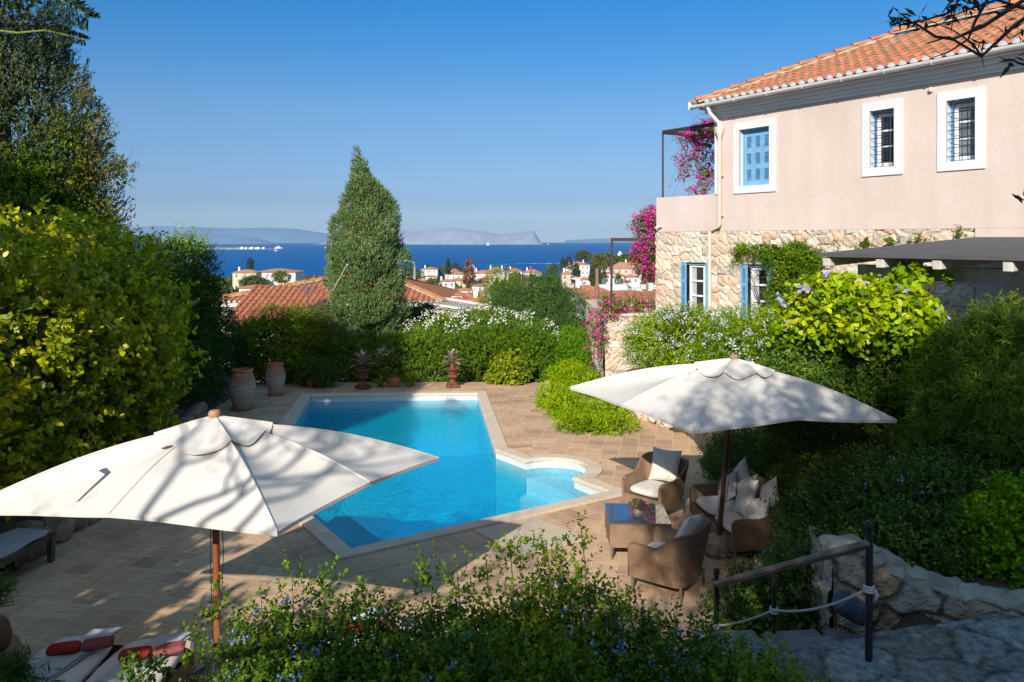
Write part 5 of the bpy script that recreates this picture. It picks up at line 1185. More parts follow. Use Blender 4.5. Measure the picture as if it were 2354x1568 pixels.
# big tiled neighbour roof: real tiles, hipped
nb = thing('neighbour_house', 'low white house with the big terracotta barrel-tile roof left of the cypress', 'house', (-9, 44, -4))
zE, zR, ye_, yr = 1.05, 2.55, 42.0, 47.6; xl_, xr_ = -16.5, 5.2 - 8.6 + 0.0
ny = (yr - ye_); sv = Vector((0, ny, zR - zE)); xL, xR = (520 - CX) / F * 42 - 1.2, (1022 - CX) / F * 42
mb = MB(); VLn = sv.length
tileroof(mb, (xL, ye_, zE), (1, 0, 0), sv, xR - xL, VLn, lambda u, v: u > v * 1.45 - .1 and (xR - xL) - u > v * .85 - .1 and v < VLn, sp=.30, course=.46, r=.10, base=(.52, .20, .10), seed=9, ends=(e3 := MB()), fine=5)
rl_, rr_ = Vector((xL + VLn * 1.45, yr, zR)), Vector((xR - VLn * .85, yr, zR))
cl, cr = Vector((xL, ye_, zE)), Vector((xR, ye_, zE)); bl, br_ = Vector((xL, yr * 2 - ye_, zE)), Vector((xR, yr * 2 - ye_, zE)); dn = Vector((0, 0, -.03))
mb.add([q + dn for q in (cl, cr, rr_, rl_, bl, br_)], [(0, 1, 2, 3), (4, 3, 2, 5), (0, 3, 4), (1, 5, 2)], (.40, .15, .07)); rf = mb.build('roof', roofM, nb, world=True)
mb = MB()
for a, b in ((cl, rl_), (cr, rr_), (rl_, rr_)): caps(mb, a + Vector((0, 0, .1)), b + Vector((0, 0, .12)), .14, .5, seed=5)
o = mb.build('ridge_tiles', roofM, rf); o.location = -nb.location
o = e3.build('whitewashed_tile_ends', M_white, rf); o.location = -nb.location
mb = MB(); mb.box(((xL + xR) / 2, yr, -1.6), (xR - xL - 1.2, 2 * ny - 1.2, 5.1)); mb.box(((xL + xR) / 2, ye_ + .25, zE - .12), (xR - xL - .1, .45, .2)); mb.build('wall', M_tw, nb, world=True)
mb = MB(); q = D(785, 618, 47); mb.box((q.x, q.y, q.z), (.5, .5, 1.0)); mb.box((q.x, q.y, q.z + .55), (.62, .62, .14)); o = mb.build('chimney', M_rust, rf); o.location = -nb.location
# front annex with a lower roof
na = thing('neighbour_annex', 'low house with white tile ends in front of the big terracotta roof, behind the bougainvillea', 'house', (-11, 37, -4))
xL, xR, y0_, z0_ = (500 - CX) / F * 35, (792 - CX) / F * 35, 35.0, .55; sv = Vector((0, 4.4, 1.35)); VLn = sv.length; mb = MB()
tileroof(mb, (xL, y0_, z0_), (1, 0, 0), sv, xR - xL, VLn, lambda u, v: (xR - xL) - u > v * .5 - .1, sp=.30, course=.46, r=.10, base=(.50, .17, .09), seed=12, ends=(e4 := MB()), fine=5)
mb.add([Vector((xL, y0_, z0_ - .03)), Vector((xR, y0_, z0_ - .03)), Vector((xR - 2.2, y0_ + 4.4, z0_ + 1.32)), Vector((xL, y0_ + 4.4, z0_ + 1.32))], [(0, 1, 2, 3)], (.4, .15, .07)); rf = mb.build('roof', roofM, na, world=True)
o = e4.build('whitewashed_tile_ends', M_white, rf); o.location = -na.location
mb = MB(); mb.box(((xL + xR) / 2, y0_ + 2.6, -1.4), (xR - xL - .5, 4.5, 3.9)); mb.build('wall', M_tw, na, world=True)
mb = MB(); za = -.35
mb.bar((xR - 1.9, 34.4, za), (xR + 1.5, 34.4, za), .05, .05); mb.bar((xR - 1.9, 34.4, za - .8), (xR + 1.5, 34.4, za - .8), .05, .05)
for k in range(9):
    a = xR - 1.9 + k * .42; mb.bar((a, 34.4, za - .8), (a + .42, 34.4, za), .03, .03); mb.bar((a + .42, 34.4, za - .8), (a, 34.4, za), .03, .03)
tag(mb.build('lattice_railing', M_brown_iron), 'dark crossed-lattice railing in front of the white wall left of the cypress', 'railing')
# flat cream roofs right of the cypress
fr_ = thing('flat_roof_building', 'building with flat cream concrete slab roofs below the oleander, right of the cypress', 'house', (-2, 36, -3))
def slabroof(P, z, th=.12):
    mb = MB(); mb.add([Vector((p.x, p.y, p.z - d)) for d in (0, th) for p in P], [(0, 1, 2, 3), (7, 6, 5, 4), (0, 4, 5, 1), (1, 5, 6, 2), (2, 6, 7, 3), (3, 7, 4, 0)]); return mb
M_conc = simple('cream_concrete', (.36, .31, .23), .9, .15, 1.2)
def Gz(px, py, z): return G(px, py, z)
P = [Gz(930, 705, 1.2), Gz(1132, 704, 1.2), Gz(1030, 686, 1.2), Gz(970, 694, 1.2)]
P1 = [Gz(*c3(200, 818), 1.1), Gz(*c3(620, 884), 1.1), Gz(*c3(800, 842), 1.1), Gz(*c3(400, 779), 1.1)]
slabroof(P1, 0).build('upper_slab', M_conc, fr_, world=True)
mb = MB()
for a, b in ((P1[0], P1[1]), (P1[3], P1[2])): mb.bar(a + Vector((0, 0, .05)), b + Vector((0, 0, .05)), .12, .10)
mb.build('white_coping', M_tw, fr_, world=True)
P2 = [Gz(*c3(75, 858), .7), Gz(*c3(330, 900), .7), Gz(*c3(600, 893), .7), Gz(*c3(200, 826), .7)]
slabroof(P2, 0).build('lower_slab', M_conc, fr_, world=True)
mb = MB(); c = sum(P1, Vector()) / 4; mb.prism([(p.lerp(c, .12).x, p.lerp(c, .12).y) for p in P1], -5, .95); mb.build('wall', M_tc, fr_, world=True)
# television aerial on a pole before the big roof
q = G(702, 760, 0); Y = 33; t = thing('tv_aerial', 'thin mesh television aerial on a pole in front of the big terracotta roof', 'aerial', (D(707, 745, Y).x, Y, -2))
mb = MB(); mb.tube([D(708, 745, Y), D(708, 662, Y)], .03, 8); mb.build('pole', M_tw, t, world=True)
mb = MB()
for k in range(8): mb.bar(D(692 + k * 4.6, 652, Y), D(692 + k * 4.6, 672, Y), .012, .012)
for k in range(5): mb.bar(D(691, 652 + k * 5, Y), D(726, 652 + k * 5, Y), .012, .012)
mb.build('grid', M_tw, t, world=True)
t = thing('guy_wire', 'pale guy wire running from the cypress down to the tiled roof', 'wire', D(797, 607, 25)); mb = MB(); mb.tube([D(798, 608, 24.3), D(765, 668, 26), D(748, 706, 33)], [.02, .02, .03], 6); mb.build('wire', M_tw, t, world=True)
# lamp posts and poles
def lamp(label, px, py0, py1, Y, dx):
    t = thing('street_lamp', label, 'street lamp', D(px, py0, Y)); mb = MB(); a, b = D(px, py0, Y), D(px, py1, Y); r = .0016 * Y
    mb.tube([a, b], [r * 1.2, r * .8], 8); mb.tube([b, b + Vector((dx * .35, 0, .35)), b + Vector((dx, 0, .4))], r * .6, 6); mb.build('pole', simple('galvanised', (.34, .35, .36), .5, .1, 2, metal=.4), t, world=True)
    mb = MB(); mb.box(b + Vector((dx * 1.25, 0, .38)), (abs(dx) * .5, .3, .14), bev=.03); mb.build('lamp_head', M_tw, t, world=True)
lamp('grey street lamp with its arm to the left, right of the big cypress', 953, 660, 607, 95, -1.1)
lamp('slim street lamp seen through the feathery tree, right of the tall town cypress', 1340, 715, 650, 75, -.7)
def pole(label, px, py0, py1, Y, r=.13):
    t = thing('utility_pole', label, 'pole', D(px, py0, Y)); mb = MB(); mb.tube([D(px, py0, Y), D(px, py1, Y)], [r * 1.15, r * .8], 8); mb.build('shaft', simple('pole_wood', (.22, .15, .09), .9, .2, 2), t, world=True)
    mb = MB(); mb.bar(D(px, py1, Y) + Vector((-.5, 0, -.3)), D(px, py1, Y) + Vector((.5, 0, -.3)), .08, .08); mb.build('crossarm', M_brown_iron, t, world=True)
pole('tall wooden utility pole left of the terrace frame', 1372, 705, 618, 60, .16)
pole('wooden utility pole on the waterfront above the low houses', 1220, 640, 612, 400, .5)
pole('wooden utility pole between the flat roofs and the house corner', 1487, 690, 644, 140, .22)
# boats and the foam trail
def boat(label, px, py, L, sail=False):
    p = G(px, py, SEAZ); t = thing('boat', label, 'boat', p, .3); mb = MB(); w = L * .28; h = L * .13
    V = [(-L / 2, -w / 2, h), (-L / 2, w / 2, h), (L * .2, w / 2, h), (L * .2, -w / 2, h), (L / 2, 0, h * 1.3), (-L / 2, -w / 3, 0), (-L / 2, w / 3, 0), (L * .2, w / 3, 0), (L * .2, -w / 3, 0), (L * .42, 0, 0)]
    mb.add(V, [(0, 3, 4, 2, 1), (0, 5, 8, 3), (3, 8, 9, 4), (4, 9, 7, 2), (2, 7, 6, 1), (1, 6, 5, 0)]); mb.build('hull', M_white, t)
    mb = MB()
    if sail: mb.add([(L * .05, 0, h), (-L * .42, 0.3, h + 1), (L * .05, 0, L * 1.15), (L * .07, .1, h), (L * .46, .2, h + 1), (L * .07, .1, L)], [(0, 1, 2), (3, 4, 5)]); mb.build('sail', M_white, t)
    else: mb.box((-L * .05, 0, h + L * .07), (L * .5, w * .7, L * .14)); mb.box((-L * .1, 0, h + L * .18), (L * .25, w * .5, L * .08)); mb.build('cabin', M_white, t)
boat('white sailing yacht near the horizon below the right island', 1121, 564.5, 30, True)
boat('white motor yacht just below the sand spit', 634, 577.5, 17)
boat('tiny white boat near the horizon right of the island', 1259, 562.5, 26)
boat('small white boat close to the left side of the cypress', 750, 570.5, 26)
mb = MB(); 
def wk(u, v): p = G(1090 + 205 * u, 609.5 - 4.5 * u + .5 * math.sin(u * 9), SEAZ); s = (1.2 + 5 * u ** 2 + 2.0 * math.sin(u * 40) * u); return (p.x, p.y + (v - .5) * s * 4, SEAZ + .25)
mb.grid(wk, 80, 2); tag(mb.build('boat_wake', simple('foam', (.6, .66, .70), .9, .35, .05, c2=(.1, .3, .5))), 'long white wake of foam across the sea in front of the waterfront', 'wake', kind='stuff')
# white village on the spit
rng = random.Random(9)
for k, (px, w, hh) in enumerate(((556, 60, 10), (566, 40, 8), (578, 70, 9), (592, 80, 8), (606, 45, 7))):
    p = G(px, 574, SEAZ); mb = MB(); mb.box((0, 0, 7), (w * .30, 16, hh * .5 + 5)); mb.box((w * .08, 0, 8.5 + hh / 3), (w * .10, 12, 4)); o = mb.build('shore_building', M_tw); o.location = (p.x, p.y, SEAZ)
    tag(o, ['first white block from the left on the distant sand spit', 'small white block second from the left on the sand spit', 'wide white hotel block in the middle of the spit village', 'widest white block of the spit village', 'last small white block of the spit village'][k], 'building', 'white buildings on the sand spit')
p = G(640, 572.5, SEAZ); mb = MB(); mb.lathe([(24, 3), (17, 9), (9, 10), (7, 14), (0, 17)], (0, 0, 0), 12); o = mb.build('chapel', M_tw, smooth=False); o.location = p; tag(o, 'white domed chapel on the knoll at the tip of the sand spit', 'chapel')
# ---------------------------------------------------------------- foliage
def nrm(a): return a / np.maximum(np.linalg.norm(a, axis=1, keepdims=True), 1e-9)
def leafmesh(name, mat, parent, P, Dd, Nn, L, Wd, C, curl=.0, K=4):
    """P base points, Dd directions, Nn face normals, L lengths, Wd half widths, C colours"""
    n = len(P); S_ = nrm(np.cross(Dd, Nn)); Nn = np.cross(S_, Dd); L = L[:, None]; Wd = Wd[:, None]
    prof = [(0, 0, 0), (.48, 1, .25), (1, 0, 0), (.48, -1, .25)] if K == 4 else [(0, 0, 0), (.18, .72, .12), (.48, 1, .25), (.78, .62, .15), (1, 0, 0), (.78, -.62, .15), (.48, -1, .25), (.18, -.72, .12)]
    V = np.empty((n, K, 3), 'f4')
    for q_, (f_, w_, h_) in enumerate(prof): V[:, q_] = P + Dd * L * f_ + S_ * Wd * w_ + Nn * (Wd * h_ - L * curl * f_ * f_)
    me = bpy.data.meshes.new(name); me.vertices.add(K * n); me.vertices.foreach_set('co', V.ravel())
    me.loops.add(K * n); me.loops.foreach_set('vertex_index', np.arange(K * n, dtype='i4')); me.polygons.add(n); me.polygons.foreach_set('loop_start', np.arange(0, K * n, K, dtype='i4'))
    at = me.color_attributes.new('Col', 'FLOAT_COLOR', 'POINT'); c4 = np.ones((n, K, 4), 'f4'); c4[:, :, :3] = np.clip(C, 0, 1)[:, None, :]; at.data.foreach_set('color', c4.ravel())
    me.materials.append(mat); me.update(calc_edges=True); o = bpy.data.objects.new(name, me); col.objects.link(o)
    if parent is not None: o.parent = parent; o.location = -Vector(parent.location)
    return o
def lump(P, seed, f=1.0):
    r = np.random.RandomState(seed); s = np.zeros(len(P))
    for k in range(4):
        w = r.randn(3) * f * (1.6 ** k); s += np.sin(P @ w + r.rand() * 6) / (1.35 ** k)
    return s / 2.2
def shell(blobs, n, seed, depth=.35, lumpy=.14, lf=1.4, gap=.0, facew=.45, inner=.80):
    """points spread through the outer part of a union of rounded volumes: (cx,cy,cz, rx,ry,rz[, squareness])"""
    r = np.random.RandomState(seed); B = [tuple(b) + ((2.0,) if len(b) == 6 else ()) for b in blobs]
    w = np.array([(b[3] * b[4] + b[4] * b[5] + b[3] * b[5]) for b in B]); w = w / w.sum(); out, nor, dep = [], [], []; got = 0
    cam_ = np.array([0, 0, CAMZ])
    while got < n:
        m = int((n - got) * 2.2) + 50; k = r.choice(len(B), m, p=w); b = np.array(B)[k]; u = nrm(r.randn(m, 3)); p = b[:, 6:7]
        s = (np.abs(u) ** p).sum(1, keepdims=True) ** (-1 / p); rad = b[:, 3:6]; q = u * s
        loc = q * rad + b[:, :3]; f = 1 + lumpy * lump(loc, seed + 5, lf)[:, None] ; d = 1 - depth * r.rand(m, 1) ** 1.7
        X = b[:, :3] + q * rad * f * d; no = nrm(q ** 1 / rad * np.sign(1))
        ok = np.ones(m, bool)
        for bb in B:
            bb = np.array(bb); e = (np.abs((X - bb[:3]) / bb[3:6]) ** bb[6]).sum(1) ** (1 / bb[6]); ok &= ~(e < inner * (1 - depth))
        fc = (no * nrm(cam_ - X)).sum(1); ok &= r.rand(m) < np.where(fc > -.15, 1, facew)
        if gap: ok &= (lump(X, seed + 9, lf * 2.2) + r.rand(m) * .6) > gap - .9
        out.append(X[ok]); nor.append(no[ok]); dep.append(d[ok, 0]); got += ok.sum()
    return np.concatenate(out)[:n], np.concatenate(nor)[:n], np.concatenate(dep)[:n]
def foliage(name, mat, parent, blobs, n, m=8, L=.25, leaf=(.05, .015), cols=((.06, .10, .02),), up=.35, spread=.55, seed=1, out=1.0, lv=.30, droop=0.0, tipcol=None, curl=.1, fan=.9, K=4, core=.12, coresize=.2, sat=1.2, val=1.4, **kw):
    P, Nn, dp = shell(blobs, n, seed, **kw); r = np.random.RandomState(seed + 77)
    Dd = nrm(Nn * out + np.array([0, 0, up]) + spread * r.randn(n, 3)); Ls = L * r.uniform(.6, 1.4, n)
    s = np.tile(np.linspace(.12, 1, m), n) + r.uniform(-.06, .06, n * m); i = np.repeat(np.arange(n), m)
    base = P[i] + Dd[i] * (Ls[i] * s)[:, None]; base[:, 2] -= droop * (Ls[i] * s) ** 2 / max(L, .01)
    side = nrm(np.cross(Dd[i], nrm(r.randn(n * m, 3)))); ld = nrm(Dd[i] * .55 + side * fan + np.array([0, 0, .1 - droop * .6]))
    ln = nrm(Nn[i] * .55 + np.array([0, 0, .65]) + .55 * r.randn(n * m, 3))
    ll = leaf[0] * r.uniform(.65, 1.35, n * m) * (1.1 - .3 * s); lw = leaf[1] * r.uniform(.75, 1.3, n * m)
    pal = np.array(cols, float) * val; pal = np.clip(pal.mean(1, keepdims=True) + (pal - pal.mean(1, keepdims=True)) * sat, .004, 1); zone = np.clip((lump(P, seed + 31, 1.1) + 1) / 2, 0, .999); pick = np.clip((zone * len(pal) + r.uniform(-.8, .8, n)).astype(int), 0, len(pal) - 1)
    C = pal[pick[i]] * r.uniform(1 - lv, 1 + lv, (n * m, 1)) * r.uniform(.92, 1.08, (n * m, 3))
    if tipcol is not None: t = np.clip((s - .7) * 3, 0, 1)[:, None] * (r.rand(n, 1) < .6)[i]; C = C * (1 - t) + np.array(tipcol) * t * r.uniform(.8, 1.2, (n * m, 1))
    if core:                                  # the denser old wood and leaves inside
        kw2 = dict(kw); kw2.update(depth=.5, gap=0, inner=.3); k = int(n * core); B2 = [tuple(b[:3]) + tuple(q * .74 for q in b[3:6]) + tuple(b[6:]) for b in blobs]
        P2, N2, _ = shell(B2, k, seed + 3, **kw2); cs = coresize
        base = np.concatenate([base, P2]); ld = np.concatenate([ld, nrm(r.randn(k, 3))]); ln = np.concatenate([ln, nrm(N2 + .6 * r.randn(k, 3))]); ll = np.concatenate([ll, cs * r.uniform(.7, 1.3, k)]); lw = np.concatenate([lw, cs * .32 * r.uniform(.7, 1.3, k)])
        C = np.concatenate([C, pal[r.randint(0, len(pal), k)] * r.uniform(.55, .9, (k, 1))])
    return leafmesh(name, mat, parent, base, ld, ln, ll, lw, C, curl, K)
def blossoms(parent, blobs, n, cols, size=.03, seed=3, clump=7, cr=.07, topz=None, name='blossoms', zmin=None, **kw):
    P, Nn, _ = shell(blobs, n, seed, depth=.03, **kw)
    if topz is not None: P = P + Nn * topz
    r = np.random.RandomState(seed); 
    if zmin is not None: k = P[:, 2] > zmin; P, Nn = P[k], Nn[k]
    n = len(P); i = np.repeat(np.arange(n), clump); Q = P[i] + r.randn(n * clump, 3) * cr + Nn[i] * cr; d = nrm(r.randn(n * clump, 3) + Nn[i] * .3); nn = nrm(Nn[i] + .7 * r.randn(n * clump, 3))
    C = np.array(cols)[r.randint(0, len(cols), n * clump)] * r.uniform(.8, 1.2, (n * clump, 1))
    o = leafmesh(name, M_petal, parent, Q, d, nn, np.full(n * clump, size) * r.uniform(.7, 1.3, n * clump), np.full(n * clump, size * .42), C, 0); o['kind'] = 'stuff'; return o
def stems(parent, base, tips, r0=.03, name='stem', mat=None, seed=1):
    mb = MB(); rg = random.Random(seed); base = Vector(base)
    for t_ in tips:
        t_ = Vector(t_); mid_ = base.lerp(t_, .5) + Vector((rg.uniform(-.1, .1), rg.uniform(-.1, .1), rg.uniform(-.05, .1))) * (t_ - base).length * .3; mb.tube([base, mid_, t_], [r0, r0 * .65, r0 * .25], 6)
    return mb.build(name, mat or M_bark, parent, smooth=True, world=True)
def plant(name, label, cat, loc, group=None): return thing(name, label, cat, loc, 0, group)
def randtips(blobs, k, seed): P, _, _ = shell(blobs, k, seed, depth=.4); return [tuple(p) for p in P]
GR = lambda *c: [tuple(x) for x in c]
YG = GR((.15, .19, .008), (.21, .235, .010), (.28, .27, .010), (.08, .115, .008), (.19, .215, .010))
DG = GR((.030, .060, .014), (.045, .085, .018), (.022, .045, .014), (.055, .10, .02))
MG = GR((.05, .10, .014), (.08, .14, .018), (.035, .075, .014), (.10, .16, .02))
def pb_(px, py, Y, rx, rz, ry=.3): q = D(px, py, Y); return (q.x, q.y, q.z, rx, ry, rz)
# tall left hedge in the foreground: glossy yellow-green leaves
t = plant('tall_shrub', 'tall glossy shrub with yellow-green leaves filling the left side', 'shrub', (-8.6, 13, 0))
Bl = [(-7.45, 14.8, 2.5, 1.0, 1.5, 1.7), (-9.2, 12.2, 2.3, 2.55, 2.6, 2.4, 2.6), (-8.9, 14.6, 2.25, 2.1, 2.6, 2.35, 2.6), (-8.2, 11.2, 1.6, 1.5, 1.5, 1.5), (-7.9, 15.2, 2.0, 1.35, 1.8, 1.7), (-10.2, 11.0, 3.2, 1.9, 1.8, 1.5), (-8.6, 16.3, 2.3, 1.5, 1.6, 2.2), (-7.6, 13.2, 2.6, .9, 1.3, 1.0)]
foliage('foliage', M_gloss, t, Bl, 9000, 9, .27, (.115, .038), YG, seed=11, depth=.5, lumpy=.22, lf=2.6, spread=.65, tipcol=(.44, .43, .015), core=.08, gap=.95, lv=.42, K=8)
stems(t, (-9, 13, 0), randtips(Bl, 40, 4), .07, 'branches')
t = plant('dark_hedge', 'dark green clipped hedge behind the yellow-green shrub, with a few pale shoots on top', 'hedge', (-8.6, 19, 0))
B2_ = [(-9.0, 19.3, 2.1, 1.35, 2.4, 2.2, 3.2), (-9.9, 17.6, 2.3, 1.6, 2.0, 2.4), (-8.75, 21.0, 1.95, 1.0, 1.2, 2.25, 3)]
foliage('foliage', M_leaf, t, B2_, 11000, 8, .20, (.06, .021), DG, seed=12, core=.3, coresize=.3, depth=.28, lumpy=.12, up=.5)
foliage('pale_shoots', M_leaf, t, [(-8.5, 20.4, 4.2, .5, .5, .3)], 130, 9, .35, (.06, .016), GR((.16, .24, .03), (.22, .30, .04)), seed=13, up=1.2)
# cypress at the top left, wrapped in ivy
t = plant('cypress', 'huge cypress at the top left corner, tangled with leafy climber', 'tree', (-12.9, 20, 0))
B3 = [(-12.9, 20, 4.0, 2.6, 2.4, 4.0), (-12.95, 20, 7.0, 2.25, 2.1, 3.4), (-13.1, 20, 9.6, 1.65, 1.6, 3.0), (-13.3, 20, 11.9, 1.1, 1.1, 2.6), (-13.4, 20, 14, .7, .7, 1.8)]
foliage('crown', M_conif, t, B3, 15000, 10, .24, (.075, .017), GR((.07, .10, .045), (.09, .125, .06), (.05, .07, .03), (.11, .14, .075)), seed=14, sat=.95, val=1.15, up=1.2, spread=.35, depth=.22, lumpy=.22, lf=2.0, fan=.5, core=.40, coresize=.22)
mb = MB(); mb.tube([(-12.9, 20, 0), (-12.95, 20, 7), (-13.4, 20, 14)], [.35, .22, .05], 10); mb.build('trunk', M_bark, t, smooth=True, world=True)
t = plant('climber', 'leafy green climber growing through the huge cypress and reaching out over the sky', 'climber', (-11, 19.6, 0))
B4 = [(-11.3, 19.2, 4.4, 1.3, 1.3, 1.4), (-12.0, 18.6, 5.2, 1.4, 1.0, 1.4), (-11.1, 19.4, 6.2, .7, .9, 1.5), (-12.5, 18.4, 7.4, .5, .5, .8), (-10.7, 19.8, 4.9, .7, .8, .6)]
foliage('foliage', M_leaf, t, B4, 3400, 8, .30, (.085, .024), GR((.06, .12, .015), (.10, .16, .02), (.05, .09, .015), (.14, .15, .03)), seed=15, coresize=.12, gap=.55, spread=.8, up=.2, depth=.6)
tw = [D(250, 385, 19.5), D(285, 380, 19.5), D(325, 382, 19.4)]; tw2 = [D(240, 395, 19.5), D(275, 412, 19.5), D(312, 432, 19.5)]
for tp, rr in (([D(200, 400, 19.5)] + tw, [.03, .02, .012, .006]), ([D(200, 400, 19.5)] + tw2, [.03, .02, .012, .006]), ([D(210, 170, 19.5), D(200, 235, 19.5)], [.01, .02])):
    mb = MB(); mb.tube(tp, rr, 6); mb.build('twig', M_bark, t, smooth=True, world=True)
bl = [(p.x, p.y, p.z, .22, .2, .18) for p in tw[:2] + tw2[:2]] + [(D(235, 390, 19.5).x, 19.5, D(235, 390, 19.5).z, .5, .3, .35), (D(192, 228, 19.5).x, 19.5, D(192, 228, 19.5).z, .15, .2, .35), (D(222, 300, 19.5).x, 19.5, D(222, 310, 19.5).z, .35, .3, .6)]
foliage('spray', M_leaf, t, bl, 320, 7, .22, (.07, .018), GR((.09, .12, .04), (.16, .12, .06), (.06, .09, .03)), seed=16, spread=.8)
# frond hanging in at the top left
t = plant('frond', 'dark feathery frond reaching in at the top left corner', 'branch', (-6.0, 9.6, 7.2))
def frond(a, b, k, ln, droop, seed, w=.02):
    a, b = Vector(a), Vector(b); r = np.random.RandomState(seed); P, Dd, L = [], [], []
    ax_ = (b - a).normalized(); sd = ax_.cross(Vector((0, 1, 0))).normalized()
    for i in range(k):
        f = i / k; p = a.lerp(b, f) - Vector((0, 0, droop * f * f))
        for s in (-1, 1):
            for j in range(9):
                g = j / 9; d0 = (ax_ * .55 + sd * s * .8 + Vector((0, 0, -.45))).normalized(); q = p + d0 * ln * g * (1 - .6 * f); P.append(q); Dd.append((d0 + Vector(r.randn(3) * .35)).normalized()); L.append(ln * .30)
    P = np.array(P); Dd = np.array(Dd); n = len(P); return P, Dd, np.array(L)
P1_, D1_, L1_ = frond(D(100, -20, 9.6), D(205, 38, 9.6), 16, .30, .02, 1); P2_, D2_, L2_ = frond(D(105, 62, 9.8), D(200, 92, 9.8), 12, .15, .0, 2)
r = np.random.RandomState(3)
for PP, DD_, LL in ((P1_, D1_, L1_), (P2_, D2_, L2_)): leafmesh('leaflets', M_leaf, t, PP, DD_, nrm(r.randn(len(PP), 3)), LL, np.full(len(PP), .016), np.array([(.03, .06, .035)] * len(PP)) * r.uniform(.7, 1.3, (len(PP), 1)))
mb = MB(); mb.tube([D(100, -20, 9.6), D(150, 5, 9.6), D(205, 38, 9.6)], [.015, .01, .004], 6); mb.tube([D(-40, 66, 9.8), D(40, 76, 9.8), D(105, 70, 9.8), D(200, 92, 9.8)], [.014, .012, .01, .004], 6); mb.build('rachis', simple('green_stem', (.20, .22, .03), .6, .1, 5), t, smooth=True, world=True)
# central cypress
t = plant('cypress', 'plump pointed cypress with brown cones beyond the pool', 'tree', (-4.9, 27, -.8))
def cyp(x, y, rows): return [(x + dx, y, z, rx, rx * .95, rz) for dx, z, rx, rz in rows]
k = 27 / F
def row(pxc, py, w, h): return ((pxc - CX) * k + 4.9, CAMZ + (HY - py) * k, w * k / 2, h * k)
B5 = cyp(-4.9, 27, [row(847, 700, 150, 95), row(845, 620, 172, 90), row(843, 545, 140, 85), row(840, 478, 96, 75), row(830, 435, 46, 55), row(820, 400, 13, 50), row(765, 580, 22, 25), row(880, 470, 34, 30)])
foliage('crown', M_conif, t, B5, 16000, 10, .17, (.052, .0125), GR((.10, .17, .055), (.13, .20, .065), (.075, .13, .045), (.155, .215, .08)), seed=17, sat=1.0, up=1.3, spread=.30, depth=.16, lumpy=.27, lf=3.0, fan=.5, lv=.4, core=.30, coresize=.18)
blossoms(t, B5, 100, GR((.36, .19, .09), (.30, .15, .07)), .07, 5, 9, .05, name='cones', facew=.1)
mb = MB(); mb.tube([(-4.9, 27, -1.4), (-4.9, 27, 3), (-5.1, 27, 6.6)], [.3, .18, .04], 10); mb.build('trunk', M_bark, t, smooth=True, world=True)
# bougainvillea by the jars
t = plant('bougainvillea', 'leafy bougainvillea with scattered purple flowers behind the smaller jar', 'shrub', (-7.6, 24.5, 0))
B6_ = [(-7.5, 24.8, 1.1, 1.25, .9, 1.15, 2.4), (-8.2, 25, .85, 1.0, .8, 1.1), (-6.8, 24.9, 1.4, .7, .7, .8), (-7.3, 24.3, .6, .9, .5, .6), (-6.5, 24.6, .7, .7, .5, .9)]
foliage('foliage', M_leaf, t, B6_, 5200, 8, .24, (.055, .02), GR((.06, .11, .012), (.10, .16, .016), (.14, .18, .02), (.05, .08, .02)), seed=18, core=.3, depth=.4, lumpy=.2, spread=.7)
blossoms(t, B6_, 110, GR((.42, .04, .34), (.36, .03, .30), (.5, .08, .4)), .05, 8, 9, .055, facew=.1)
stems(t, (-7.5, 24.8, 0), randtips(B6_, 30, 5), .04, 'stems')
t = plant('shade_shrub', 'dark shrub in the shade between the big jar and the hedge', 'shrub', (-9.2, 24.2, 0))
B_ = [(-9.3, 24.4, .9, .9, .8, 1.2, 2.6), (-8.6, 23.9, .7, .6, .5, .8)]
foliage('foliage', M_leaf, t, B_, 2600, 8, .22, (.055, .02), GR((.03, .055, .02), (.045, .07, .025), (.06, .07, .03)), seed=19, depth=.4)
t = plant('oleander', 'small oleander with long grey-green leaves leaning over the purple bougainvillea', 'shrub', (-6.3, 25.4, 0))
B_ = [(-6.35, 25.5, 1.5, .5, .5, .7), (-5.9, 25.5, 1.1, .4, .5, .6), (-5.75, 25.4, .9, .6, .5, .6)]
foliage('foliage', M_leaf, t, B_, 700, 8, .30, (.13, .014), GR((.07, .12, .045), (.09, .14, .05), (.12, .13, .03)), seed=20, up=.8, depth=.5)
stems(t, (-6.2, 25.4, 0), randtips(B_, 12, 6), .02, 'stems')
# clipped hedge beyond the pool, oleander above it
t = plant('clipped_hedge', 'broad clipped green hedge along the far edge of the pool terrace', 'hedge', (-2.5, 25.4, 0))
B7 = [(-2.6, 25.45, .56, 3.55, .85, .74, 5), (-6.0, 25.4, .60, 1.6, .8, .72, 4), (.35, 25.5, .6, 1.1, .9, .78, 3), (-.4, 25.6, .85, 1.8, .8, .7, 3)]
foliage('foliage', M_leaf, t, B7, 11500, 8, .17, (.075, .0145), GR((.065, .115, .018), (.09, .15, .022), (.05, .09, .016), (.11, .17, .028)), seed=21, depth=.3, lumpy=.10, lf=2.2, spread=.6, up=.35)
stems(t, (-2.5, 25.4, 0), randtips(B7, 60, 7), .03, 'stems')
t = plant('oleander', 'broad white-flowering oleander mounded above the clipped hedge', 'shrub', (-1.2, 26.6, 0))
B8 = [(-1.35, 26.8, 1.0, 1.8, .8, .80), (-2.3, 26.6, .9, 1.2, .75, .68), (.0, 26.7, .85, 1.4, .8, .70), (.9, 26.3, .5, .75, .7, .7), (-3.0, 26.5, .6, .9, .7, .62)]
foliage('foliage', M_leaf, t, B8, 6500, 9, .30, (.12, .0135), GR((.07, .13, .022), (.10, .17, .03), (.06, .11, .02), (.13, .19, .035)), seed=22, up=.9, depth=.35, lumpy=.14, lf=2)
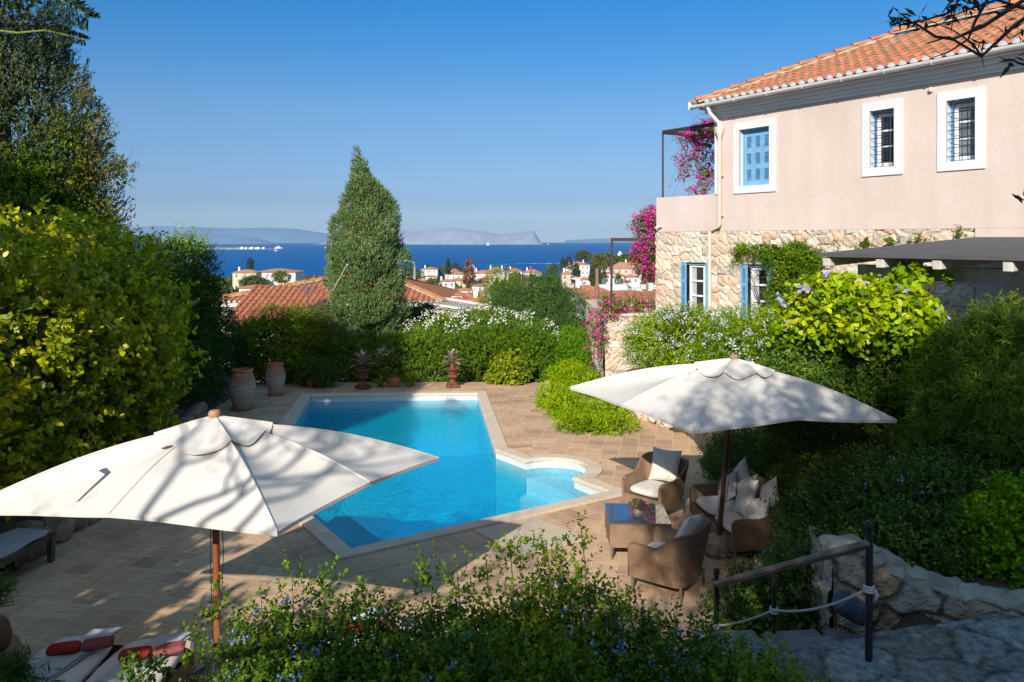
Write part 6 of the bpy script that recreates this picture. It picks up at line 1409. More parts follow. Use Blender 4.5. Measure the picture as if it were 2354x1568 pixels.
blossoms(t, B8, 230, GR((.88, .85, .84), (.84, .80, .80)), .062, 9, 14, .065, topz=.30, facew=.05, zmin=1.18)
stems(t, (-1.2, 26.8, -.4), randtips(B8, 40, 8), .03, 'stems')
t = plant('broadleaf_shrub', 'rounded shrub with olive yellow leaves at the right end of the clipped hedge', 'shrub', (.05, 24.25, 0))
B_ = [(.05, 24.35, .40, .60, .42, .48), (-.1, 24.2, .2, .65, .4, .28)]
foliage('foliage', M_gloss, t, B_, 700, 7, .13, (.10, .038), GR((.13, .17, .02), (.17, .20, .03), (.09, .13, .02)), K=8, seed=23, depth=.4, up=.2)
t = plant('pot_plant', 'trailing plant with yellowing leaves in and beside the orange pot', 'plant', (g3.x, g3.y, 0))
foliage('foliage', M_leaf, t, [(g3.x - .12, g3.y + .2, .34, .16, .14, .12), (g3.x + .42, g3.y + .25, .22, .20, .15, .26), (g3.x - .42, g3.y + .2, .12, .2, .15, .15)], 130, 7, .12, (.07, .018), GR((.14, .18, .03), (.22, .22, .05), (.08, .12, .02)), seed=24, spread=.9)
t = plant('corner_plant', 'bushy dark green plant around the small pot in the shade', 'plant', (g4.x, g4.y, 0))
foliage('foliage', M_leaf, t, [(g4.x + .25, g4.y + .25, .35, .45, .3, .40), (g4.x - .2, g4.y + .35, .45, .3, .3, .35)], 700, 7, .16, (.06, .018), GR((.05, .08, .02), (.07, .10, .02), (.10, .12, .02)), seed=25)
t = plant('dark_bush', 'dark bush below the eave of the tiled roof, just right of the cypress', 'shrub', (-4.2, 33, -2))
foliage('foliage', M_leaf, t, [pb_(948, 735, 33, .7, .6, .6), pb_(985, 728, 33, .35, .45, .4), pb_(920, 760, 33, .7, .6, .5)], 1500, 8, .25, (.07, .02), GR((.03, .05, .02), (.05, .075, .025)), seed=48, core=.3, coresize=.3)
# feathery tree beyond
t = plant('feathery_tree', 'dark feathery mimosa-like tree rising behind the hedge, right of the oleander', 'tree', (1.1, 31, -2.4))
B9 = [(.9, 31, 1.5, 1.6, 1.5, 1.3), (2.1, 31, 1.0, 1.5, 1.3, 1.3), (1.4, 30.5, .1, 1.8, 1.4, 1.1), (-.1, 31.2, 1.8, .8, .8, .8), (2.7, 30.8, .3, 1.0, 1.0, .9), (1.2, 31, 2.5, .8, .8, .5), (2.3, 31.4, 2.0, .6, .6, .5)]
foliage('crown', M_leaf, t, B9, 9500, 9, .32, (.085, .009), GR((.045, .085, .03), (.06, .11, .035), (.075, .13, .035), (.035, .06, .025)), seed=26, depth=.5, lumpy=.22, lf=1.8, up=-.15, spread=.7, fan=.7, droop=.25, gap=.35)
stems(t, (1.2, 31, -2.6), randtips(B9, 26, 9), .08, 'trunk')
t = plant('pine_shrub', 'yellow-green young pine at the left side of the feathery tree', 'tree', (-.9, 33, -2.5))
B_ = [(-.35, 33, 1.8, .9, .8, 1.1), (-.9, 33, .8, .6, .7, 1.0), (.6, 33, 1.6, .8, .7, .8), (-.6, 33, 2.5, .5, .4, .5)]
foliage('crown', M_leaf, t, B_, 2600, 9, .28, (.09, .008), GR((.12, .17, .015), (.17, .22, .02), (.08, .12, .02)), seed=27, depth=.4, lumpy=.25, up=.5)
stems(t, (-.5, 33, -2.5), randtips(B_, 12, 9), .05, 'trunk')
t = plant('green_shrub', 'bright green rounded shrub between the feathery tree and the stone wall', 'shrub', (1.9, 26, -.5))
B_ = [(1.95, 25.5, .55, .75, .8, .9), (1.5, 25, -.1, .8, .8, .7), (2.2, 24.6, .15, .5, .6, .8)]
foliage('foliage', M_leaf, t, B_, 3200, 8, .18, (.05, .017), GR((.06, .13, .012), (.08, .17, .016), (.10, .19, .02)), seed=28, depth=.3)
# magenta bougainvillea on the raised terrace
t = plant('bougainvillea', 'magenta bougainvillea spilling over the top left corner of the stone terrace wall', 'shrub', (2.6, 21.6, 2.2))
def pb_(px, py, Y, rx, rz, ry=.3): q = D(px, py, Y); return (q.x, q.y, q.z, rx, ry, rz)
B10 = [pb_(1420, 708, 21.8, .26, .18), pb_(1452, 702, 21.9, .28, .16), pb_(1478, 712, 22.0, .2, .14), pb_(1397, 712, 21.5, .22, .25), pb_(1368, 745, 21.35, .20, .35, .2), pb_(1370, 790, 21.3, .2, .35, .2), pb_(1400, 700, 22.2, .18, .14), pb_(1500, 708, 22.4, .22, .18)]
foliage('foliage', M_leaf, t, B10, 500, 7, .22, (.055, .019), GR((.06, .11, .02), (.09, .14, .025), (.12, .14, .03)), seed=29, spread=.8)
blossoms(t, B10, 150, GR((.66, .03, .34), (.75, .05, .42), (.55, .02, .30), (.80, .12, .50)), .055, 11, 10, .06)
t = plant('bougainvillea', 'magenta bougainvillea hanging down beside the stone corner of the house', 'climber', (3.6, 21.6, 3.5))
B11 = [pb_(1488, 560, 21.9, .28, .5), pb_(1478, 515, 21.8, .22, .25), pb_(1495, 500, 22, .18, .25), pb_(1466, 583, 21.8, .16, .18), pb_(1482, 605, 21.8, .24, .25), pb_(1490, 628, 21.8, .2, .12), pb_(1497, 590, 22, .2, .6)]
foliage('foliage', M_leaf, t, B11, 600, 7, .24, (.055, .019), GR((.06, .10, .02), (.09, .13, .025)), seed=30, spread=.8, droop=.3)
blossoms(t, B11, 240, GR((.70, .03, .36), (.82, .06, .45), (.52, .02, .28)), .06, 12, 10, .055)
mb = MB(); mb.tube([D(1495, 520, 22), D(1470, 512, 21.9), D(1432, 525, 21.8)], [.012, .008, .004], 5); mb.tube([D(1500, 505, 22), D(1480, 480, 21.9), D(1462, 478, 21.9)], [.012, .008, .004], 5); mb.build('shoots', simple('young_shoot', (.2, .18, .06), .8, .1, 5), t, world=True)
t = plant('bougainvillea', 'magenta bougainvillea drooping from the upstairs balcony frame', 'climber', (5.0, 21.5, 6))
k_ = 20.9
B12 = [pb_(1625, 300, k_, .28, .22), pb_(1600, 312, k_, .26, .15), pb_(1570, 317, k_, .13, .10), pb_(1600, 345, k_, .26, .22), pb_(1565, 367, k_, .12, .11), pb_(1590, 375, k_, .2, .15), pb_(1630, 350, k_ + .4, .3, .6), pb_(1572, 402, k_, .14, .10), pb_(1625, 405, k_, .22, .25), pb_(1610, 435, k_, .25, .12), pb_(1632, 283, k_, .2, .08)]
foliage('foliage', M_leaf, t, B12, 520, 6, .26, (.045, .016), GR((.05, .09, .03), (.08, .12, .03), (.14, .13, .03)), seed=31, spread=.9, droop=.5, depth=.8)
blossoms(t, B12, 190, GR((.66, .03, .40), (.78, .05, .48), (.52, .02, .32)), .058, 13, 10, .05)
mb = MB(); mb.tube([D(1632, 290, k_), D(1600, 268, k_), D(1588, 290, k_)], [.01, .007, .004], 5); mb.tube([D(1632, 262, k_), D(1605, 262, k_), D(1590, 275, k_)], [.01, .007, .004], 5)
for a_, b_ in (((1600, 320), (1570, 400)), ((1625, 320), (1600, 440)), ((1630, 330), (1565, 365))): mb.tube([D(*a_, k_), D((a_[0] + b_[0]) / 2 + 8, (a_[1] + b_[1]) / 2, k_), D(*b_, k_)], [.012, .008, .004], 5)
mb.build('shoots', M_bark, t, world=True)
# pale blue plumbago against the house
t = plant('plumbago', 'bright green plumbago covered in pale blue flowers below the stone-floor windows', 'shrub', (5.0, 17.6, .8))
B13 = [pb_(1620, 790, 18.0, 1.25, .65, .7), pb_(1515, 780, 18.6, .72, .62, .6), pb_(1720, 775, 17.0, .85, .55, .6), pb_(1570, 740, 18.6, .7, .3, .5), pb_(1480, 800, 18.8, .42, .5, .5), pb_(1660, 840, 17.4, 1.3, .5, .6), pb_(1780, 800, 16.2, .5, .7, .5)]
foliage('foliage', M_leaf, t, B13, 6800, 8, .20, (.042, .014), GR((.10, .17, .012), (.14, .22, .016), (.19, .26, .02), (.07, .12, .014)), seed=32, depth=.3, lumpy=.14, lf=2.4, tipcol=(.20, .26, .02))
blossoms(t, B13, 330, GR((.56, .64, .86), (.66, .74, .90), (.76, .80, .90)), .040, 14, 11, .045, topz=.08, facew=.05)
stems(t, (5.0, 17.8, .7), randtips(B13, 30, 10), .02, 'stems')
# jasmine climbing round the second window
t = plant('climber', 'small-leaved climber trained over the second stone-floor window of the house', 'climber', (6.0, 16.4, 2.5))
def hpb(px, py, n_, rx, rz): q = HP(wt(px), n_, wz(px, py)); return (q.x, q.y, q.z, rx, rx * .8, rz)
B14 = [hpb(1715, 572, .08, .22, .10), hpb(1755, 573, .1, .25, .10), hpb(1795, 590, .15, .32, .22), hpb(1815, 640, .2, .30, .45), hpb(1800, 690, .2, .25, .35), hpb(1840, 580, .15, .3, .22), hpb(1700, 590, .06, .1, .16), hpb(1820, 730, .25, .3, .3), hpb(1870, 600, .2, .3, .3)]
foliage('foliage', M_leaf, t, B14, 2300, 7, .18, (.040, .013), GR((.05, .10, .012), (.09, .14, .016), (.12, .18, .02)), seed=33, depth=.6, spread=.9, up=0, droop=.2)
blossoms(t, B14, 60, GR((.55, .50, .42), (.7, .68, .6)), .03, 15, 4, .04)
stems(t, HP(wt(1830), .15, 1.2), [b[:3] for b in B14], .02, 'stems')
mb = MB()
for px, py in ((1935, 560), (1985, 558), (2060, 552), (2100, 550), (2215, 540)):
    pass
t = plant('wall_creeper', 'thin creeper stems on the stonework just above the dark felt roof', 'climber', HP(wt(2050), .1, 4.3))
foliage('foliage', M_leaf, t, [hpb(1925, 570, .05, .06, .14), hpb(1990, 567, .06, .22, .05), hpb(2060, 556, .06, .2, .05), hpb(2120, 550, .06, .25, .04), hpb(2210, 535, .05, .1, .10), hpb(1880, 585, .05, .12, .06)], 150, 6, .10, (.04, .012), GR((.08, .12, .02), (.12, .16, .03)), seed=34, spread=.9)
# big-leaved climber with lilac flowers on the pergola
t = plant('trumpet_vine', 'big-leaved bright yellow-green vine with lilac flowers hanging on the pergola', 'climber', (5.6, 12.5, 1.5))
def pq(px, py, Y, rx, rz, ry=.35): return pb_(px, py, Y, rx, rz, ry)
B15 = [pq(1880, 680, 11.9, .40, .27), pq(1950, 675, 11.3, .42, .24), pq(2020, 690, 10.9, .40, .25), pq(2080, 715, 10.4, .30, .22, .3), pq(1850, 720, 12.0, .28, .30), pq(1930, 735, 11.4, .42, .24), pq(2010, 745, 10.9, .38, .22), pq(2120, 740, 10.2, .14, .16, .2), pq(1830, 760, 12.1, .2, .22, .25), pq(2095, 640, 10.6, .08, .12, .12)]
foliage('foliage', M_gloss, t, B15, 2000, 6, .17, (.115, .036), GR((.14, .22, .010), (.18, .26, .012), (.25, .30, .016), (.09, .16, .010)), seed=35, K=8, depth=.5, up=-.1, spread=.6, droop=.35, curl=.15)
blossoms(t, B15, 20, GR((.40, .36, .80), (.48, .42, .85)), .07, 16, 7, .035, topz=.12, facew=.02, name='trumpet_flowers')
foliage('hanging_shoots', M_gloss, t, [pq(2085, 625, 10.9, .08, .10, .1), pq(2060, 640, 10.9, .05, .14, .1), pq(2150, 650, 10.6, .08, .2, .1)], 24, 5, .14, (.13, .042), GR((.10, .18, .012), (.2, .24, .02)), seed=36, droop=.6)
stems(t, (5.6, 12.7, .9), [b[:3] for b in B15], .03, 'stems')
# dark garden shrubs on the bank at the right
t = plant('leafy_shrub', 'dense dark green shrub below the bright trumpet vine', 'shrub', (5.2, 12.3, 1))
B16 = [pq(1870, 850, 12.3, .66, .50, .6), pq(1960, 835, 11.9, .68, .46, .6), pq(1870, 910, 12.0, .72, .46, .6), pq(2000, 910, 11.5, .82, .54, .6), pq(2080, 870, 11.1, .48, .44, .5), pq(1840, 960, 12.0, .58, .32, .5)]
foliage('foliage', M_leaf, t, B16, 7800, 8, .22, (.072, .013), GR((.07, .13, .018), (.10, .17, .022), (.05, .09, .014), (.14, .20, .03)), seed=37, sat=1.0, depth=.35, lumpy=.16, up=.7)
blossoms(t, B16, 40, GR((.30, .26, .66), (.2, .25, .7)), .04, 17, 5, .04, facew=.02)
stems(t, (5.2, 12.2, .8), randtips(B16, 30, 11), .02, 'stems')
t = plant('feathery_shrub', 'willowy narrow-leaved shrub with a few salmon flowers at the right edge under the pergola', 'shrub', (5.6, 9.6, 1.2))
B17 = [pq(2240, 820, 9.6, .40, .32, .5), pq(2320, 760, 9.4, .34, .26, .4), pq(2185, 890, 9.8, .4, .38, .5), pq(2300, 900, 9.2, .5, .42, .5), pq(2210, 970, 9.6, .42, .38, .5), pq(2330, 1010, 8.9, .4, .35, .5), pq(2150, 1030, 9.8, .3, .26, .4)]
foliage('foliage', M_leaf, t, B17, 3400, 12, .22, (.115, .0055), GR((.08, .15, .016), (.12, .20, .022), (.16, .24, .026), (.05, .10, .014)), seed=38, sat=1.0, val=1.1, depth=.6, up=.9, fan=.8, curl=.2, gap=.25)
blossoms(t, B17, 9, GR((.75, .25, .14), (.8, .35, .2)), .04, 18, 8, .016, facew=.02)
stems(t, (5.6, 9.6, .9), randtips(B17, 26, 12), .018, 'stems')
t = plant('plumbago', 'low dark plumbago bank between the sofa and the boulder wall', 'shrub', (4.4, 9.5, 1))
def bz(x, y, rx, ry, h, rz=.45): return (x, y, h - rz * .8, rx, ry, rz)
B18 = [bz(4.9, 12.6, .9, 1.3, 1.25, .6), bz(4.35, 11.0, .62, .9, 1.35, .65), bz(5.2, 10.8, .8, 1.0, 1.55, .6), bz(4.6, 9.7, .9, .8, 1.5, .6), bz(3.9, 9.3, .75, .6, 1.30, .65), bz(3.5, 8.6, .65, .6, 1.05, .6), bz(4.6, 8.7, .9, .7, 1.75, .5), bz(3.2, 8.0, .55, .5, .85, .6), bz(4.15, 13.6, .7, 1.1, .95, .6), bz(5.3, 9.0, .7, .8, 1.8, .5), bz(4.2, 8.0, .7, .45, 1.5, .55), pq(1700, 1400, 8.6, .25, .35, .3), pq(1780, 1390, 8.1, .30, .36, .3), pq(1850, 1390, 7.9, .26, .30, .25), pq(1840, 1320, 8.3, .32, .3, .3)]
foliage('foliage', M_leaf, t, B18, 15500, 8, .20, (.042, .0145), GR((.055, .10, .022), (.08, .135, .024), (.04, .07, .018), (.11, .165, .028)), seed=39, sat=1.0, depth=.25, lumpy=.16, lf=2.6, spread=.7)
blossoms(t, B18, 80, GR((.45, .35, .62), (.62, .40, .60), (.15, .22, .70)), .028, 19, 6, .022, topz=.1, facew=.02)
foliage('sprays', M_leaf, t, [(3.95, 10.55, 1.15, .25, .2, .14), (3.80, 10.4, .98, .2, .15, .1)], 26, 9, .32, (.05, .02), GR((.06, .12, .02), (.08, .15, .02)), seed=40, spread=.5, up=.2, out=.6)
stems(t, (4.4, 9.4, .5), randtips(B18, 40, 13), .015, 'stems')
t = plant('bright_shrub', 'sunlit light green shrub above the boulder wall at the right edge', 'shrub', (4.9, 7.7, 1.4))
B19 = [pq(2285, 1235, 7.9, .28, .26, .4), pq(2335, 1300, 7.6, .26, .22, .35), pq(2220, 1300, 7.9, .24, .16, .3), pq(2350, 1190, 7.9, .28, .25, .4)]
foliage('foliage', M_leaf, t, B19, 2300, 8, .16, (.05, .018), GR((.13, .22, .02), (.17, .27, .03), (.10, .17, .02)), seed=41, depth=.4)
blossoms(t, B19, 14, GR((.5, .55, .85), (.25, .32, .8)), .028, 20, 7, .02, topz=.06, facew=.02)
# sunlit ground cover in front of the low wall
t = plant('ground_cover', 'bright lime-green mound of ground cover spreading over the paving by the low wall', 'shrub', (2.3, 19.5, 0))
def gzb(px, py, rx, ry, h, rz=.35): q = G(px, py, 0); return (q.x, q.y, h - rz, rx, ry, rz)
B20 = [gzb(1350, 985, .75, .65, .36), gzb(1420, 990, .5, .5, .30, .3), gzb(1310, 955, .6, .8, .50, .45), gzb(1390, 955, .7, .8, .42, .4), gzb(1275, 930, .5, .9, .55, .45), (1.75, 23.4, .3, .6, .9, .45), (2.1, 21.8, .35, .55, .8, .42)]
foliage('foliage', M_leaf, t, B20, 6500, 7, .14, (.038, .013), GR((.13, .20, .010), (.17, .25, .012), (.22, .29, .014), (.09, .15, .012)), seed=42, depth=.35, lumpy=.2, lf=2.6)
t = plant('wall_plants', 'small trailing plants on top of the low wall under the right parasol', 'plant', (3.9, 18.2, .8))
foliage('foliage', M_leaf, t, [(3.5, 19.0, .9, .35, .5, .14), (4.1, 18.1, .8, .4, .3, .14), (5.0, 17.6, .7, .6, .3, .25)], 700, 7, .14, (.04, .012), GR((.08, .13, .02), (.12, .17, .02), (.05, .09, .02)), seed=43, droop=.3)
# foreground plumbago below the camera
t = plant('plumbago', 'large plumbago shrub with vivid blue flowers across the bottom of the view', 'shrub', (0, 5.2, 1))
def fb(px, py, Y, rx, rz, ry=.4): q = D(px, py, Y); return (q.x, q.y, q.z - rz, rx, ry, rz)
B21 = [fb(1300, 1325, 5.7, .36, .8), fb(1210, 1375, 5.6, .44, .8), fb(1060, 1410, 5.5, .42, .7), fb(1420, 1440, 5.5, .38, .8), fb(1560, 1490, 5.3, .40, .6), fb(1700, 1530, 5.2, .44, .6), fb(920, 1470, 5.4, .46, .6), fb(790, 1435, 5.4, .34, .6), fb(660, 1425, 5.3, .32, .6), fb(560, 1455, 5.3, .20, .6), fb(1150, 1500, 5.0, 1.2, .6), fb(1830, 1580, 5.1, .3, .4), fb(700, 1520, 5.0, .60, .5)]
PG = GR((.055, .10, .016), (.075, .135, .02), (.04, .075, .016), (.10, .16, .022), (.13, .18, .025))
foliage('foliage', M_leaf, t, B21, 11500, 9, .20, (.040, .0125), PG, seed=44, coresize=.08, depth=.35, lumpy=.14, lf=3.2, spread=.6, up=.6, tipcol=(.16, .22, .03))
sh_ = [(670, 1318), (745, 1335), (820, 1380), (500, 1375), (985, 1300), (1335, 1232), (1170, 1262), (1445, 1385), (1050, 1330), (1620, 1440), (440, 1475), (600, 1385), (1255, 1262), (1115, 1290), (905, 1400)]
foliage('tall_shoots', M_leaf, t, [(D(px, py, 5.5).x, 5.5, D(px, py, 5.5).z - .10, .07, .1, .16) for px, py in sh_], 260, 8, .13, (.038, .012), PG, seed=45, core=0, depth=.9, up=1.4, tipcol=(.22, .28, .03))
for px, py in sh_:
    q = D(px, py, 5.5); mb = MB(); mb.tube([(q.x, 5.5, q.z + .06), (q.x + .03, 5.45, q.z - .25), (q.x + .02, 5.3, q.z - .7)], [.003, .004, .006], 5); mb.build('shoot_stem', M_bark, t, world=True)
for i_, b_ in enumerate((fb(300, 1530, 5.9, .03, .15, .06), fb(365, 1505, 5.9, .04, .2, .06))): foliage('side_shoot', M_leaf, t, [b_], 26, 9, .10, (.045, .014), GR((.05, .09, .02), (.07, .12, .02)), seed=46 + i_, core=0, depth=.9, up=1.2)
blossoms(t, B21, 230, GR((.12, .24, .78), (.18, .30, .82), (.30, .38, .85)), .024, 21, 9, .020, topz=.12, facew=.02)
stems(t, (.2, 5.2, .9), randtips(B21, 70, 14), .012, 'stems')
t = plant('spiky_plant', 'dark narrow-leaved plant in the bottom left corner', 'plant', (-4.4, 6.9, 0))
foliage('foliage', M_leaf, t, [pq(15, 1560, 7.0, .14, .10, .15), pq(60, 1600, 6.8, .08, .06, .10), pq(-10, 1375, 7.6, .08, .08, .12)], 110, 9, .16, (.13, .0065), GR((.04, .085, .025), (.06, .11, .03)), seed=47, up=1.0, curl=.35, depth=.8)
# olive branches hanging in close to the camera at the top right
t = plant('olive_branch', 'dark olive branches hanging into the sky at the top right corner', 'branch', D(2353, 0, 3.2))
mb = MB(); rg = random.Random(21); OP, OD, ON = [], [], []
def twig(pts, Y, r0, leafy=1.0, sub=True):
    P = [D(px, py, Y + .0) for px, py in pts]; n = len(P); mb.tube(P, list(np.linspace(r0, r0 * .3, n)), 6)
    for a, b in zip(P, P[1:]):
        L = (b - a).length
        for k in range(max(1, int(L / .035))):
            if rg.random() > leafy: continue
            p = a.lerp(b, rg.random()); d = ((b - a).normalized() * .7 + Vector((rg.gauss(0, .8), rg.gauss(0, .8), rg.gauss(0, .8)))).normalized(); OP.append(p); OD.append(d); ON.append((rg.gauss(0, 1), rg.gauss(-.6, 1), rg.gauss(.5, 1)))
Yb = 3.2
for pts, r0, lf in (([(2400, -30), (2260, 60), (2190, 90), (2150, 85), (2105, 55), (2050, 40)], .010, .35), ([(2180, 30), (2120, 48), (2080, 58), (2048, 52)], .005, 1.0), ([(2400, 10), (2330, 60), (2255, 130), (2180, 85), (2130, 100)], .010, .1),
                    ([(2353, 20), (2290, 0), (2230, 20), (2170, 45)], .007, .8), ([(2280, -20), (2240, 50), (2225, 90), (2180, 120), (2145, 132)], .007, .15), ([(2255, 130), (2235, 100), (2190, 70), (2130, 45)], .005, .4), ([(2210, -20), (2180, 10), (2165, 30)], .006, 1.0),
                    ([(2260, 95), (2255, 125), (2262, 160)], .003, .1), ([(2353, 70), (2320, 90), (2290, 60)], .004, .3), ([(2240, -30), (2200, 5), (2190, 40), (2185, 75)], .005, .5), ([(2110, 60), (2085, 45), (2055, 20)], .003, 1.0)):
    twig(pts, Yb, r0, lf)
for px, py, n_ in ((2070, 45, 16), (2110, 50, 14), (2200, 15, 14), (2255, 95, 7), (2235, 5, 16), (2330, 140, 6), (2349, 455, 3), (2345, 60, 6)):
    for _ in range(n_):
        c = D(px + rg.gauss(0, 14), py + rg.gauss(0, 9), Yb if py < 130 else 2.6); OP.append(c); OD.append(Vector((rg.gauss(0, 1), rg.gauss(0, .7), rg.gauss(0, 1))).normalized()); ON.append((rg.gauss(0, 1), rg.gauss(-.6, 1), rg.gauss(0, 1)))
m2 = MB(); m2.tube([D(2400, 160, 2.6), D(2340, 145, 2.6), D(2318, 135, 2.6)], [.006, .004, .002], 5); m2.build('twigs', M_bark, t, world=True); m2 = MB(); m2.tube([D(2400, 470, 2.6), D(2345, 458, 2.6)], [.005, .002], 5); m2.build('twigs', M_bark, t, world=True)
mb.build('twigs', M_bark, t, smooth=True, world=True)
n = len(OP); r = np.random.RandomState(4); leafmesh('leaves', M_leaf, t, np.array([tuple(p) for p in OP]), nrm(np.array([tuple(d) for d in OD])), nrm(np.array(ON)), r.uniform(.035, .065, n), r.uniform(.005, .008, n), np.array([(.06, .075, .045)]) * r.uniform(.5, 1.5, (n, 1)), .1)

# ---------------------------------------------------------------- trees of the town
def ttree(name, label, px, pyt, pyb, w, Y, cols, shape='round', n=420, seed=1, group=None):
    a, b = D(px, pyt, Y), D(px, pyb, Y); H = a.z - b.z; W_ = w * Y / F; t = plant(name, label, 'tree', (a.x, Y, b.z)); cz = (a.z + b.z) / 2
    if shape == 'cone': B = [(a.x, Y, b.z + H * .38, W_ / 2, W_ / 2, H * .40), (a.x, Y, b.z + H * .66, W_ * .34, W_ * .34, H * .30), (a.x, Y, b.z + H * .86, W_ * .16, W_ * .16, H * .16)]; up = 1.4
    elif shape == 'pine': B = [(a.x - W_ * .2, Y, a.z - H * .30, W_ * .32, W_ * .3, H * .22), (a.x + W_ * .2, Y, a.z - H * .36, W_ * .32, W_ * .3, H * .24), (a.x, Y, a.z - H * .20, W_ * .34, W_ * .3, H * .2)]; up = .3
    else: B = [(a.x - W_ * .18, Y, cz, W_ * .34, W_ * .34, H * .42), (a.x + W_ * .18, Y, cz - H * .08, W_ * .33, W_ * .34, H * .38), (a.x, Y, cz + H * .1, W_ * .3, W_ * .3, H * .42)]; up = .3
    s = W_ * .05 if shape != 'cone' else H * .035
    foliage('crown', M_leaf, t, B, n, 8, s * 3.2, (s * 1.5, s * .45), cols, seed=seed, up=up, spread=.4 if shape == 'cone' else .7, depth=.4, lumpy=.2, lf=3 / max(W_, 1), facew=.3, lv=.35)
    mb = MB(); mb.tube([(a.x, Y, b.z - 2), (a.x, Y, cz)], [W_ * .04, W_ * .025], 6); mb.build('trunk', M_bark, t, world=True)
CG, PGc, OG = GR((.035, .055, .022), (.05, .075, .028), (.028, .045, .02)), GR((.06, .085, .022), (.08, .11, .03), (.10, .13, .03)), GR((.075, .10, .045), (.10, .13, .055), (.06, .085, .035))
def t3(name, label, x, yt, yb, w, Y, cols, shape='round', n=420, seed=1): X, a = c3(x, yt); _, b = c3(x, yb); ttree(name, label, X, a, b, w * .2562, Y, cols, shape, n, seed)
def t2(name, label, x, yt, yb, w, Y, cols, shape='round', n=420, seed=1): X, a = c2(x, yt); _, b = c2(x, yb); ttree(name, label, X, a, b, w * .2199, Y, cols, shape, n, seed)
t2('cypress', 'broad dark cypress behind the cream house at the left', 265, 612, 735, 75, 360, CG, 'cone', 420, 51)
t2('pine_tree', 'small bright pine in front of the long white building', 590, 755, 860, 170, 300, PGc, 'round', 420, 52)
t2('tree', 'olive-grey bushes below the cream house at the left', 300, 828, 900, 250, 220, OG, 'round', 420, 53)
t2('tree', 'dark round shrub below the long white building', 440, 835, 875, 70, 250, CG, 'round', 200, 54)
t3('cypress', 'slim dark cypress right of the two-storey white house', 430, 420, 560, 30, 430, CG, 'cone', 300, 55)
t3('tree', 'dark green tree between the white house and the slim cypress', 375, 480, 590, 90, 450, OG, 'round', 350, 56)
t3('tree', 'round dark tree behind the roof of the two-storey white house', 236, 464, 495, 48, 470, CG, 'round', 160, 57)
t3('tree', 'dark bushy tree behind the steep red roof', 497, 458, 520, 80, 500, CG, 'round', 240, 58)
t3('tree', 'dark tree left of the church dome', 548, 475, 545, 46, 480, CG, 'round', 200, 59)
t3('dead_cypress', 'bare brown dead cypress standing in front of the church', 618, 430, 670, 90, 300, GR((.16, .09, .06), (.20, .12, .08), (.12, .075, .05)), 'cone', 420, 60)
t3('tree', 'low olive trees behind the lamp post', 150, 520, 600, 120, 400, OG, 'round', 350, 61)
t3('tree', 'grey-green trees in front of the cream house by the lamp post', 300, 590, 690, 120, 260, OG, 'round', 350, 62)
t3('tree', 'dark trees at the water right of the big cypress', 70, 500, 600, 70, 420, CG, 'round', 260, 63)
t3('tree', 'round yellow-green tree on the waterfront left of the twin cypresses', 1372, 475, 560, 120, 400, PGc, 'round', 350, 64)
t3('cypress', 'dark cypress left of the mansion, first of a pair', 1462, 405, 520, 52, 400, CG, 'cone', 300, 65)
t3('cypress', 'pointed dark cypress beside the mansion, second of a pair', 1517, 398, 530, 55, 395, CG, 'cone', 300, 66)
t3('cypress', 'tall dark cypress in front of the mansion, right of the cream house', 1580, 468, 660, 66, 300, CG, 'cone', 420, 67)
t3('pine_tree', 'umbrella pine on the headland behind the mansion', 1645, 358, 470, 130, 520, GR((.055, .07, .035), (.075, .09, .045)), 'pine', 500, 68)
t3('pine_tree', 'second dark pine right of the umbrella pine', 1735, 382, 480, 90, 500, OG, 'pine', 350, 69)
t3('pine_tree', 'yellow-green pine wood left of the mill tower', 1860, 388, 500, 180, 560, PGc, 'pine', 700, 70)
t3('pine_tree', 'yellow-green pines right of the mill tower', 2060, 400, 460, 180, 560, PGc, 'pine', 500, 71)
t3('cypress', 'dark narrow tree in front of the mill tower', 1962, 395, 440, 26, 560, CG, 'cone', 150, 72)
t3('cypress', 'large dark cypress left of the utility pole', 1738, 470, 665, 78, 260, GR((.05, .065, .02), (.065, .08, .028)), 'cone', 450, 73)
t3('cypress', 'dark cypress right of the utility pole', 1828, 520, 660, 56, 240, CG, 'cone', 300, 74)
t3('cypress', 'slim dark cypress close behind the utility pole', 1782, 535, 660, 30, 245, CG, 'cone', 220, 75)
t3('cypress', 'broad conical cypress right of the terrace frame post', 1955, 548, 655, 62, 230, GR((.05, .065, .02), (.07, .085, .03)), 'cone', 330, 76)
t3('cypress', 'short dark cypress at the foot of the two-window white house', 2033, 612, 655, 46, 225, CG, 'cone', 200, 77)
t3('tree', 'grey-green tree between the brown roof and the bougainvillea', 2225, 490, 575, 100, 330, OG, 'round', 300, 78)
t3('tree', 'dry olive tree beside the big brown roof', 2140, 480, 580, 70, 350, GR((.12, .12, .05), (.15, .15, .06)), 'round', 260, 79)
t3('tree', 'grey-green trees along the waterfront left of the yellow-green tree', 1190, 565, 650, 120, 340, OG, 'round', 420, 80)
t3('tree', 'hazy green trees behind the feathery tree', 1040, 540, 620, 120, 330, OG, 'round', 350, 81)
t3('tree', 'green trees in front of the cream two-storey house', 1350, 585, 670, 140, 280, PGc, 'round', 420, 82)
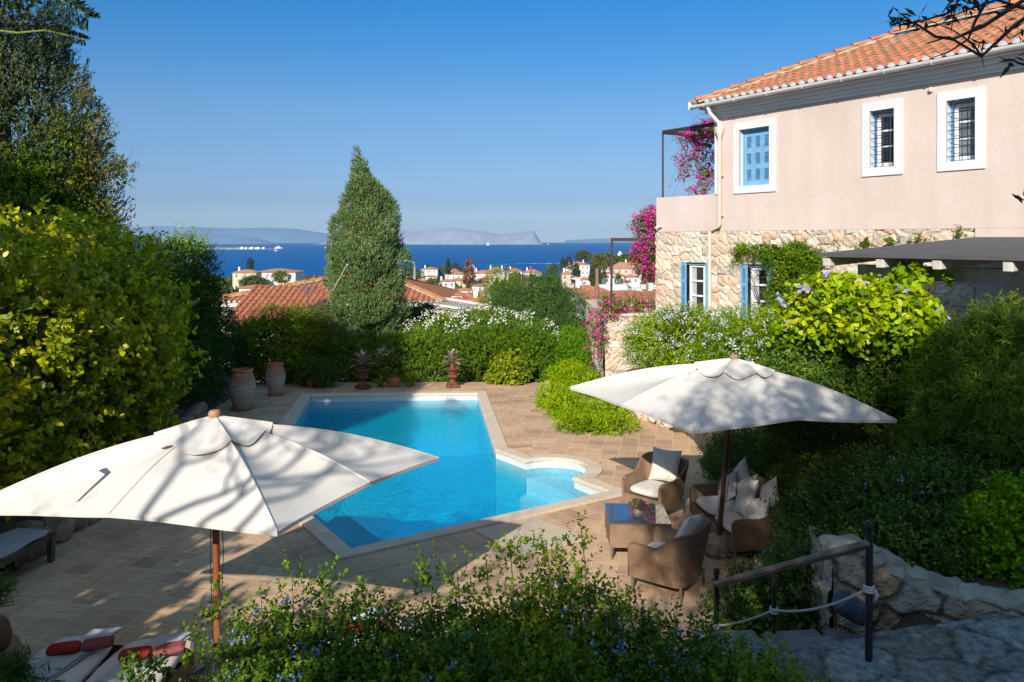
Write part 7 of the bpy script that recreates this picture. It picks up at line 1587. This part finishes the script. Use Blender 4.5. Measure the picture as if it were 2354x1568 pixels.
# palm
p = D(*c3(1795, 450), 260); t = plant('palm_tree', 'shaggy palm standing left of the white mill tower', 'tree', (p.x, p.y, p.z - 22)); r = np.random.RandomState(2); n = 1600
a = r.rand(n) * 6.28; el = r.uniform(-.9, 1.2, n); dd = np.stack([np.cos(a) * np.cos(el), np.sin(a) * np.cos(el), np.sin(el)], -1); rad = r.uniform(.3, 1, (n, 1)) * 2.7
leafmesh('crown', M_leaf, t, np.array([p.x, p.y, p.z]) + dd * rad, nrm(dd + np.array([0, 0, -.6])), nrm(r.randn(n, 3)), np.full(n, 1.2), np.full(n, .10), np.array([(.16, .17, .06)]) * r.uniform(.6, 1.4, (n, 1)), .3)
mb = MB(); mb.tube([(p.x, p.y, p.z - 22), (p.x, p.y, p.z)], [.45, .35], 8); mb.build('trunk', M_bark, t, world=True)
# ground scrub of the town and the far shore
r = np.random.RandomState(5); n = 26000; yy = 28 * (720 / 28) ** r.rand(n); xx = (r.rand(n) * 2 - 1) * (12 + yy * .72); zz = np.interp(yy, TY, TZ); P = np.stack([xx, yy, zz + yy * .002 * r.rand(n)], -1)
pal = np.array([(.07, .09, .03), (.10, .12, .045), (.05, .07, .025), (.16, .14, .07)]); sz = .006 * yy + .12
o = leafmesh('scrub', M_leaf, None, P, nrm(r.randn(n, 3) + np.array([0, 0, 1.0])), nrm(r.randn(n, 3) + np.array([0, -.8, .8])), sz * 1.6, sz * .5, pal[r.randint(0, 4, n)] * r.uniform(.7, 1.3, (n, 1)))
tag(o, 'dry scrub and low greenery between the town houses', 'scrub', kind='stuff')
# ---------------------------------------------------------------- olive trees behind the camera: they throw the dappled shade
def shadetree(label, base, blobs, n, seed, leaf=(.07, .013), gap=.5, limbs=14, m=9, L=.4):
    t = plant('olive_tree', label, 'tree', base, 'olive trees shading the garden')
    foliage('crown', M_leaf, t, blobs, n, m, L, leaf, GR((.07, .09, .05), (.09, .11, .06)), seed=seed, depth=.95, lumpy=.3, gap=gap, spread=.9, facew=1, inner=.01)
    stems(t, Vector(base), [tuple(b[:3]) for b in blobs] + randtips(blobs, limbs, seed), .16, 'trunk')
shadetree('old olive tree standing behind the viewpoint on the right', (2.2, -2.2, 1.2), [(.9, -1.0, 7.7, 1.8, 1.0, 1.9), (-.7, -1.0, 7.4, .9, .8, 1.1), (2.0, -1.0, 6.0, 2.2, 1.0, 1.2), (5.0, -1.2, 5.6, 2.2, 1.0, 1.2)], 6000, 90, leaf=(.10, .022), gap=.42)
shadetree('broad olive tree behind the viewpoint, shading the right bank', (4.6, -2.4, 1.2), [(2.9, -1.2, 7.5, 1.5, 1.1, 2.1), (4.6, -1.3, 7.3, 1.6, 1.2, 2.3), (6.6, -1.4, 7.3, 1.7, 1.2, 2.5)], 6500, 96, leaf=(.12, .028), gap=.6)
shadetree('low spreading olive just behind the viewpoint', (-2.5, -3.2, 1.2), [(-1.2, -1.1, 5.15, 2.6, .7, .45), (.6, -1.1, 5.2, 1.6, .8, .7)], 2600, 93, leaf=(.09, .02), gap=.35)
shadetree('dense tree at the far left behind the viewpoint', (-9.5, 1.5, .5), [(-9.4, 2.4, 4.1, 3.0, 1.7, 2.4), (-7.0, 2.4, 2.7, 2.1, 1.3, 1.2), (-12.5, 2.4, 4.2, 2.5, 1.5, 2.6)], 9000, 92, leaf=(.20, .055), gap=.0)
t = plant('pine_tree', 'tall stone pine outside the view at the left, shading the far hedge', 'tree', (-9.2, 6, 0))
foliage('crown', M_leaf, t, [(-10.5, 6, 11.6, 1.25, 1.2, 1.3), (-15.6, 6, 11.2, 1.9, 1.5, 1.6), (-8.9, 6, 9.0, 1.0, 1.0, 1.7)], 3600, 9, .4, (.22, .045), GR((.06, .09, .03)), seed=95, up=.5, depth=.6, core=.3, coresize=.5, facew=1)
mb = MB(); mb.tube([(-9.2, 6, 0), (-9.0, 6, 9), (-10.5, 6, 13)], [.25, .15, .08], 8); mb.tube([(-9.0, 6, 9), (-12.5, 6, 11), (-15.2, 6, 12)], [.13, .1, .06], 8); mb.build('trunk', M_bark, t, world=True)
# the half-bare olive whose limbs draw their shadows on the left parasol
t = plant('olive_tree', 'half bare olive with crooked limbs behind the viewpoint on the left', 'tree', (-4.6, -1.6, 1.2)); t['group'] = 'olive trees shading the garden'
rg = random.Random(12); mb = MB(); tips = []
def limb(p, d, L, r, lev):
    pts = [p]; q = p; dd = d.copy()
    for i in range(5):
        dd = (dd + Vector((rg.gauss(0, .28), rg.gauss(0, .12), rg.gauss(0, .22)))).normalized(); q = q + dd * L / 5; pts.append(q)
    mb.tube(pts, list(np.linspace(r, r * .55, 6)), 7)
    if lev < 3:
        for k in range(3 if lev else 4): limb(pts[2 + k % 4] if k else pts[-1], (dd + Vector((rg.gauss(0, .7), rg.gauss(0, .15), rg.gauss(0, .55)))).normalized(), L * .68, r * .58, lev + 1)
    else: tips.append(tuple(pts[-1]))
limb(Vector((-4.6, -1.6, 5.0)), Vector((.1, .0, 1)), 1.9, .075, 0); limb(Vector((-4.6, -1.6, 5.4)), Vector((.9, .0, .7)), 2.1, .075, 0); limb(Vector((-4.6, -1.6, 5.6)), Vector((-.7, .0, .9)), 1.5, .06, 1)
mb.tube([(-4.7, -1.8, 1.0), (-4.8, -1.7, 3.2), (-4.6, -1.6, 5.6)], [.2, .16, .11], 10); mb.build('trunk', M_bark, t, smooth=True, world=True)
foliage('crown', M_leaf, t, [(x, y, z, .28, .25, .22) for x, y, z in tips], 620, 8, .22, (.06, .012), GR((.07, .09, .05)), seed=91, depth=.9, facew=1, core=0)
# ---------------------------------------------------------------- sea haze
m, nt, b, out = nm('haze_air'); nt.nodes.remove(b)
pv = N(nt, 'VolumePrincipled', Density=HAZE); pv.inputs['Color'].default_value = (.42, .72, 1.0, 1); pv.inputs['Anisotropy'].default_value = .1
nt.links.new(pv.outputs[0], out.inputs['Volume'])
mb = MB(); mb.box((0, 7100, 74), (24000, 14800, 272)); o = mb.build('haze', m); o['kind'] = 'stuff'; tag(o, 'pale sea haze over the whole bay', 'haze')
